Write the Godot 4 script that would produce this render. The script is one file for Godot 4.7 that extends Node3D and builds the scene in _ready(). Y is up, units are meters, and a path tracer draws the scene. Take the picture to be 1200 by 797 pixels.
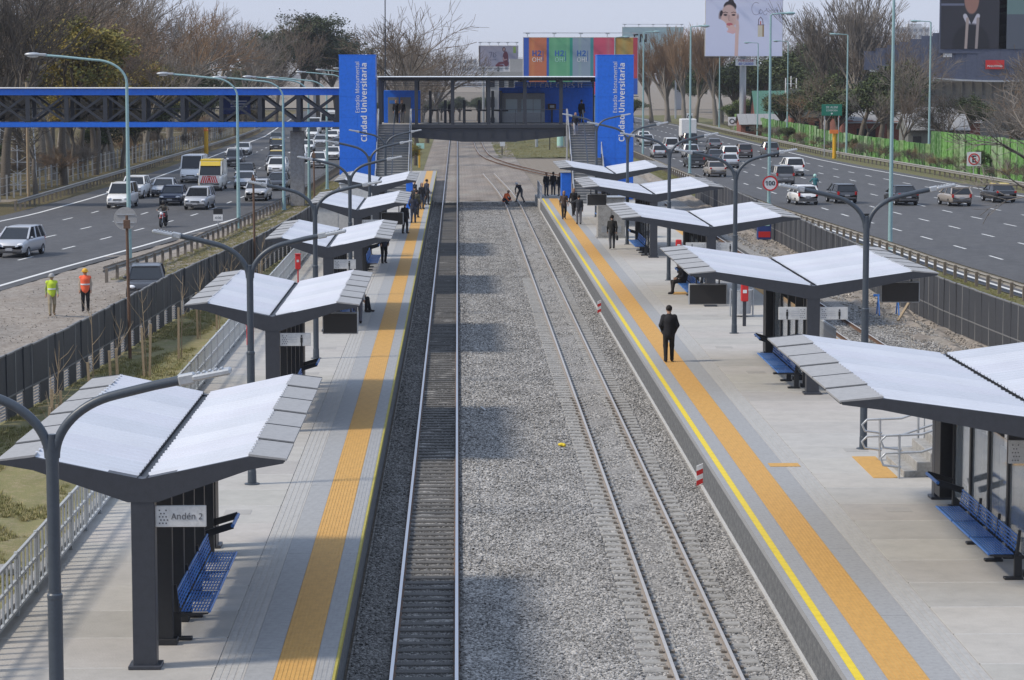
extends Node3D
# A suburban railway station between two carriageways of a motorway. x to the right, y up, z = -distance along the track.

class G:
	var v := PackedVector3Array()
	var n := PackedVector3Array()
	var c := PackedColorArray()
	var col := Color.WHITE
	var use_c := false
	func tri(a: Vector3, b: Vector3, d: Vector3) -> void:   # counter-clockwise seen from outside
		var m := (b - a).cross(d - a).normalized()
		v.append(a); v.append(d); v.append(b)
		n.append(m); n.append(m); n.append(m)
		if use_c:
			c.append(col); c.append(col); c.append(col)
	func trin(a: Vector3, b: Vector3, d: Vector3, na: Vector3, nb: Vector3, nd: Vector3) -> void:
		v.append(a); v.append(d); v.append(b)
		n.append(na); n.append(nd); n.append(nb)
		if use_c:
			c.append(col); c.append(col); c.append(col)
	func quad(a: Vector3, b: Vector3, d: Vector3, e: Vector3) -> void:
		tri(a, b, d); tri(a, d, e)
	func box(o: Vector3, s: Vector3, b := Basis.IDENTITY) -> void:
		var x := b.x * s.x * 0.5
		var y := b.y * s.y * 0.5
		var z := b.z * s.z * 0.5
		quad(o - x - y + z, o + x - y + z, o + x + y + z, o - x + y + z)
		quad(o + x - y - z, o - x - y - z, o - x + y - z, o + x + y - z)
		quad(o + x - y + z, o + x - y - z, o + x + y - z, o + x + y + z)
		quad(o - x - y - z, o - x - y + z, o - x + y + z, o - x + y - z)
		quad(o - x + y + z, o + x + y + z, o + x + y - z, o - x + y - z)
		quad(o - x - y - z, o + x - y - z, o + x - y + z, o - x - y + z)
	func bbox(o: Vector3, s: Vector3, r: float, b := Basis.IDENTITY) -> void:   # box with chamfered edges
		var h := s * 0.5
		var ax := [b.x, b.y, b.z]
		var hs := [h.x, h.y, h.z]
		for i in 3:
			var j := (i + 1) % 3
			var k := (i + 2) % 3
			for sg in [-1.0, 1.0]:
				var ce: Vector3 = o + ax[i] * hs[i] * sg
				var u: Vector3 = ax[j] * (hs[j] - r) * sg
				var w: Vector3 = ax[k] * (hs[k] - r)
				quad(ce - u - w, ce + u - w, ce + u + w, ce - u + w)
			for s1 in [-1.0, 1.0]:
				for s2 in [-1.0, 1.0]:
					var p: Vector3 = ax[j] * hs[j] * s1 + ax[k] * (hs[k] - r) * s2
					var q: Vector3 = ax[j] * (hs[j] - r) * s1 + ax[k] * hs[k] * s2
					var e: Vector3 = ax[i] * (hs[i] - r) * s1 * s2
					quad(o + p - e, o + q - e, o + q + e, o + p + e)
		for s1 in [-1.0, 1.0]:
			for s2 in [-1.0, 1.0]:
				for s3 in [-1.0, 1.0]:
					var a: Vector3 = o + b.x * h.x * s1 + b.y * (h.y - r) * s2 + b.z * (h.z - r) * s3
					var d: Vector3 = o + b.x * (h.x - r) * s1 + b.y * h.y * s2 + b.z * (h.z - r) * s3
					var e: Vector3 = o + b.x * (h.x - r) * s1 + b.y * (h.y - r) * s2 + b.z * h.z * s3
					if s1 * s2 * s3 > 0: tri(a, d, e)
					else: tri(a, e, d)
	func bar(a: Vector3, b: Vector3, w: float, h: float) -> void:   # square bar from a to b
		var d := (b - a)
		var l := d.length()
		if l < 0.0001: return
		var z := d / l
		var up := Vector3.UP if absf(z.y) < 0.95 else Vector3.RIGHT
		var x := up.cross(z).normalized()
		box((a + b) * 0.5, Vector3(w, h, l), Basis(x, z.cross(x), z))
	func tube(pts: Array, rad, seg := 8, caps := true) -> void:
		var rings := []
		var norms := []
		var px := Vector3.ZERO
		for i in pts.size():
			var t: Vector3
			if i == 0: t = pts[1] - pts[0]
			elif i == pts.size() - 1: t = pts[i] - pts[i - 1]
			else: t = (pts[i + 1] - pts[i]).normalized() + (pts[i] - pts[i - 1]).normalized()
			t = t.normalized()
			if px == Vector3.ZERO:
				px = (Vector3.UP if absf(t.y) < 0.9 else Vector3.RIGHT).cross(t).normalized()
			else:
				px = (px - t * px.dot(t)).normalized()
			var py := t.cross(px)
			var r: float = rad[i] if rad is Array else rad
			var ring := []
			var nn := []
			for k in seg:
				var a := TAU * k / seg
				var d := px * cos(a) + py * sin(a)
				nn.append(d); ring.append(pts[i] + d * r)
			rings.append(ring); norms.append(nn)
		for i in pts.size() - 1:
			for k in seg:
				var j := (k + 1) % seg
				trin(rings[i][k], rings[i][j], rings[i + 1][j], norms[i][k], norms[i][j], norms[i + 1][j])
				trin(rings[i][k], rings[i + 1][j], rings[i + 1][k], norms[i][k], norms[i + 1][j], norms[i + 1][k])
		if caps:
			for k in range(1, seg - 1):
				tri(rings[0][0], rings[0][k + 1], rings[0][k])
				var e: Array = rings[-1]
				tri(e[0], e[k], e[k + 1])
	func lathe(o: Vector3, prof: Array, seg := 16, b := Basis.IDENTITY) -> void:   # prof: Vector2(radius, height)
		for i in prof.size() - 1:
			var p: Vector2 = prof[i]
			var q: Vector2 = prof[i + 1]
			var sl := Vector2(q.y - p.y, p.x - q.x).normalized()
			for k in seg:
				var a := TAU * k / seg
				var d := TAU * (k + 1) / seg
				var ua := b * Vector3(cos(a), 0, -sin(a))
				var ud := b * Vector3(cos(d), 0, -sin(d))
				var na := (ua * sl.x + b.y * sl.y)
				var nd := (ud * sl.x + b.y * sl.y)
				var A := o + ua * p.x + b.y * p.y
				var B := o + ud * p.x + b.y * p.y
				var C := o + ud * q.x + b.y * q.y
				var D := o + ua * q.x + b.y * q.y
				if p.x > 0.00001: trin(A, B, C, na, nd, nd)
				if q.x > 0.00001: trin(A, C, D, na, nd, na)
	func ball(o: Vector3, r: Vector3, seg := 12, rows := 8, b := Basis.IDENTITY) -> void:
		for i in rows:
			var t0 := PI * i / rows
			var t1 := PI * (i + 1) / rows
			for k in seg:
				var a := TAU * k / seg
				var d := TAU * (k + 1) / seg
				var q := []
				var m := []
				for e in [[t1, a], [t1, d], [t0, d], [t0, a]]:
					var u := Vector3(sin(e[0]) * cos(e[1]), cos(e[0]), -sin(e[0]) * sin(e[1]))
					q.append(o + b * (u * r)); m.append((b * (u / r)).normalized())
				if i < rows - 1: trin(q[0], q[1], q[2], m[0], m[1], m[2])
				if i > 0: trin(q[0], q[2], q[3], m[0], m[2], m[3])
	func prism(poly: PackedVector2Array, o: Vector3, x: Vector3, y: Vector3, depth: float) -> void:   # polygon in plane x,y, pushed along x cross y
		var z := x.cross(y).normalized() * depth
		var pts := poly
		if Geometry2D.is_polygon_clockwise(pts) : pts.reverse()
		var idx := Geometry2D.triangulate_polygon(pts)
		for i in range(0, idx.size(), 3):
			var P := []
			for k in 3: P.append(o + x * pts[idx[i + k]].x + y * pts[idx[i + k]].y)
			if (P[1] - P[0]).cross(P[2] - P[0]).dot(z) < 0:
				var t = P[1]; P[1] = P[2]; P[2] = t
			tri(P[0] + z, P[1] + z, P[2] + z)
			tri(P[0], P[2], P[1])
		for i in pts.size():
			var a := pts[i]
			var b := pts[(i + 1) % pts.size()]
			var A := o + x * a.x + y * a.y
			var B := o + x * b.x + y * b.y
			quad(A, B, B + z, A + z)
	func add(g: G, t := Transform3D.IDENTITY) -> void:
		for i in g.v.size():
			v.append(t * g.v[i]); n.append((t.basis * g.n[i]).normalized())
			if use_c: c.append(g.c[i] if g.use_c else col)
	func mesh() -> ArrayMesh:
		var a := []
		a.resize(Mesh.ARRAY_MAX)
		a[Mesh.ARRAY_VERTEX] = v
		a[Mesh.ARRAY_NORMAL] = n
		if use_c: a[Mesh.ARRAY_COLOR] = c
		var m := ArrayMesh.new()
		m.add_surface_from_arrays(Mesh.PRIMITIVE_TRIANGLES, a)
		return m

var rng := RandomNumberGenerator.new()
var taken := {}
var M := {}

func rnd(a: float, b: float) -> float: return rng.randf_range(a, b)
func V(x: float, y: float, d: float) -> Vector3: return Vector3(x, y, -d)   # d metres along the track
func cg() -> G:
	var g := G.new(); g.use_c = true; return g
func numbered(called: String) -> String:
	taken[called] = taken.get(called, -1) + 1
	return called if taken[called] == 0 else "%s_%03d" % [called, taken[called]]
func obj(called: String, g, m: Material, parent: Node = self) -> MeshInstance3D:
	var o := MeshInstance3D.new()
	o.mesh = g.mesh() if g is G else g
	o.material_override = m
	o.name = numbered(called) if parent == self else called
	parent.add_child(o, true)
	return o
func put(called: String, mesh: Mesh, m: Material, parent: Node, t: Transform3D) -> MeshInstance3D:
	var o := obj(called, mesh, m, parent)
	o.transform = t
	return o
func tag(o: Node, label: String, category: String, group := "") -> Node:
	o.set_meta("label", label); o.set_meta("category", category)
	if group: o.set_meta("group", group)
	return o
func thing(called: String, label: String, category: String, at := Vector3.ZERO, turn := 0.0, group := "") -> Node3D:
	var o := Node3D.new()
	o.name = numbered(called); add_child(o)
	o.position = at; o.rotation.y = turn
	tag(o, label, category, group)
	return o
func copy(root: Node3D, at: Vector3, turn: float, label := "", group := "") -> Node3D:
	var base: String = root.name
	if base.length() > 4 and base[-4] == "_" and base.right(3).is_valid_int(): base = base.left(-4)
	var r := root.duplicate()
	r.name = numbered(base); add_child(r)
	r.position = at; r.rotation.y = turn
	if label: r.set_meta("label", label)
	if group: r.set_meta("group", group)
	return r
func struct(called: String, g, m: Material, parent: Node = self) -> MeshInstance3D:
	var o := obj(called, g, m, parent)
	if parent == self: o.set_meta("kind", "structure")
	return o

# ---- materials
func lin(r: float, g: float, b: float) -> Color: return Color(r, g, b).linear_to_srgb()
func noise(sd: int, fr: float, type := FastNoiseLite.TYPE_SIMPLEX_SMOOTH, oct := 4) -> FastNoiseLite:
	var f := FastNoiseLite.new()
	f.seed = sd; f.frequency = fr; f.noise_type = type
	f.fractal_octaves = oct
	f.fractal_type = FastNoiseLite.FRACTAL_FBM if oct > 1 else FastNoiseLite.FRACTAL_NONE
	return f
func grey(sd: int, size: int, fr: float, type := FastNoiseLite.TYPE_SIMPLEX_SMOOTH, oct := 4) -> PackedByteArray:
	return noise(sd, fr, type, oct).get_seamless_image(size, size).get_data()
func mixed(size: int, layers: Array, stops: Array, sd: int, speck := 0.06) -> ImageTexture:   # layers: [bytes, weight]; stops: linear colours
	var out := PackedByteArray()
	out.resize(size * size * 3)
	var r := RandomNumberGenerator.new(); r.seed = sd
	var wsum := 0.0
	for l in layers: wsum += l[1]
	var lut := PackedByteArray(); lut.resize(256 * 3)
	for i in 256:
		var t := i / 255.0 * (stops.size() - 1)
		var k := mini(int(t), stops.size() - 2)
		var cc: Color = (stops[k] as Color).lerp(stops[k + 1], t - k).linear_to_srgb()
		lut[i * 3] = int(clampf(cc.r, 0, 1) * 255); lut[i * 3 + 1] = int(clampf(cc.g, 0, 1) * 255); lut[i * 3 + 2] = int(clampf(cc.b, 0, 1) * 255)
	for i in size * size:
		var t := 0.0
		for l in layers: t += l[0][i] * l[1]
		t = t / wsum / 255.0
		t = clampf(0.5 + (t - 0.5) * 1.5 + r.randf_range(-speck, speck), 0, 1)
		var k := int(t * 255) * 3
		out[i * 3] = lut[k]; out[i * 3 + 1] = lut[k + 1]; out[i * 3 + 2] = lut[k + 2]
	var im := Image.create_from_data(size, size, false, Image.FORMAT_RGB8, out)
	im.generate_mipmaps()
	return ImageTexture.create_from_image(im)
func normal_tex(bytes: PackedByteArray, size: int, strength: float) -> ImageTexture:
	var im := Image.create_from_data(size, size, false, Image.FORMAT_L8, bytes)
	im.convert(Image.FORMAT_RGBA8)
	im.bump_map_to_normal_map(strength)
	im.generate_mipmaps()
	return ImageTexture.create_from_image(im)
func plain(r: float, g: float, b: float, rough := 0.7, metal := 0.0) -> StandardMaterial3D:
	var m := StandardMaterial3D.new()
	m.albedo_color = lin(r, g, b); m.roughness = rough; m.metallic = metal
	return m
func vmat(rough := 0.8) -> StandardMaterial3D:
	var m := StandardMaterial3D.new()
	m.vertex_color_use_as_albedo = true; m.roughness = rough
	return m
func surf(tex: Texture2D, metres: float, rough := 0.9, nt: Texture2D = null, ns := 1.0) -> StandardMaterial3D:
	var m := StandardMaterial3D.new()
	m.albedo_texture = tex; m.roughness = rough
	m.uv1_triplanar = true; m.uv1_world_triplanar = true
	m.uv1_scale = Vector3.ONE / metres
	if nt:
		m.normal_enabled = true; m.normal_texture = nt; m.normal_scale = ns
	return m
func worn(base: Texture2D, r: float, g: float, b: float, metres: float, rough := 0.5, metal := 0.0) -> StandardMaterial3D:   # near-white mottling times a colour
	var m := surf(base, metres, rough)
	m.albedo_color = lin(r, g, b); m.metallic = metal
	return m
func glass(r: float, g: float, b: float, a: float) -> StandardMaterial3D:
	var m := plain(r, g, b, 0.05)
	m.transparency = BaseMaterial3D.TRANSPARENCY_ALPHA
	m.albedo_color.a = a
	return m

func text(s: String, size: float, m: Material, parent: Node, at: Vector3, b := Basis.IDENTITY, bold := false, font := "Droid Sans", called := "lettering") -> MeshInstance3D:
	var t := TextMesh.new()
	var f := SystemFont.new()
	f.font_names = PackedStringArray([font])
	if bold: f.font_weight = 700
	t.font = f; t.text = s; t.font_size = 64; t.pixel_size = size / 64.0; t.depth = 0.01
	t.curve_step = 2.0
	var o := MeshInstance3D.new()
	o.mesh = t; o.material_override = m; o.name = called
	parent.add_child(o, true)
	o.transform = Transform3D(b, at)
	return o

func make_materials() -> void:
	var n1 := grey(3, 512, 0.012)
	var n2 := grey(4, 512, 0.05)
	var n3 := grey(5, 512, 0.22, FastNoiseLite.TYPE_SIMPLEX_SMOOTH, 2)
	var cell := grey(6, 512, 0.06, FastNoiseLite.TYPE_CELLULAR, 1)
	var fn := noise(8, 0.075, FastNoiseLite.TYPE_CELLULAR, 1)
	fn.cellular_return_type = FastNoiseLite.RETURN_CELL_VALUE
	var stonetone := fn.get_seamless_image(512, 512).get_data()
	var nrm_fine := normal_tex(n3, 512, 2.0)
	var nrm_cell := normal_tex(cell, 512, 3.0)
	M.mottle = mixed(512, [[n1, 1.0], [n2, 0.7], [n3, 0.3]], [Color(0.72, 0.72, 0.72), Color(0.9, 0.9, 0.9), Color(1, 1, 1)], 1, 0.03)
	var bt := mixed(512, [[stonetone, 0.9], [cell, 0.5], [n1, 0.35]], [Color(0.09, 0.085, 0.08), Color(0.27, 0.255, 0.235), Color(0.45, 0.43, 0.4)], 2, 0.1)
	M.ballast = surf(bt, 1.7, 0.95, nrm_cell, 1.3); M.ballast.vertex_color_use_as_albedo = true
	var ct := mixed(512, [[n1, 1.0], [n2, 0.6], [n3, 0.3]], [Color(0.39, 0.375, 0.35), Color(0.44, 0.42, 0.39), Color(0.48, 0.46, 0.43)], 3, 0.03)
	M.concrete = surf(ct, 6.0, 0.8, nrm_fine, 0.15); M.concrete.vertex_color_use_as_albedo = true
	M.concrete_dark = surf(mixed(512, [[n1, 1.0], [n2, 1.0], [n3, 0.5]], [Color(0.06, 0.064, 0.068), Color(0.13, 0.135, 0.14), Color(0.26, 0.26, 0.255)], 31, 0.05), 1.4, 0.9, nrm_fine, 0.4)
	var at := mixed(512, [[n1, 1.0], [n2, 0.8], [n3, 0.8]], [Color(0.055, 0.055, 0.057), Color(0.077, 0.077, 0.08), Color(0.11, 0.11, 0.113)], 4, 0.12)
	M.asphalt = surf(at, 7.0, 0.85, nrm_fine, 0.3); M.asphalt.vertex_color_use_as_albedo = true
	M.dirt = surf(mixed(512, [[n1, 1.0], [n2, 0.9], [cell, 0.5], [n3, 0.6]], [Color(0.14, 0.11, 0.085), Color(0.26, 0.225, 0.19), Color(0.4, 0.37, 0.33)], 5, 0.12), 4.0, 0.95, nrm_cell, 0.8)
	M.dirt.vertex_color_use_as_albedo = true
	M.grass = surf(mixed(512, [[n1, 1.0], [n2, 1.0], [n3, 0.9]], [Color(0.19, 0.15, 0.095), Color(0.15, 0.13, 0.055), Color(0.105, 0.115, 0.035), Color(0.21, 0.175, 0.095)], 6, 0.15), 5.0, 0.95, nrm_fine, 0.8)
	M.grass.vertex_color_use_as_albedo = true
	var wt := mixed(512, [[n2, 0.8], [n3, 0.8]], [Color(0.05, 0.048, 0.045), Color(0.1, 0.096, 0.091), Color(0.175, 0.168, 0.16)], 7, 0.1)
	M.old_wood = surf(wt, 0.9, 0.95, nrm_fine, 0.7)
	M.sleeper_concrete = surf(mixed(512, [[n1, 1.0], [n2, 0.9], [n3, 0.4]], [Color(0.2, 0.19, 0.175), Color(0.31, 0.3, 0.28), Color(0.4, 0.39, 0.37)], 8, 0.06), 2.3, 0.9, nrm_fine, 0.3)
	M.rust = surf(mixed(512, [[n2, 1.0], [n3, 0.8]], [Color(0.06, 0.035, 0.025), Color(0.13, 0.075, 0.05), Color(0.22, 0.15, 0.11)], 9, 0.1), 0.7, 0.9)
	M.steel = plain(0.62, 0.62, 0.64, 0.32, 1.0)
	M.steel_dull = worn(M.mottle, 0.55, 0.52, 0.49, 0.8, 0.5, 0.35)
	M.tactile = worn(M.mottle, 0.6, 0.34, 0.09, 1.3, 0.75)
	M.tactile_grey = worn(M.mottle, 0.345, 0.346, 0.345, 1.1, 0.8)
	M.tactile_pale = worn(M.mottle, 0.43, 0.42, 0.4, 1.6, 0.85)
	M.line_yellow = worn(M.mottle, 0.8, 0.6, 0.03, 1.7, 0.6)
	M.line_white = worn(M.mottle, 0.72, 0.72, 0.7, 1.3, 0.7)
	M.anthracite = worn(M.mottle, 0.043, 0.047, 0.058, 1.1, 0.42)
	M.lamp_grey = worn(M.mottle, 0.06, 0.075, 0.095, 1.0, 0.4)
	M.black_frame = worn(M.mottle, 0.02, 0.021, 0.024, 0.9, 0.45)
	M.zinc = worn(M.mottle, 0.76, 0.79, 0.83, 2.6, 0.5, 0.1)
	M.fascia = worn(M.mottle, 0.37, 0.365, 0.36, 1.3, 0.6)
	M.galv = worn(M.mottle, 0.5, 0.52, 0.54, 1.2, 0.45, 0.5)
	M.rail_paint = worn(M.mottle, 0.46, 0.48, 0.49, 1.2, 0.55)
	M.blue = worn(M.mottle, 0.015, 0.17, 0.78, 2.2, 0.38)
	M.blue_seat = worn(M.mottle, 0.07, 0.22, 0.6, 1.0, 0.4)
	M.white = worn(M.mottle, 0.8, 0.8, 0.8, 1.4, 0.6)
	M.offwhite = worn(M.mottle, 0.6, 0.6, 0.59, 1.4, 0.6)
	M.black = plain(0.015, 0.015, 0.016, 0.6)
	M.red = plain(0.55, 0.025, 0.025, 0.45)
	M.teal = worn(M.mottle, 0.3, 0.46, 0.47, 1.5, 0.5)
	M.fence_sheet = worn(M.mottle, 0.055, 0.058, 0.066, 1.6, 0.65)
	M.fence_bar = worn(M.mottle, 0.2, 0.2, 0.2, 0.8, 0.6)
	M.block = surf(mixed(512, [[n1, 1.0], [n2, 1.0], [n3, 0.5]], [Color(0.22, 0.22, 0.22), Color(0.33, 0.33, 0.325), Color(0.45, 0.45, 0.44)], 12, 0.08), 1.2, 0.95)
	M.timber = surf(mixed(512, [[n2, 1.0], [n3, 0.6]], [Color(0.2, 0.14, 0.08), Color(0.33, 0.25, 0.16), Color(0.45, 0.36, 0.25)], 13, 0.08), 0.8, 0.9)
	M.glass = glass(0.55, 0.62, 0.66, 0.22)
	M.dark_glass = plain(0.02, 0.023, 0.027, 0.08)
	M.screen = plain(0.03, 0.03, 0.032, 0.25)
	M.rubber = plain(0.018, 0.018, 0.019, 0.85)
	M.rim = plain(0.45, 0.46, 0.48, 0.35, 0.8)
	M.vert = vmat(0.8)
	M.stone = vmat(0.95)
	M.grey_text = plain(0.1, 0.1, 0.11, 0.7)
	M.guard = worn(M.mottle, 0.36, 0.34, 0.31, 1.3, 0.6, 0.3)
	M.guard_post = worn(M.mottle, 0.2, 0.17, 0.14, 0.8, 0.8)
	M.pale_glass = plain(0.3, 0.36, 0.38, 0.08)
	M.tint = glass(0.03, 0.03, 0.03, 0.55)
	M.blue_deep = worn(M.mottle, 0.03, 0.06, 0.22, 1.5, 0.5)
	M.sign_green = plain(0.01, 0.17, 0.11, 0.5)
	M.sign_pale = plain(0.38, 0.62, 0.55, 0.6)
	M.post_yellow = worn(M.mottle, 0.72, 0.4, 0.02, 1.2, 0.6)
	M.orange = plain(0.75, 0.2, 0.04, 0.6)
	M.wall_green = []
	for k in 5:
		var gc: Color = [Color(0.09, 0.25, 0.045), Color(0.13, 0.32, 0.06), Color(0.24, 0.36, 0.18), Color(0.06, 0.17, 0.035), Color(0.17, 0.29, 0.1)][k]
		M.wall_green.append(surf(mixed(128, [[grey(40 + k, 128, 0.03), 1.0], [grey(60 + k, 128, 0.14), 0.6]], [gc * 0.35, gc, gc.lerp(Color(0.35, 0.4, 0.3), 0.5)], 70 + k, 0.1), 3.1, 0.9))
	M.hall = worn(M.mottle, 0.2, 0.2, 0.185, 4.0, 0.85); M.hoarding = worn(M.mottle, 0.1, 0.115, 0.17, 3.0, 0.7)
	M.brick = surf(mixed(256, [[grey(81, 256, 0.05), 1.0], [grey(82, 256, 0.2), 0.7]], [Color(0.14, 0.05, 0.035), Color(0.23, 0.085, 0.06), Color(0.33, 0.16, 0.12)], 83, 0.1), 2.4, 0.9)
	M.roof_green = worn(M.mottle, 0.08, 0.2, 0.15, 3.0, 0.6); M.roof_pale = worn(M.mottle, 0.52, 0.5, 0.46, 3.0, 0.7)
	M.roof_dark = worn(M.mottle, 0.05, 0.06, 0.055, 2.0, 0.8); M.roof_grey = worn(M.mottle, 0.3, 0.3, 0.3, 3.0, 0.7)
	M.city = plain(0.55, 0.55, 0.56, 0.8); M.city2 = plain(0.42, 0.43, 0.45, 0.8); M.city_win = plain(0.2, 0.22, 0.26, 0.3)
	M.rail_dusty = worn(M.mottle, 0.3, 0.265, 0.235, 0.7, 0.85)
	M.zinc_set = []
	var soft := mixed(256, [[grey(91, 256, 0.01), 1.0], [grey(92, 256, 0.03), 0.35]], [Color(0.88, 0.88, 0.88), Color(0.96, 0.96, 0.96), Color(1, 1, 1)], 93, 0.01)
	for k in 3:
		var zc: Color = [Color(0.58, 0.605, 0.66), Color(0.63, 0.65, 0.7), Color(0.605, 0.62, 0.68)][k]
		M.zinc_set.append(worn(soft, zc.r, zc.g, zc.b, 5.0, 0.5, 0.1))
	M.line_mustard = worn(M.mottle, 0.42, 0.36, 0.06, 1.7, 0.7)
	M.joint = worn(M.mottle, 0.5, 0.485, 0.455, 1.3, 0.85)
	M.grass_dry = surf(mixed(512, [[n1, 1.0], [n2, 1.0], [n3, 0.9]], [Color(0.34, 0.28, 0.19), Color(0.26, 0.22, 0.11), Color(0.17, 0.17, 0.06), Color(0.31, 0.26, 0.14)], 16, 0.15), 5.0, 0.95, nrm_fine, 0.8)
	M.grass_dry.vertex_color_use_as_albedo = true

# ---- lines of the place, as x for a distance d along the track
func along(tab: Array, d: float) -> float:
	if d <= tab[0].x:
		var s0: float = (tab[1].y - tab[0].y) / (tab[1].x - tab[0].x)
		return tab[0].y + (d - tab[0].x) * s0
	for i in tab.size() - 1:
		if d <= tab[i + 1].x:
			return lerpf(tab[i].y, tab[i + 1].y, (d - tab[i].x) / (tab[i + 1].x - tab[i].x))
	return tab[-1].y
var L_NEAR := [Vector2(100, -23.4), Vector2(119, -21.24), Vector2(131, -19.9), Vector2(144.5, -18.1), Vector2(163, -15.95), Vector2(175, -14.6), Vector2(186.5, -13.7), Vector2(203, -13.0), Vector2(258, -12.2), Vector2(330, -12.4), Vector2(420, -14.0), Vector2(560, -20.0)]
var L_RAIL := [Vector2(121, -16.7), Vector2(127.6, -15.9), Vector2(140, -14.8), Vector2(155, -14.0), Vector2(180, -12.9), Vector2(195, -12.35), Vector2(258, -11.6), Vector2(330, -11.8), Vector2(420, -13.4)]
var L_FAR := [Vector2(100, -38.5), Vector2(130, -35.0), Vector2(169, -30.3), Vector2(178, -29.4), Vector2(198, -28.6), Vector2(228, -28.0), Vector2(261, -28.0), Vector2(322, -28.4), Vector2(384, -28.8), Vector2(560, -35.0)]
var L_OUT := [Vector2(150, -34.0), Vector2(183, -31.4), Vector2(215, -31.2), Vector2(243, -31.1), Vector2(279, -31.1), Vector2(332, -30.9), Vector2(371, -31.0), Vector2(408, -31.6), Vector2(560, -38.0)]
var L_FENCE := [Vector2(40, -15.3), Vector2(72, -13.0), Vector2(80, -12.4), Vector2(91, -11.87), Vector2(102, -11.45), Vector2(124, -9.85), Vector2(145, -9.0), Vector2(176, -8.2), Vector2(230, -8.0)]
var R_RAIL := [Vector2(60, 27.6), Vector2(85, 26.0), Vector2(110.5, 24.6), Vector2(125.6, 23.75), Vector2(139.6, 23.3), Vector2(174, 21.7), Vector2(230, 20.6), Vector2(320, 20.0), Vector2(560, 18.0)]
var R_FAR := [Vector2(60, 56.5), Vector2(150, 49.5), Vector2(202, 44.8), Vector2(228, 42.9), Vector2(264, 40.9), Vector2(284, 40.2), Vector2(347, 39.7), Vector2(438, 39.4), Vector2(560, 36.0)]
var R_OUT := [Vector2(120, 54.0), Vector2(170, 49.7), Vector2(210, 46.7), Vector2(241, 45.4), Vector2(280, 43.4), Vector2(298, 42.6), Vector2(369, 42.0), Vector2(446, 41.6), Vector2(560, 38.0)]
var R_FENCE := [Vector2(60, 21.0), Vector2(85, 19.6), Vector2(99, 18.95), Vector2(120, 18.7), Vector2(140, 18.7), Vector2(172, 18.6), Vector2(230, 18.6)]

func band(fa: Callable, fb: Callable, d0: float, d1: float, nd: int, nx: int, y: float, bump := 0.0, fr := 0.15, tint := 0.12, sd := 1, warm := 0.0, base := Color.WHITE, run := 1.0) -> G:
	var g := cg()
	var nz := noise(sd, fr, FastNoiseLite.TYPE_SIMPLEX_SMOOTH, 3)
	var nc := noise(sd + 50, 0.09, FastNoiseLite.TYPE_SIMPLEX_SMOOTH, 4)
	var P := []
	var C := []
	for i in nd + 1:
		var t := float(i) / nd
		var d := d0 + (d1 - d0) * (t * t * 0.5 + t * 0.5)
		var a: float = fa.call(d)
		var b: float = fb.call(d)
		for j in nx + 1:
			var x := lerpf(a, b, float(j) / nx)
			P.append(V(x, y + (nz.get_noise_2d(x * 3, d) * bump if j > 0 and j < nx else 0.0), d))
			var k := 1.0 + nc.get_noise_2d((x - (a if run < 1.0 else 0.0)) * 4, d * run) * tint * 2.0
			var w := nc.get_noise_2d(x * 4 + 300, d * 1.3) * warm
			C.append(Color(k + w, k, k - w) * base)
	for i in nd:
		for j in nx:
			var q: int = i * (nx + 1) + j
			var id := [q, q + 1, q + nx + 2, q + nx + 1]
			var nm: Vector3 = (P[id[1]] - P[id[0]]).cross(P[id[2]] - P[id[0]]).normalized()
			for k in [0, 2, 1, 0, 3, 2]:
				g.v.append(P[id[k]]); g.n.append(nm); g.c.append(C[id[k]])
	return g
func kx(x: float) -> Callable: return func(_d): return x
func tx(tab: Array, off := 0.0) -> Callable: return func(d): return along(tab, d) + off

func strip(pts: Array, w: float, y: float) -> G:   # flat ribbon along [x, d] points
	var g := G.new()
	for i in pts.size() - 1:
		var a: Vector2 = pts[i]
		var b: Vector2 = pts[i + 1]
		var s := Vector2(b.y - a.y, -(b.x - a.x)).normalized() * w * 0.5
		g.quad(V(a.x - s.x, y, a.y - s.y), V(a.x + s.x, y, a.y + s.y), V(b.x + s.x, y, b.y + s.y), V(b.x - s.x, y, b.y - s.y))
	return g
func line_on(tab: Array, off: float, d0: float, d1: float, w: float, y: float, step := 4.0) -> G:
	var pts := []
	var d := d0
	while d < d1 + 0.01:
		pts.append(Vector2(along(tab, d) + off, d)); d += step
	return strip(pts, w, y)

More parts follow.
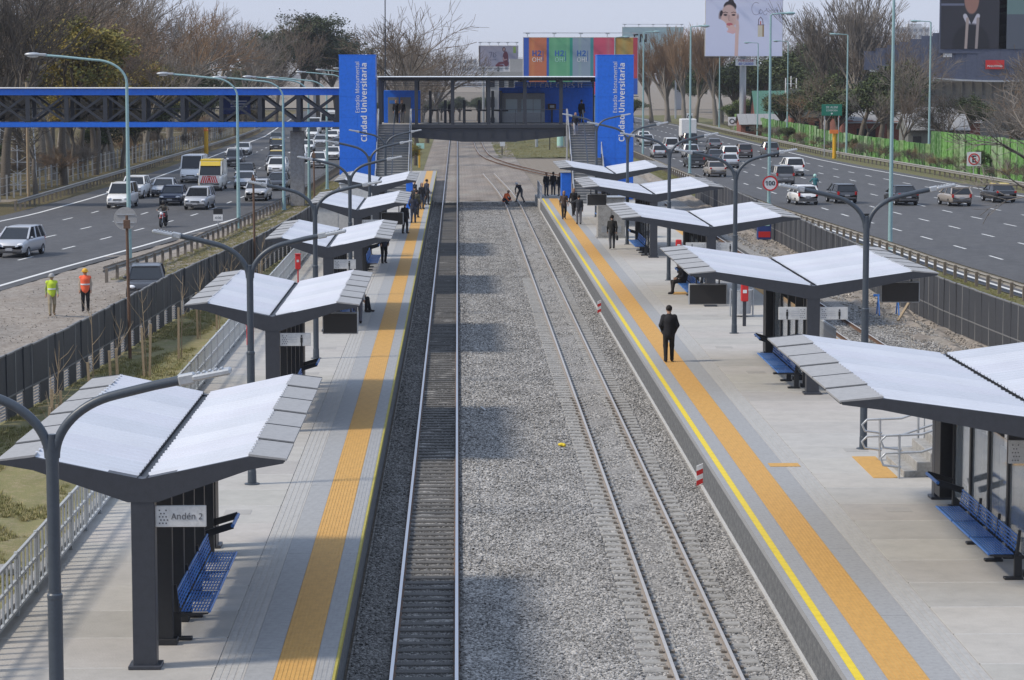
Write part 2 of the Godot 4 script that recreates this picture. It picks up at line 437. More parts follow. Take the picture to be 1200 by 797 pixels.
func build_ground() -> void:
	var g := cg()
	g.col = Color(0.8, 0.78, 0.72)
	g.quad(Vector3(-2500, -0.12, 200), Vector3(2500, -0.12, 200), Vector3(2500, -0.12, -2600), Vector3(-2500, -0.12, -2600))
	struct("ground", g, M.dirt)
	# ballast between the platforms and beyond
	var b := band(kx(-1.86), kx(5.9), 20, 196, 260, 22, -0.035, 0.05, 0.5, 0.12, 3, 0.012)
	struct("ballast_bed", b, M.ballast)
	struct("ballast_yard", band(kx(-3.4), kx(6.6), 196.0, 420, 60, 10, -0.035, 0.08, 0.3, 0.25, 5, 0.06, Color(0.86, 0.78, 0.72)), M.ballast)
	struct("ballast_siding", band(kx(13.05), kx(17.0), 40, 260, 120, 8, -0.035, 0.09, 0.4, 0.2, 7, 0.03), M.ballast)
	struct("dirt_bank", band(kx(17.0), tx(R_FENCE, 0.1), 50, 260, 120, 8, -0.03, 0.28, 0.35, 0.3, 9, 0.14), M.dirt)
	struct("grass_strip", band(tx(L_FENCE, -0.1), kx(-7.62), 40, 240, 160, 12, -0.03, 0.08, 0.3, 0.2, 11, 0.1), M.grass_dry)
	struct("dirt_verge", band(tx(L_NEAR, -0.3), tx(L_FENCE, -0.1), 60, 200, 120, 14, -0.03, 0.1, 0.35, 0.16, 13, 0.05), M.dirt)
	struct("grass_verge", band(tx(R_FENCE, 0.1), tx(R_RAIL, 0.3), 60, 320, 120, 8, -0.03, 0.1, 0.35, 0.25, 15, 0.05), M.grass)
	struct("grass_field", band(kx(4.6), kx(18.6), 292, 420, 30, 12, -0.03, 0.15, 0.2, 0.2, 17, 0.05), M.grass)
	struct("grass_bank", band(tx(R_FAR, 1.2), tx(R_FAR, 14.0), 100, 560, 80, 10, -0.03, 0.1, 0.3, 0.2, 19, 0.05), M.grass)
	struct("woodland_floor", band(kx(-150.0), tx(L_FAR, -1.6), 80, 640, 60, 14, -0.06, 0.2, 0.1, 0.3, 21, 0.1, Color(0.75, 0.62, 0.55)), M.grass)
	struct("grass_margin", band(kx(-7.9), kx(-3.4), 232, 420, 30, 6, -0.03, 0.1, 0.3, 0.3, 23, 0.08), M.grass)
	# carriageways
	var rl := struct("road", band(tx(L_FAR, -1.7), tx(L_NEAR, 0.8), 60, 640, 140, 40, 0.0, 0.0, 0.1, 0.13, 25, 0.01, Color.WHITE, 0.12), M.asphalt)
	var rr := struct("road", band(tx(R_RAIL, 0.3), tx(R_FAR, 1.3), 50, 640, 140, 48, 0.0, 0.0, 0.1, 0.13, 27, 0.01, Color.WHITE, 0.12), M.asphalt)
	obj("edge_line", line_on(L_NEAR, 0.0, 70, 560, 0.24, 0.004), M.line_white, rl)
	obj("edge_line", line_on(L_FAR, 0.0, 100, 560, 0.24, 0.004), M.line_white, rl)
	obj("edge_line", line_on(R_RAIL, 0.9, 60, 560, 0.22, 0.004), M.line_white, rr)
	obj("edge_line", line_on(R_FAR, 0.0, 100, 560, 0.22, 0.004), M.line_white, rr)
	for k in [1, 2, 3]:
		var dg := G.new()
		var d: float = 84.0 + k * 1.7
		while d < 520:
			var pts := []
			for e in [0.0, 2.6]:
				pts.append(Vector2(lerpf(along(L_NEAR, d + e), along(L_FAR, d + e), k / 4.0), d + e))
			dg.add(strip(pts, 0.15, 0.004)); d += 8.2
		obj("lane_dashes", dg, M.line_white, rl)
	for k in [1, 2, 3, 4, 5]:
		var dg := G.new()
		var d: float = 84.0 + k * 2.3
		while d < 520:
			var pts := []
			for e in [0.0, 2.8]:
				pts.append(Vector2(lerpf(along(R_RAIL, d + e) + 0.9, along(R_FAR, d + e), k / 6.0), d + e))
			dg.add(strip(pts, 0.15, 0.004)); d += 8.0
		obj("lane_dashes", dg, M.line_white, rr)
	# loose stones of the ballast
	stones("ballast_stones", 330000, -1.8, 5.75, 33.0, 194.0, 0.02, 0.044, "pale grey broken ballast stones between the two platforms", 1)
	stones("siding_stones", 16000, 13.1, 18.4, 78.0, 106.0, 0.02, 0.05, "pale grey ballast stones along the siding behind the wide platform", 2)
	verge_stones()
	grass_tufts()

func stones(called: String, count: int, x0: float, x1: float, d0: float, d1: float, r0: float, r1: float, label: String, sd: int) -> void:
	var r := RandomNumberGenerator.new(); r.seed = sd * 77
	var g := G.new()
	var oct := [Vector3(1, 0.1, 0.1), Vector3(-0.9, 0, 0.3), Vector3(0.1, 0.7, -0.1), Vector3(0, -0.7, 0.1), Vector3(0.2, 0.1, 0.9), Vector3(-0.1, -0.1, -1)]
	for f in [[0, 2, 4], [4, 2, 1], [1, 2, 5], [5, 2, 0], [0, 4, 3], [4, 1, 3], [1, 5, 3], [5, 0, 3]]:
		g.tri(oct[f[0]], oct[f[2]], oct[f[1]])
	var mm := MultiMesh.new()
	mm.transform_format = MultiMesh.TRANSFORM_3D; mm.use_colors = true
	mm.mesh = g.mesh(); mm.instance_count = count
	var nz := noise(90 + sd, 0.35)
	for i in count:
		var t := r.randf()
		var d := d0 / (1.0 - t * (1.0 - d0 / d1))      # denser towards the camera end
		var x := r.randf_range(x0, x1)
		var s := r.randf_range(r0, r1)
		var b := Basis.from_euler(Vector3(r.randf_range(-0.6, 0.6), r.randf() * TAU, r.randf_range(-0.6, 0.6))).scaled(Vector3(s * r.randf_range(0.8, 1.4), s * r.randf_range(0.7, 1.0), s))
		mm.set_instance_transform(i, Transform3D(b, V(x, (-0.052 if (absf(x + 0.57) < 0.6 or absf(x - 4.1) < 1.05) and x0 < 0 else (-0.012 if x < 0.5 and x0 < 0 else -0.028)) + r.randf_range(0, 0.026), d)))
		var k := clampf(0.31 + nz.get_noise_2d(x * 2, d) * 0.08 + r.randf_range(-0.17, 0.17), 0.05, 0.6)
		if x < 0.1 and x0 < 0: k *= 0.58          # oily, brake-dusted stones round the running track
		mm.set_instance_color(i, Color(k, k * 0.965, k * 0.915))
	var o := MultiMeshInstance3D.new()
	o.multimesh = mm; o.material_override = M.stone; o.name = numbered(called)
	add_child(o)
	o.set_meta("kind", "stuff"); tag(o, label, "stones")

func scatter(called: String, mesh: Mesh, mat: Material, xf: Array, cols: Array, label: String, category: String) -> void:
	var mm := MultiMesh.new()
	mm.transform_format = MultiMesh.TRANSFORM_3D; mm.use_colors = true
	mm.mesh = mesh; mm.instance_count = xf.size()
	for i in xf.size():
		mm.set_instance_transform(i, xf[i]); mm.set_instance_color(i, cols[i])
	var o := MultiMeshInstance3D.new()
	o.multimesh = mm; o.material_override = mat; o.name = numbered(called)
	add_child(o)
	o.set_meta("kind", "stuff"); tag(o, label, category)

func verge_stones() -> void:
	var g := G.new()
	g.ball(Vector3.ZERO, Vector3(1, 0.6, 0.8), 5, 3)
	var xf := []
	var cs := []
	for i in 7000:      # rubble on the dirt verge and on the bank behind the siding
		var left := i % 2 == 0
		var d := rnd(72, 150) if left else rnd(78, 175)
		var x := lerpf(along(L_NEAR, d) + 1.2, along(L_FENCE, d) - 0.3, pow(rng.randf(), 0.7)) if left else rnd(16.4, along(R_FENCE, d) - 0.1)
		var s := rnd(0.012, 0.04) * (1.8 if rng.randf() < 0.03 else 1.0) * (1.0 if left else 1.6)
		xf.append(Transform3D(Basis.from_euler(Vector3(rnd(-1, 1), rnd(0, TAU), 0)).scaled(Vector3.ONE * s), V(x, 0.0, d)))
		var k := rnd(0.16, 0.42)
		cs.append(Color(k, k * 0.9, k * 0.78))
	scatter("rubble", g.mesh(), M.stone, xf, cs, "loose rubble and clods on the bare dirt beside the fences", "rubble")

func grass_tufts() -> void:
	var g := G.new()
	for k in 7:
		var a := TAU * k / 7.0
		var o := Vector3(cos(a) * 0.3, 0, sin(a) * 0.3)
		var s := Vector3(-sin(a), 0, cos(a)) * 0.09
		var tip := o * 2.6 + Vector3(0, 0.8 + 0.3 * sin(k * 2.1), 0)
		g.tri(o - s, o + s, tip)
	var ms := g.mesh()
	var patch := noise(404, 0.12)
	for area in 4:
		var xf := []
		var cs := []
		for i in [42000, 14000, 9000, 9000][area]:
			var d := 0.0
			var x := 0.0
			if area == 0:
				d = 42 / (1.0 - rng.randf() * 0.75); x = rnd(along(L_FENCE, d) + 0.05, -7.65)
				if absf(x + 9.0 + (d - 90) * 0.012) < 0.45 and rng.randf() < 0.85: continue      # the trodden path
			elif area == 1:
				d = 85 / (1.0 - rng.randf() * 0.68); x = rnd(along(R_FENCE, d) + 0.2, along(R_RAIL, d) + 0.1)
			elif area == 2:
				d = rnd(293, 400); x = rnd(4.7, 18)
			else:
				d = rnd(122, 230); x = along(L_RAIL, d) + rnd(-0.1, 2.2)
				if x > along(L_FENCE, d): continue
			if area == 0 and patch.get_noise_2d(x * 2.0, d) < -0.12: continue
			var s := rnd(0.04, 0.13)
			xf.append(Transform3D(Basis(Vector3.UP, rnd(0, TAU)).scaled(Vector3(s * 1.3, s, s * 1.3)), V(x, -0.03, d)))
			cs.append(Color(0.2, 0.18, 0.06).lerp(Color(0.36, 0.29, 0.15), rng.randf() if area != 1 else rng.randf() * 0.4).lerp(Color(0.11, 0.16, 0.03), rng.randf() * 0.5))
		scatter("grass", ms, M.vert, xf, cs, ["short patchy grass between the black fence and the narrow platform", "bright grass under the guard rail behind the siding fence", "open lawn beyond the footbridge", "weedy grass along the motorway guard rail by the dirt verge"][area], "grass")

# ---- tracks
func rail_profile() -> PackedVector2Array:
	return PackedVector2Array([Vector2(-0.06, 0), Vector2(0.06, 0), Vector2(0.06, 0.012), Vector2(0.009, 0.026), Vector2(0.009, 0.09), Vector2(0.032, 0.098), Vector2(0.034, 0.122), Vector2(0.026, 0.13), Vector2(-0.026, 0.13), Vector2(-0.034, 0.122), Vector2(-0.032, 0.098), Vector2(-0.009, 0.09), Vector2(-0.009, 0.026), Vector2(-0.06, 0.012)])
func sweep_rail(path: Array, y: float) -> G:   # path: Vector2(x, d)
	var g := G.new()
	var pr := rail_profile()
	for i in path.size() - 1:
		var a: Vector2 = path[i]
		var b: Vector2 = path[i + 1]
		var ta: Vector2 = (b - (path[i - 1] if i > 0 else a)).normalized()
		var tb: Vector2 = ((path[i + 2] if i + 2 < path.size() else b) - a).normalized()
		var sa := Vector2(ta.y, -ta.x)
		var sb := Vector2(tb.y, -tb.x)
		for k in pr.size():
			var p := pr[k]
			var q := pr[(k + 1) % pr.size()]
			if k == 7: continue          # the running surface is a mesh of its own
			g.quad(V(a.x + sa.x * p.x, y + p.y, a.y + sa.y * p.x), V(a.x + sa.x * q.x, y + q.y, a.y + sa.y * q.x), V(b.x + sb.x * q.x, y + q.y, b.y + sb.y * q.x), V(b.x + sb.x * p.x, y + p.y, b.y + sb.y * p.x))
	return g
func offset_path(path: Array, o: float) -> Array:
	var out := []
	for i in path.size():
		var t: Vector2 = (path[mini(i + 1, path.size() - 1)] - path[maxi(i - 1, 0)]).normalized()
		out.append(path[i] + Vector2(t.y, -t.x) * o)
	return out
func track(label: String, path: Array, y: float, side: Material, top: Material, fine: bool) -> Node3D:
	var t := thing("railway_track", label, "track")
	for s in [-0.535, 0.535]:
		var p := offset_path(path, s)
		var r := obj("rail", sweep_rail(p, y), side, t)
		obj("running_surface", strip(p, 0.058, y + 0.13), top, r)
	return t
func straight(x: float, d0: float, d1: float, step := 6.0) -> Array:
	var out := []
	var d := d0
	while d < d1:
		out.append(Vector2(x, d)); d += step
	out.append(Vector2(x, d1))
	return out

func build_tracks() -> void:
	# running track on old timber sleepers
	var a := track("running track with polished rails on dark old timber sleepers", straight(-0.57, 22, 420, 8), -0.01, M.rust, M.steel, true)
	var tm := []
	for k in 3:
		var g := G.new()
		g.bbox(Vector3.ZERO, Vector3(1.9, 0.12, 0.2), 0.012)
		tm.append(g.mesh())
	for i in 300:
		var d := 34.0 + i * 0.53
		put("sleeper", tm[i % 3], M.old_wood, a, Transform3D(Basis.from_euler(Vector3(rnd(-0.02, 0.02), rnd(-0.015, 0.015), 0)).scaled(Vector3(rnd(0.97, 1.03), 1, rnd(0.9, 1.2))), V(-0.57 + rnd(-0.04, 0.04), -0.054 + rnd(-0.004, 0.006), d)))
	# new track on concrete sleepers
	var path := []
	for d in range(22, 176, 8): path.append(Vector2(4.1, d))
	for e in [Vector2(4.08, 184), Vector2(4.0, 196), Vector2(3.85, 206), Vector2(3.65, 216), Vector2(3.4, 226), Vector2(3.15, 236), Vector2(2.95, 244)]: path.append(e)
	var b := track("new track on pale concrete sleepers beside the yellow edged platform", path, -0.01, M.rail_dusty, M.steel_dull, true)
	var sg := G.new()
	for s in [-1.0, 1.0]:      # monoblock: high ends, lower waist
		sg.bbox(Vector3(s * 0.66, 0, 0), Vector3(0.72, 0.16, 0.24), 0.02)
	sg.bbox(Vector3(0, -0.03, 0), Vector3(0.7, 0.12, 0.2), 0.015)
	var cm := sg.mesh()
	var clip := G.new()
	clip.box(Vector3(0, 0.1, 0), Vector3(0.07, 0.05, 0.12))
	var clipm := clip.mesh()
	for i in 150:
		var d := 33.0 + i * 0.6
		var sl := put("sleeper", cm, M.sleeper_concrete, b, Transform3D(Basis.from_euler(Vector3(0, rnd(-0.02, 0.02), 0)), V(4.1 + rnd(-0.025, 0.025), -0.074 + rnd(-0.003, 0.004), d)))
		if i < 75:
			for e in [-0.635, -0.435, 0.435, 0.635]: put("rail_clip", clipm, M.guard_post, sl, Transform3D(Basis.IDENTITY, Vector3(e, 0, 0)))
	# siding behind the wide platform
	var c := track("siding track behind the wide platform with rusty rails", straight(14.85, 40, 190, 10), 0.0, M.rust, M.steel_dull, true)
	for i in 130:
		put("sleeper", cm, M.old_wood, c, Transform3D(Basis.IDENTITY, V(14.85 + rnd(-0.03, 0.03), -0.08, 78 + i * 0.62)))
	track("curved connecting track bending away beyond the footbridge", [Vector2(2.75, 420), Vector2(2.72, 352), Vector2(2.85, 320), Vector2(3.1, 300), Vector2(3.7, 286), Vector2(4.8, 273), Vector2(6.2, 261), Vector2(7.8, 249), Vector2(9.6, 238), Vector2(11.6, 228)], 0.0, M.rust, M.steel_dull, false)
	# loose scraps between the rails
	var sc := G.new()
	sc.bar(Vector3(0, 0.03, 0), Vector3(-0.13, 0.05, -0.62), 0.035, 0.03)
	var st := obj("wooden_stick", sc, M.offwhite); st.position = V(0.8, 0, 74.6)
	tag(st, "thin pale stick lying on the ballast", "stick")
	var yb := G.new()
	yb.ball(Vector3(0, 0.05, 0), Vector3(0.1, 0.05, 0.07), 8, 5); yb.ball(Vector3(0.07, 0.04, 0.05), Vector3(0.05, 0.05, 0.05), 7, 4)
	var yo := obj("plastic_bag", yb, M.line_yellow); yo.position = V(2.75, 0, 67.5)
	tag(yo, "crumpled yellow scrap lying on the ballast", "litter")

# ---- platforms: separate slabs, tactile strips and edge walls
func build_platforms() -> void:
	platform(-7.5, -1.87, -1.0, 24.0, 232.0, "narrow platform")
	platform(13.05, 5.85, 1.0, 24.0, 182.0, "wide platform")
func platform(back: float, edge: float, s: float, d0: float, d1: float, _what: String) -> void:
	# s = direction from the platform edge into the platform (+1 to +x)
	var y := 0.85
	var p := Node3D.new(); p.name = numbered("platform"); add_child(p); p.set_meta("kind", "structure")
	var strips := [[0.0, 0.06 if s < 0 else 0.14, "coping", M.tactile_grey], [0.0, 0.0, "", null]]
	# edge wall
	var w := G.new()
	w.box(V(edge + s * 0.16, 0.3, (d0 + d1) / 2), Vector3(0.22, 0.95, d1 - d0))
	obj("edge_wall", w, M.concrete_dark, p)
	var wl := G.new()
	if s > 0: wl.box(V(edge + s * 0.035, -0.02, (d0 + d1) / 2), Vector3(0.06, 0.09, d1 - d0 - 0.2)); obj("mortar_line", wl, M.offwhite, p)
	var lines := []      # [from, to, name, material, grooves]
	if s > 0:
		lines = [[0.0, 0.13, "coping", M.tactile_grey, 0], [0.13, 0.27, "warning_line", M.line_yellow, 0], [0.27, 0.62, "studded_strip", M.tactile_grey, 4], [0.62, 1.25, "tactile_strip", M.tactile, 9], [1.25, 1.72, "grey_strip", M.tactile_grey, 0]]
	else:
		lines = [[0.0, 0.045, "warning_line", M.line_mustard, 0], [0.045, 0.34, "studded_strip", M.tactile_grey, 4], [0.34, 0.93, "tactile_strip", M.tactile, 9], [0.93, 1.38, "grey_strip", M.tactile_grey, 0]]
	var last := 0.0
	for l in lines:
		var a: float = edge + s * l[0]
		var b: float = edge + s * l[1]
		last = l[1]
		var g := G.new()
		var n := 26
		for i in n:      # long slabs with a thin joint between them
			var e0 := d0 + (d1 - d0) * i / n
			var e1 := d0 + (d1 - d0) * (i + 1) / n
			g.box(V((a + b) / 2, y - 0.06, (e0 + e1) / 2), Vector3(absf(b - a) - 0.004, 0.12, e1 - e0 - 0.012))
		var o := obj(l[2], g, l[3], p)
		if l[4] > 0:
			var r := G.new()
			for k in l[4]:
				var x := lerpf(a, b, (k + 0.5) / l[4])
				if l[4] == 9:
					r.box(V(x, y + 0.003, (d0 + 160) / 2), Vector3(0.034, 0.006, 160 - d0))
				else:
					r.box(V(x, y + 0.002, (d0 + 120) / 2), Vector3(0.03, 0.005, 120 - d0))
			var ro := obj("ridge", r, l[3], o)
			ro.set_meta("kind", "stuff")
	# tactile tiles of the yellow strip: faint cross joints
	# main slabs: pale concrete bays with open joints, broom finished
	var x0 := edge + s * last
	var step := 2.1
	var d := d0
	var i := 0
	var bays := 1
	# pale ribbed guiding band between the grey strip and the bays
	var gb := G.new()
	for k in 4: gb.box(V(x0 + s * (0.08 + k * 0.105), y - 0.0485, (d0 + d1) / 2), Vector3(0.075, 0.1, d1 - d0))
	obj("guiding_ribs", gb, M.tactile_pale, p)
	var gu := cg(); gu.col = Color(0.9, 0.9, 0.9)
	gu.box(V(x0 + s * 0.24, y - 0.0535, (d0 + d1) / 2), Vector3(0.474, 0.1, d1 - d0))
	obj("guiding_band", gu, M.concrete, p)
	var xa := x0 + s * 0.48
	var span := absf(back - xa)
	while d < d1 - 0.1:
		var e := minf(d + step, d1)
		for k in bays:
			var wd := span / bays
			var xc := xa + s * (k + 0.5) * wd
			var g := cg()
			var t := rnd(0.84, 0.98)
			g.col = Color(t * rnd(0.99, 1.02), t, t * rnd(0.97, 1.0))
			g.bbox(V(xc, y - 0.1, (d + e) / 2), Vector3(wd - 0.012, 0.2, e - d - 0.075), 0.004)
			obj("slab", g, M.concrete, p)
		d = e; i += 1
	# earth fill and the end wall below the slabs
	var f := G.new()
	f.box(V((edge + back) / 2 + s * 0.15, 0.23, (d0 + d1) / 2), Vector3(absf(edge - back) - 0.34, 0.8, d1 - d0 - 0.05))
	obj("footing", f, M.sleeper_concrete, p)
	var jg := G.new()
	jg.box(V((xa + back) / 2, y - 0.0565, (d0 + d1) / 2), Vector3(span - 0.05, 0.106, d1 - d0 - 0.06))
	obj("joint_filler", jg, M.joint, p)
	var bg := G.new()
	if s > 0:      # the far side of the wide platform has its own edge
		bg.box(V(back - 0.35, y + 0.004, (d0 + d1) / 2), Vector3(0.5, 0.008, d1 - d0 - 0.1))
		obj("tactile_strip", bg, M.tactile, p)
	else:
		bg.box(V(back - 0.07, y + 0.03, (d0 + d1) / 2), Vector3(0.14, 0.3, d1 - d0))
		obj("kerb", bg, M.sleeper_concrete, p)
	# small access covers and patches
	for q in [[0.45, 52.6], [0.62, 61.0], [0.4, 77.0], [0.55, 95.0], [0.3, 84.0]]:
		var c := cg(); c.col = Color(0.8, 0.8, 0.8)
		c.box(V(xa + s * span * q[0] * 0.5, y + 0.002, q[1]), Vector3(0.55, 0.006, 0.55))
		obj("cover", c, M.concrete, p)
	if s > 0:
		for q in [[7.57, 58.7, 0.7, 0.5], [9.1, 104.5, 0.6, 1.2], [9.62, 58.35, 0.56, 3.2]]:
			var c := G.new()
			c.box(V(q[0], y + 0.005, q[1]), Vector3(q[2], 0.01, q[3]))
			obj("tactile_patch", c, M.tactile, p)
		# red and white clearance markers on the edge wall
		for q in [61.0, 105.0]:
			var rg := thing("clearance_marker", "red and white striped board on the platform edge wall, %s" % ("with a notch above" if q < 90 else "small and far along"), "marker", V(edge - 0.02, 0.0, q))
			for k in 4:
				var st := G.new(); st.prism(PackedVector2Array([Vector2(-0.08, k * 0.12), Vector2(0.08, k * 0.12 + 0.07), Vector2(0.08, k * 0.12 + 0.19), Vector2(-0.08, k * 0.12 + 0.12)]), Vector3(-0.0, 0.0, 0), Vector3(1, 0, 0), Vector3.UP, 0.05)
				obj("stripe", st, M.red if k % 2 == 0 else M.white, rg)

# ---- shelters
func corrugated(x0: float, y0: float, x1: float, y1: float, l: float) -> G:   # ribs run across, repeat along z
	var g := G.new()
	var prof := [Vector2(0, 0), Vector2(0.19, 0), Vector2(0.22, 0.045), Vector2(0.27, 0.045), Vector2(0.3, 0)]
	var z := 0.0
	var pts := []
	while z < l - 0.2:
		for p in prof: pts.append(Vector2(z + p.x, p.y))
		z += 0.3
	pts.append(Vector2(l, 0))
	for i in pts.size() - 1:
		var a: Vector2 = pts[i]
		var b: Vector2 = pts[i + 1]
		if b.x - a.x < 0.001: continue
		g.quad(Vector3(x0, y0 + a.y, -a.x), Vector3(x1, y1 + a.y, -a.x), Vector3(x1, y1 + b.y, -b.x), Vector3(x0, y0 + b.y, -b.x))
	g.quad(Vector3(x0, y0 - 0.03, 0), Vector3(x0, y0 - 0.03, -l), Vector3(x1, y1 - 0.03, -l), Vector3(x1, y1 - 0.03, 0))
	return g

func shelter(label: String, at: Vector3, hw: float, vh: float, l: float, sides: Array) -> Node3D:
	var t := thing("platform_shelter", label, "shelter", at, 0.0, "butterfly roofed platform shelters")
	var rise := 0.34 if hw < 3 else 0.4
	var knee := hw - (0.52 if hw < 3 else 0.7)
	var ty := vh + rise - 0.06
	# end frames: a V-shaped tapering beam on a post
	for e in [0.0, 1.0]:
		var z = -e * l
		var g := G.new()
		var poly := PackedVector2Array([Vector2(-hw, ty), Vector2(-knee, vh + rise), Vector2(0, vh), Vector2(knee, vh + rise), Vector2(hw, ty), Vector2(hw - 0.02, ty - 0.05), Vector2(knee, vh + rise - 0.2), Vector2(0.22, vh - 0.36), Vector2(-0.22, vh - 0.36), Vector2(-knee, vh + rise - 0.2), Vector2(-hw + 0.02, ty - 0.05)])
		g.prism(poly, Vector3(0, 0, z - (0.0 if e > 0.5 else 0.22)), Vector3.RIGHT, Vector3.UP, 0.22)
		obj("roof_beam", g, M.anthracite, t)
		var p := G.new()
		var zc = z - 0.16 if e < 0.5 else z + 0.16
		p.bbox(Vector3(0, (vh - 0.34) * 0.5, zc), Vector3(0.36, vh - 0.34, 0.3), 0.012)
		p.bbox(Vector3(0, 0.03, zc), Vector3(0.5, 0.06, 0.44), 0.01)
		obj("post", p, M.anthracite, t)
	for k in 3:      # rafters under the sheets
		var z := -l * (k + 1) / 4.0
		var g := G.new()
		g.prism(PackedVector2Array([Vector2(-knee, vh + rise - 0.07), Vector2(0, vh - 0.07), Vector2(knee, vh + rise - 0.07), Vector2(knee, vh + rise - 0.16), Vector2(0, vh - 0.3), Vector2(-knee, vh + rise - 0.16)]), Vector3(0, 0, z), Vector3.RIGHT, Vector3.UP, 0.08)
		obj("rafter", g, M.anthracite, t)
	for s in [-1.0, 1.0]:
		var ns := 8
		for k in ns:      # ribbed sheets, each lapped over the next
			var g := corrugated(s * 0.07, vh + 0.012, s * knee, vh + rise + 0.006, (l - 0.1) / ns + 0.02)
			var o := obj("roof_sheet", g, M.zinc_set[(k * 5 + int(at.x * 3.0 + 60)) % 3], t)
			o.position = Vector3(0, 0.006 * (k % 2), -0.05 - (l - 0.1) * k / ns)
		var n := 6
		for k in n:      # edge panels, slightly overlapping one another
			var z0 := -l * k / n
			var z1 := -l * (k + 1) / n + 0.03
			var f := G.new()
			var lift := 0.006 + 0.012 * (k % 2)
			var a := Vector3(s * (knee - 0.03), vh + rise + 0.035 + lift, 0)
			var b := Vector3(s * (hw + 0.03), ty + 0.02 + lift, 0)
			var th := Vector3(0, -0.035, 0)
			var q := [a + Vector3(0, 0, z0), b + Vector3(0, 0, z0), b + Vector3(0, -0.012, z1), a + Vector3(0, -0.012, z1)]
			f.quad(q[0], q[1], q[2], q[3])
			f.quad(q[3] + th, q[2] + th, q[1] + th, q[0] + th)
			for e in 4: f.quad(q[e] + th, q[(e + 1) % 4] + th, q[(e + 1) % 4], q[e])
			obj("edge_panel", f, M.fascia, t)
			var sh := G.new()      # shadow gap strip that closes the joint
			sh.bar(a + Vector3(0, -0.03, z1), b + Vector3(0, -0.03, z1), 0.05, 0.05)
			obj("joint_strip", sh, M.black_frame, t)
		var eb := G.new()
		eb.box(Vector3(s * (hw - 0.04), ty - 0.03, -l / 2), Vector3(0.05, 0.07, l - 0.5))
		obj("edge_beam", eb, M.anthracite, t)
	var gt := G.new()
	gt.box(Vector3(0, vh - 0.03, -l / 2), Vector3(0.15, 0.03, l - 0.06))
	gt.box(Vector3(-0.07, vh + 0.005, -l / 2), Vector3(0.012, 0.05, l - 0.06)); gt.box(Vector3(0.07, vh + 0.005, -l / 2), Vector3(0.012, 0.05, l - 0.06))
	obj("valley_gutter", gt, M.black_frame, t)
	# screen wall under the valley: columns, glass and dark panels
	var n := 5
	for k in n:
		var z := -1.75 - k * (l - 3.4) / (n - 1)
		var g := G.new()
		g.bbox(Vector3(0.1, (vh - 0.1) / 2, z), Vector3(0.3, vh - 0.1, 0.16), 0.01)
		g.bbox(Vector3(0.1, 0.05, z), Vector3(0.44, 0.1, 0.26), 0.01)
		obj("column", g, M.black_frame, t)
		if k < n - 1:
			var z2 := -1.75 - (k + 1) * (l - 3.4) / (n - 1)
			var pg := G.new()
			pg.box(Vector3(0.0, 1.25, (z + z2) / 2), Vector3(0.02, 1.9, absf(z2 - z) - 0.2))
			obj("glass_panel", pg, M.glass, t)
			var po := G.new()
			po.box(Vector3(0.03, 1.35, (z + z2) / 2 + 0.3), Vector3(0.025, 1.3, 0.75))
			obj("poster_back", po, M.offwhite if k % 2 else M.fence_sheet, t)
			var hd := G.new()
			hd.box(Vector3(0.035, 1.87, (z + z2) / 2 + 0.3), Vector3(0.024, 0.24, 0.74))
			obj("poster_header", hd, M.blue, t)
	var eq := G.new()
	eq.bbox(Vector3(0.0, (vh - 0.6) / 2 + 0.1, -l + 1.0), Vector3(0.5, vh - 0.8, 0.6), 0.01)
	obj("equipment_cabinet", eq, M.black_frame, t)
	for s in sides: bench(at + Vector3(0.27 * s, 0, -2.1 if hw < 3 else -1.5), s, l, t)
	return t

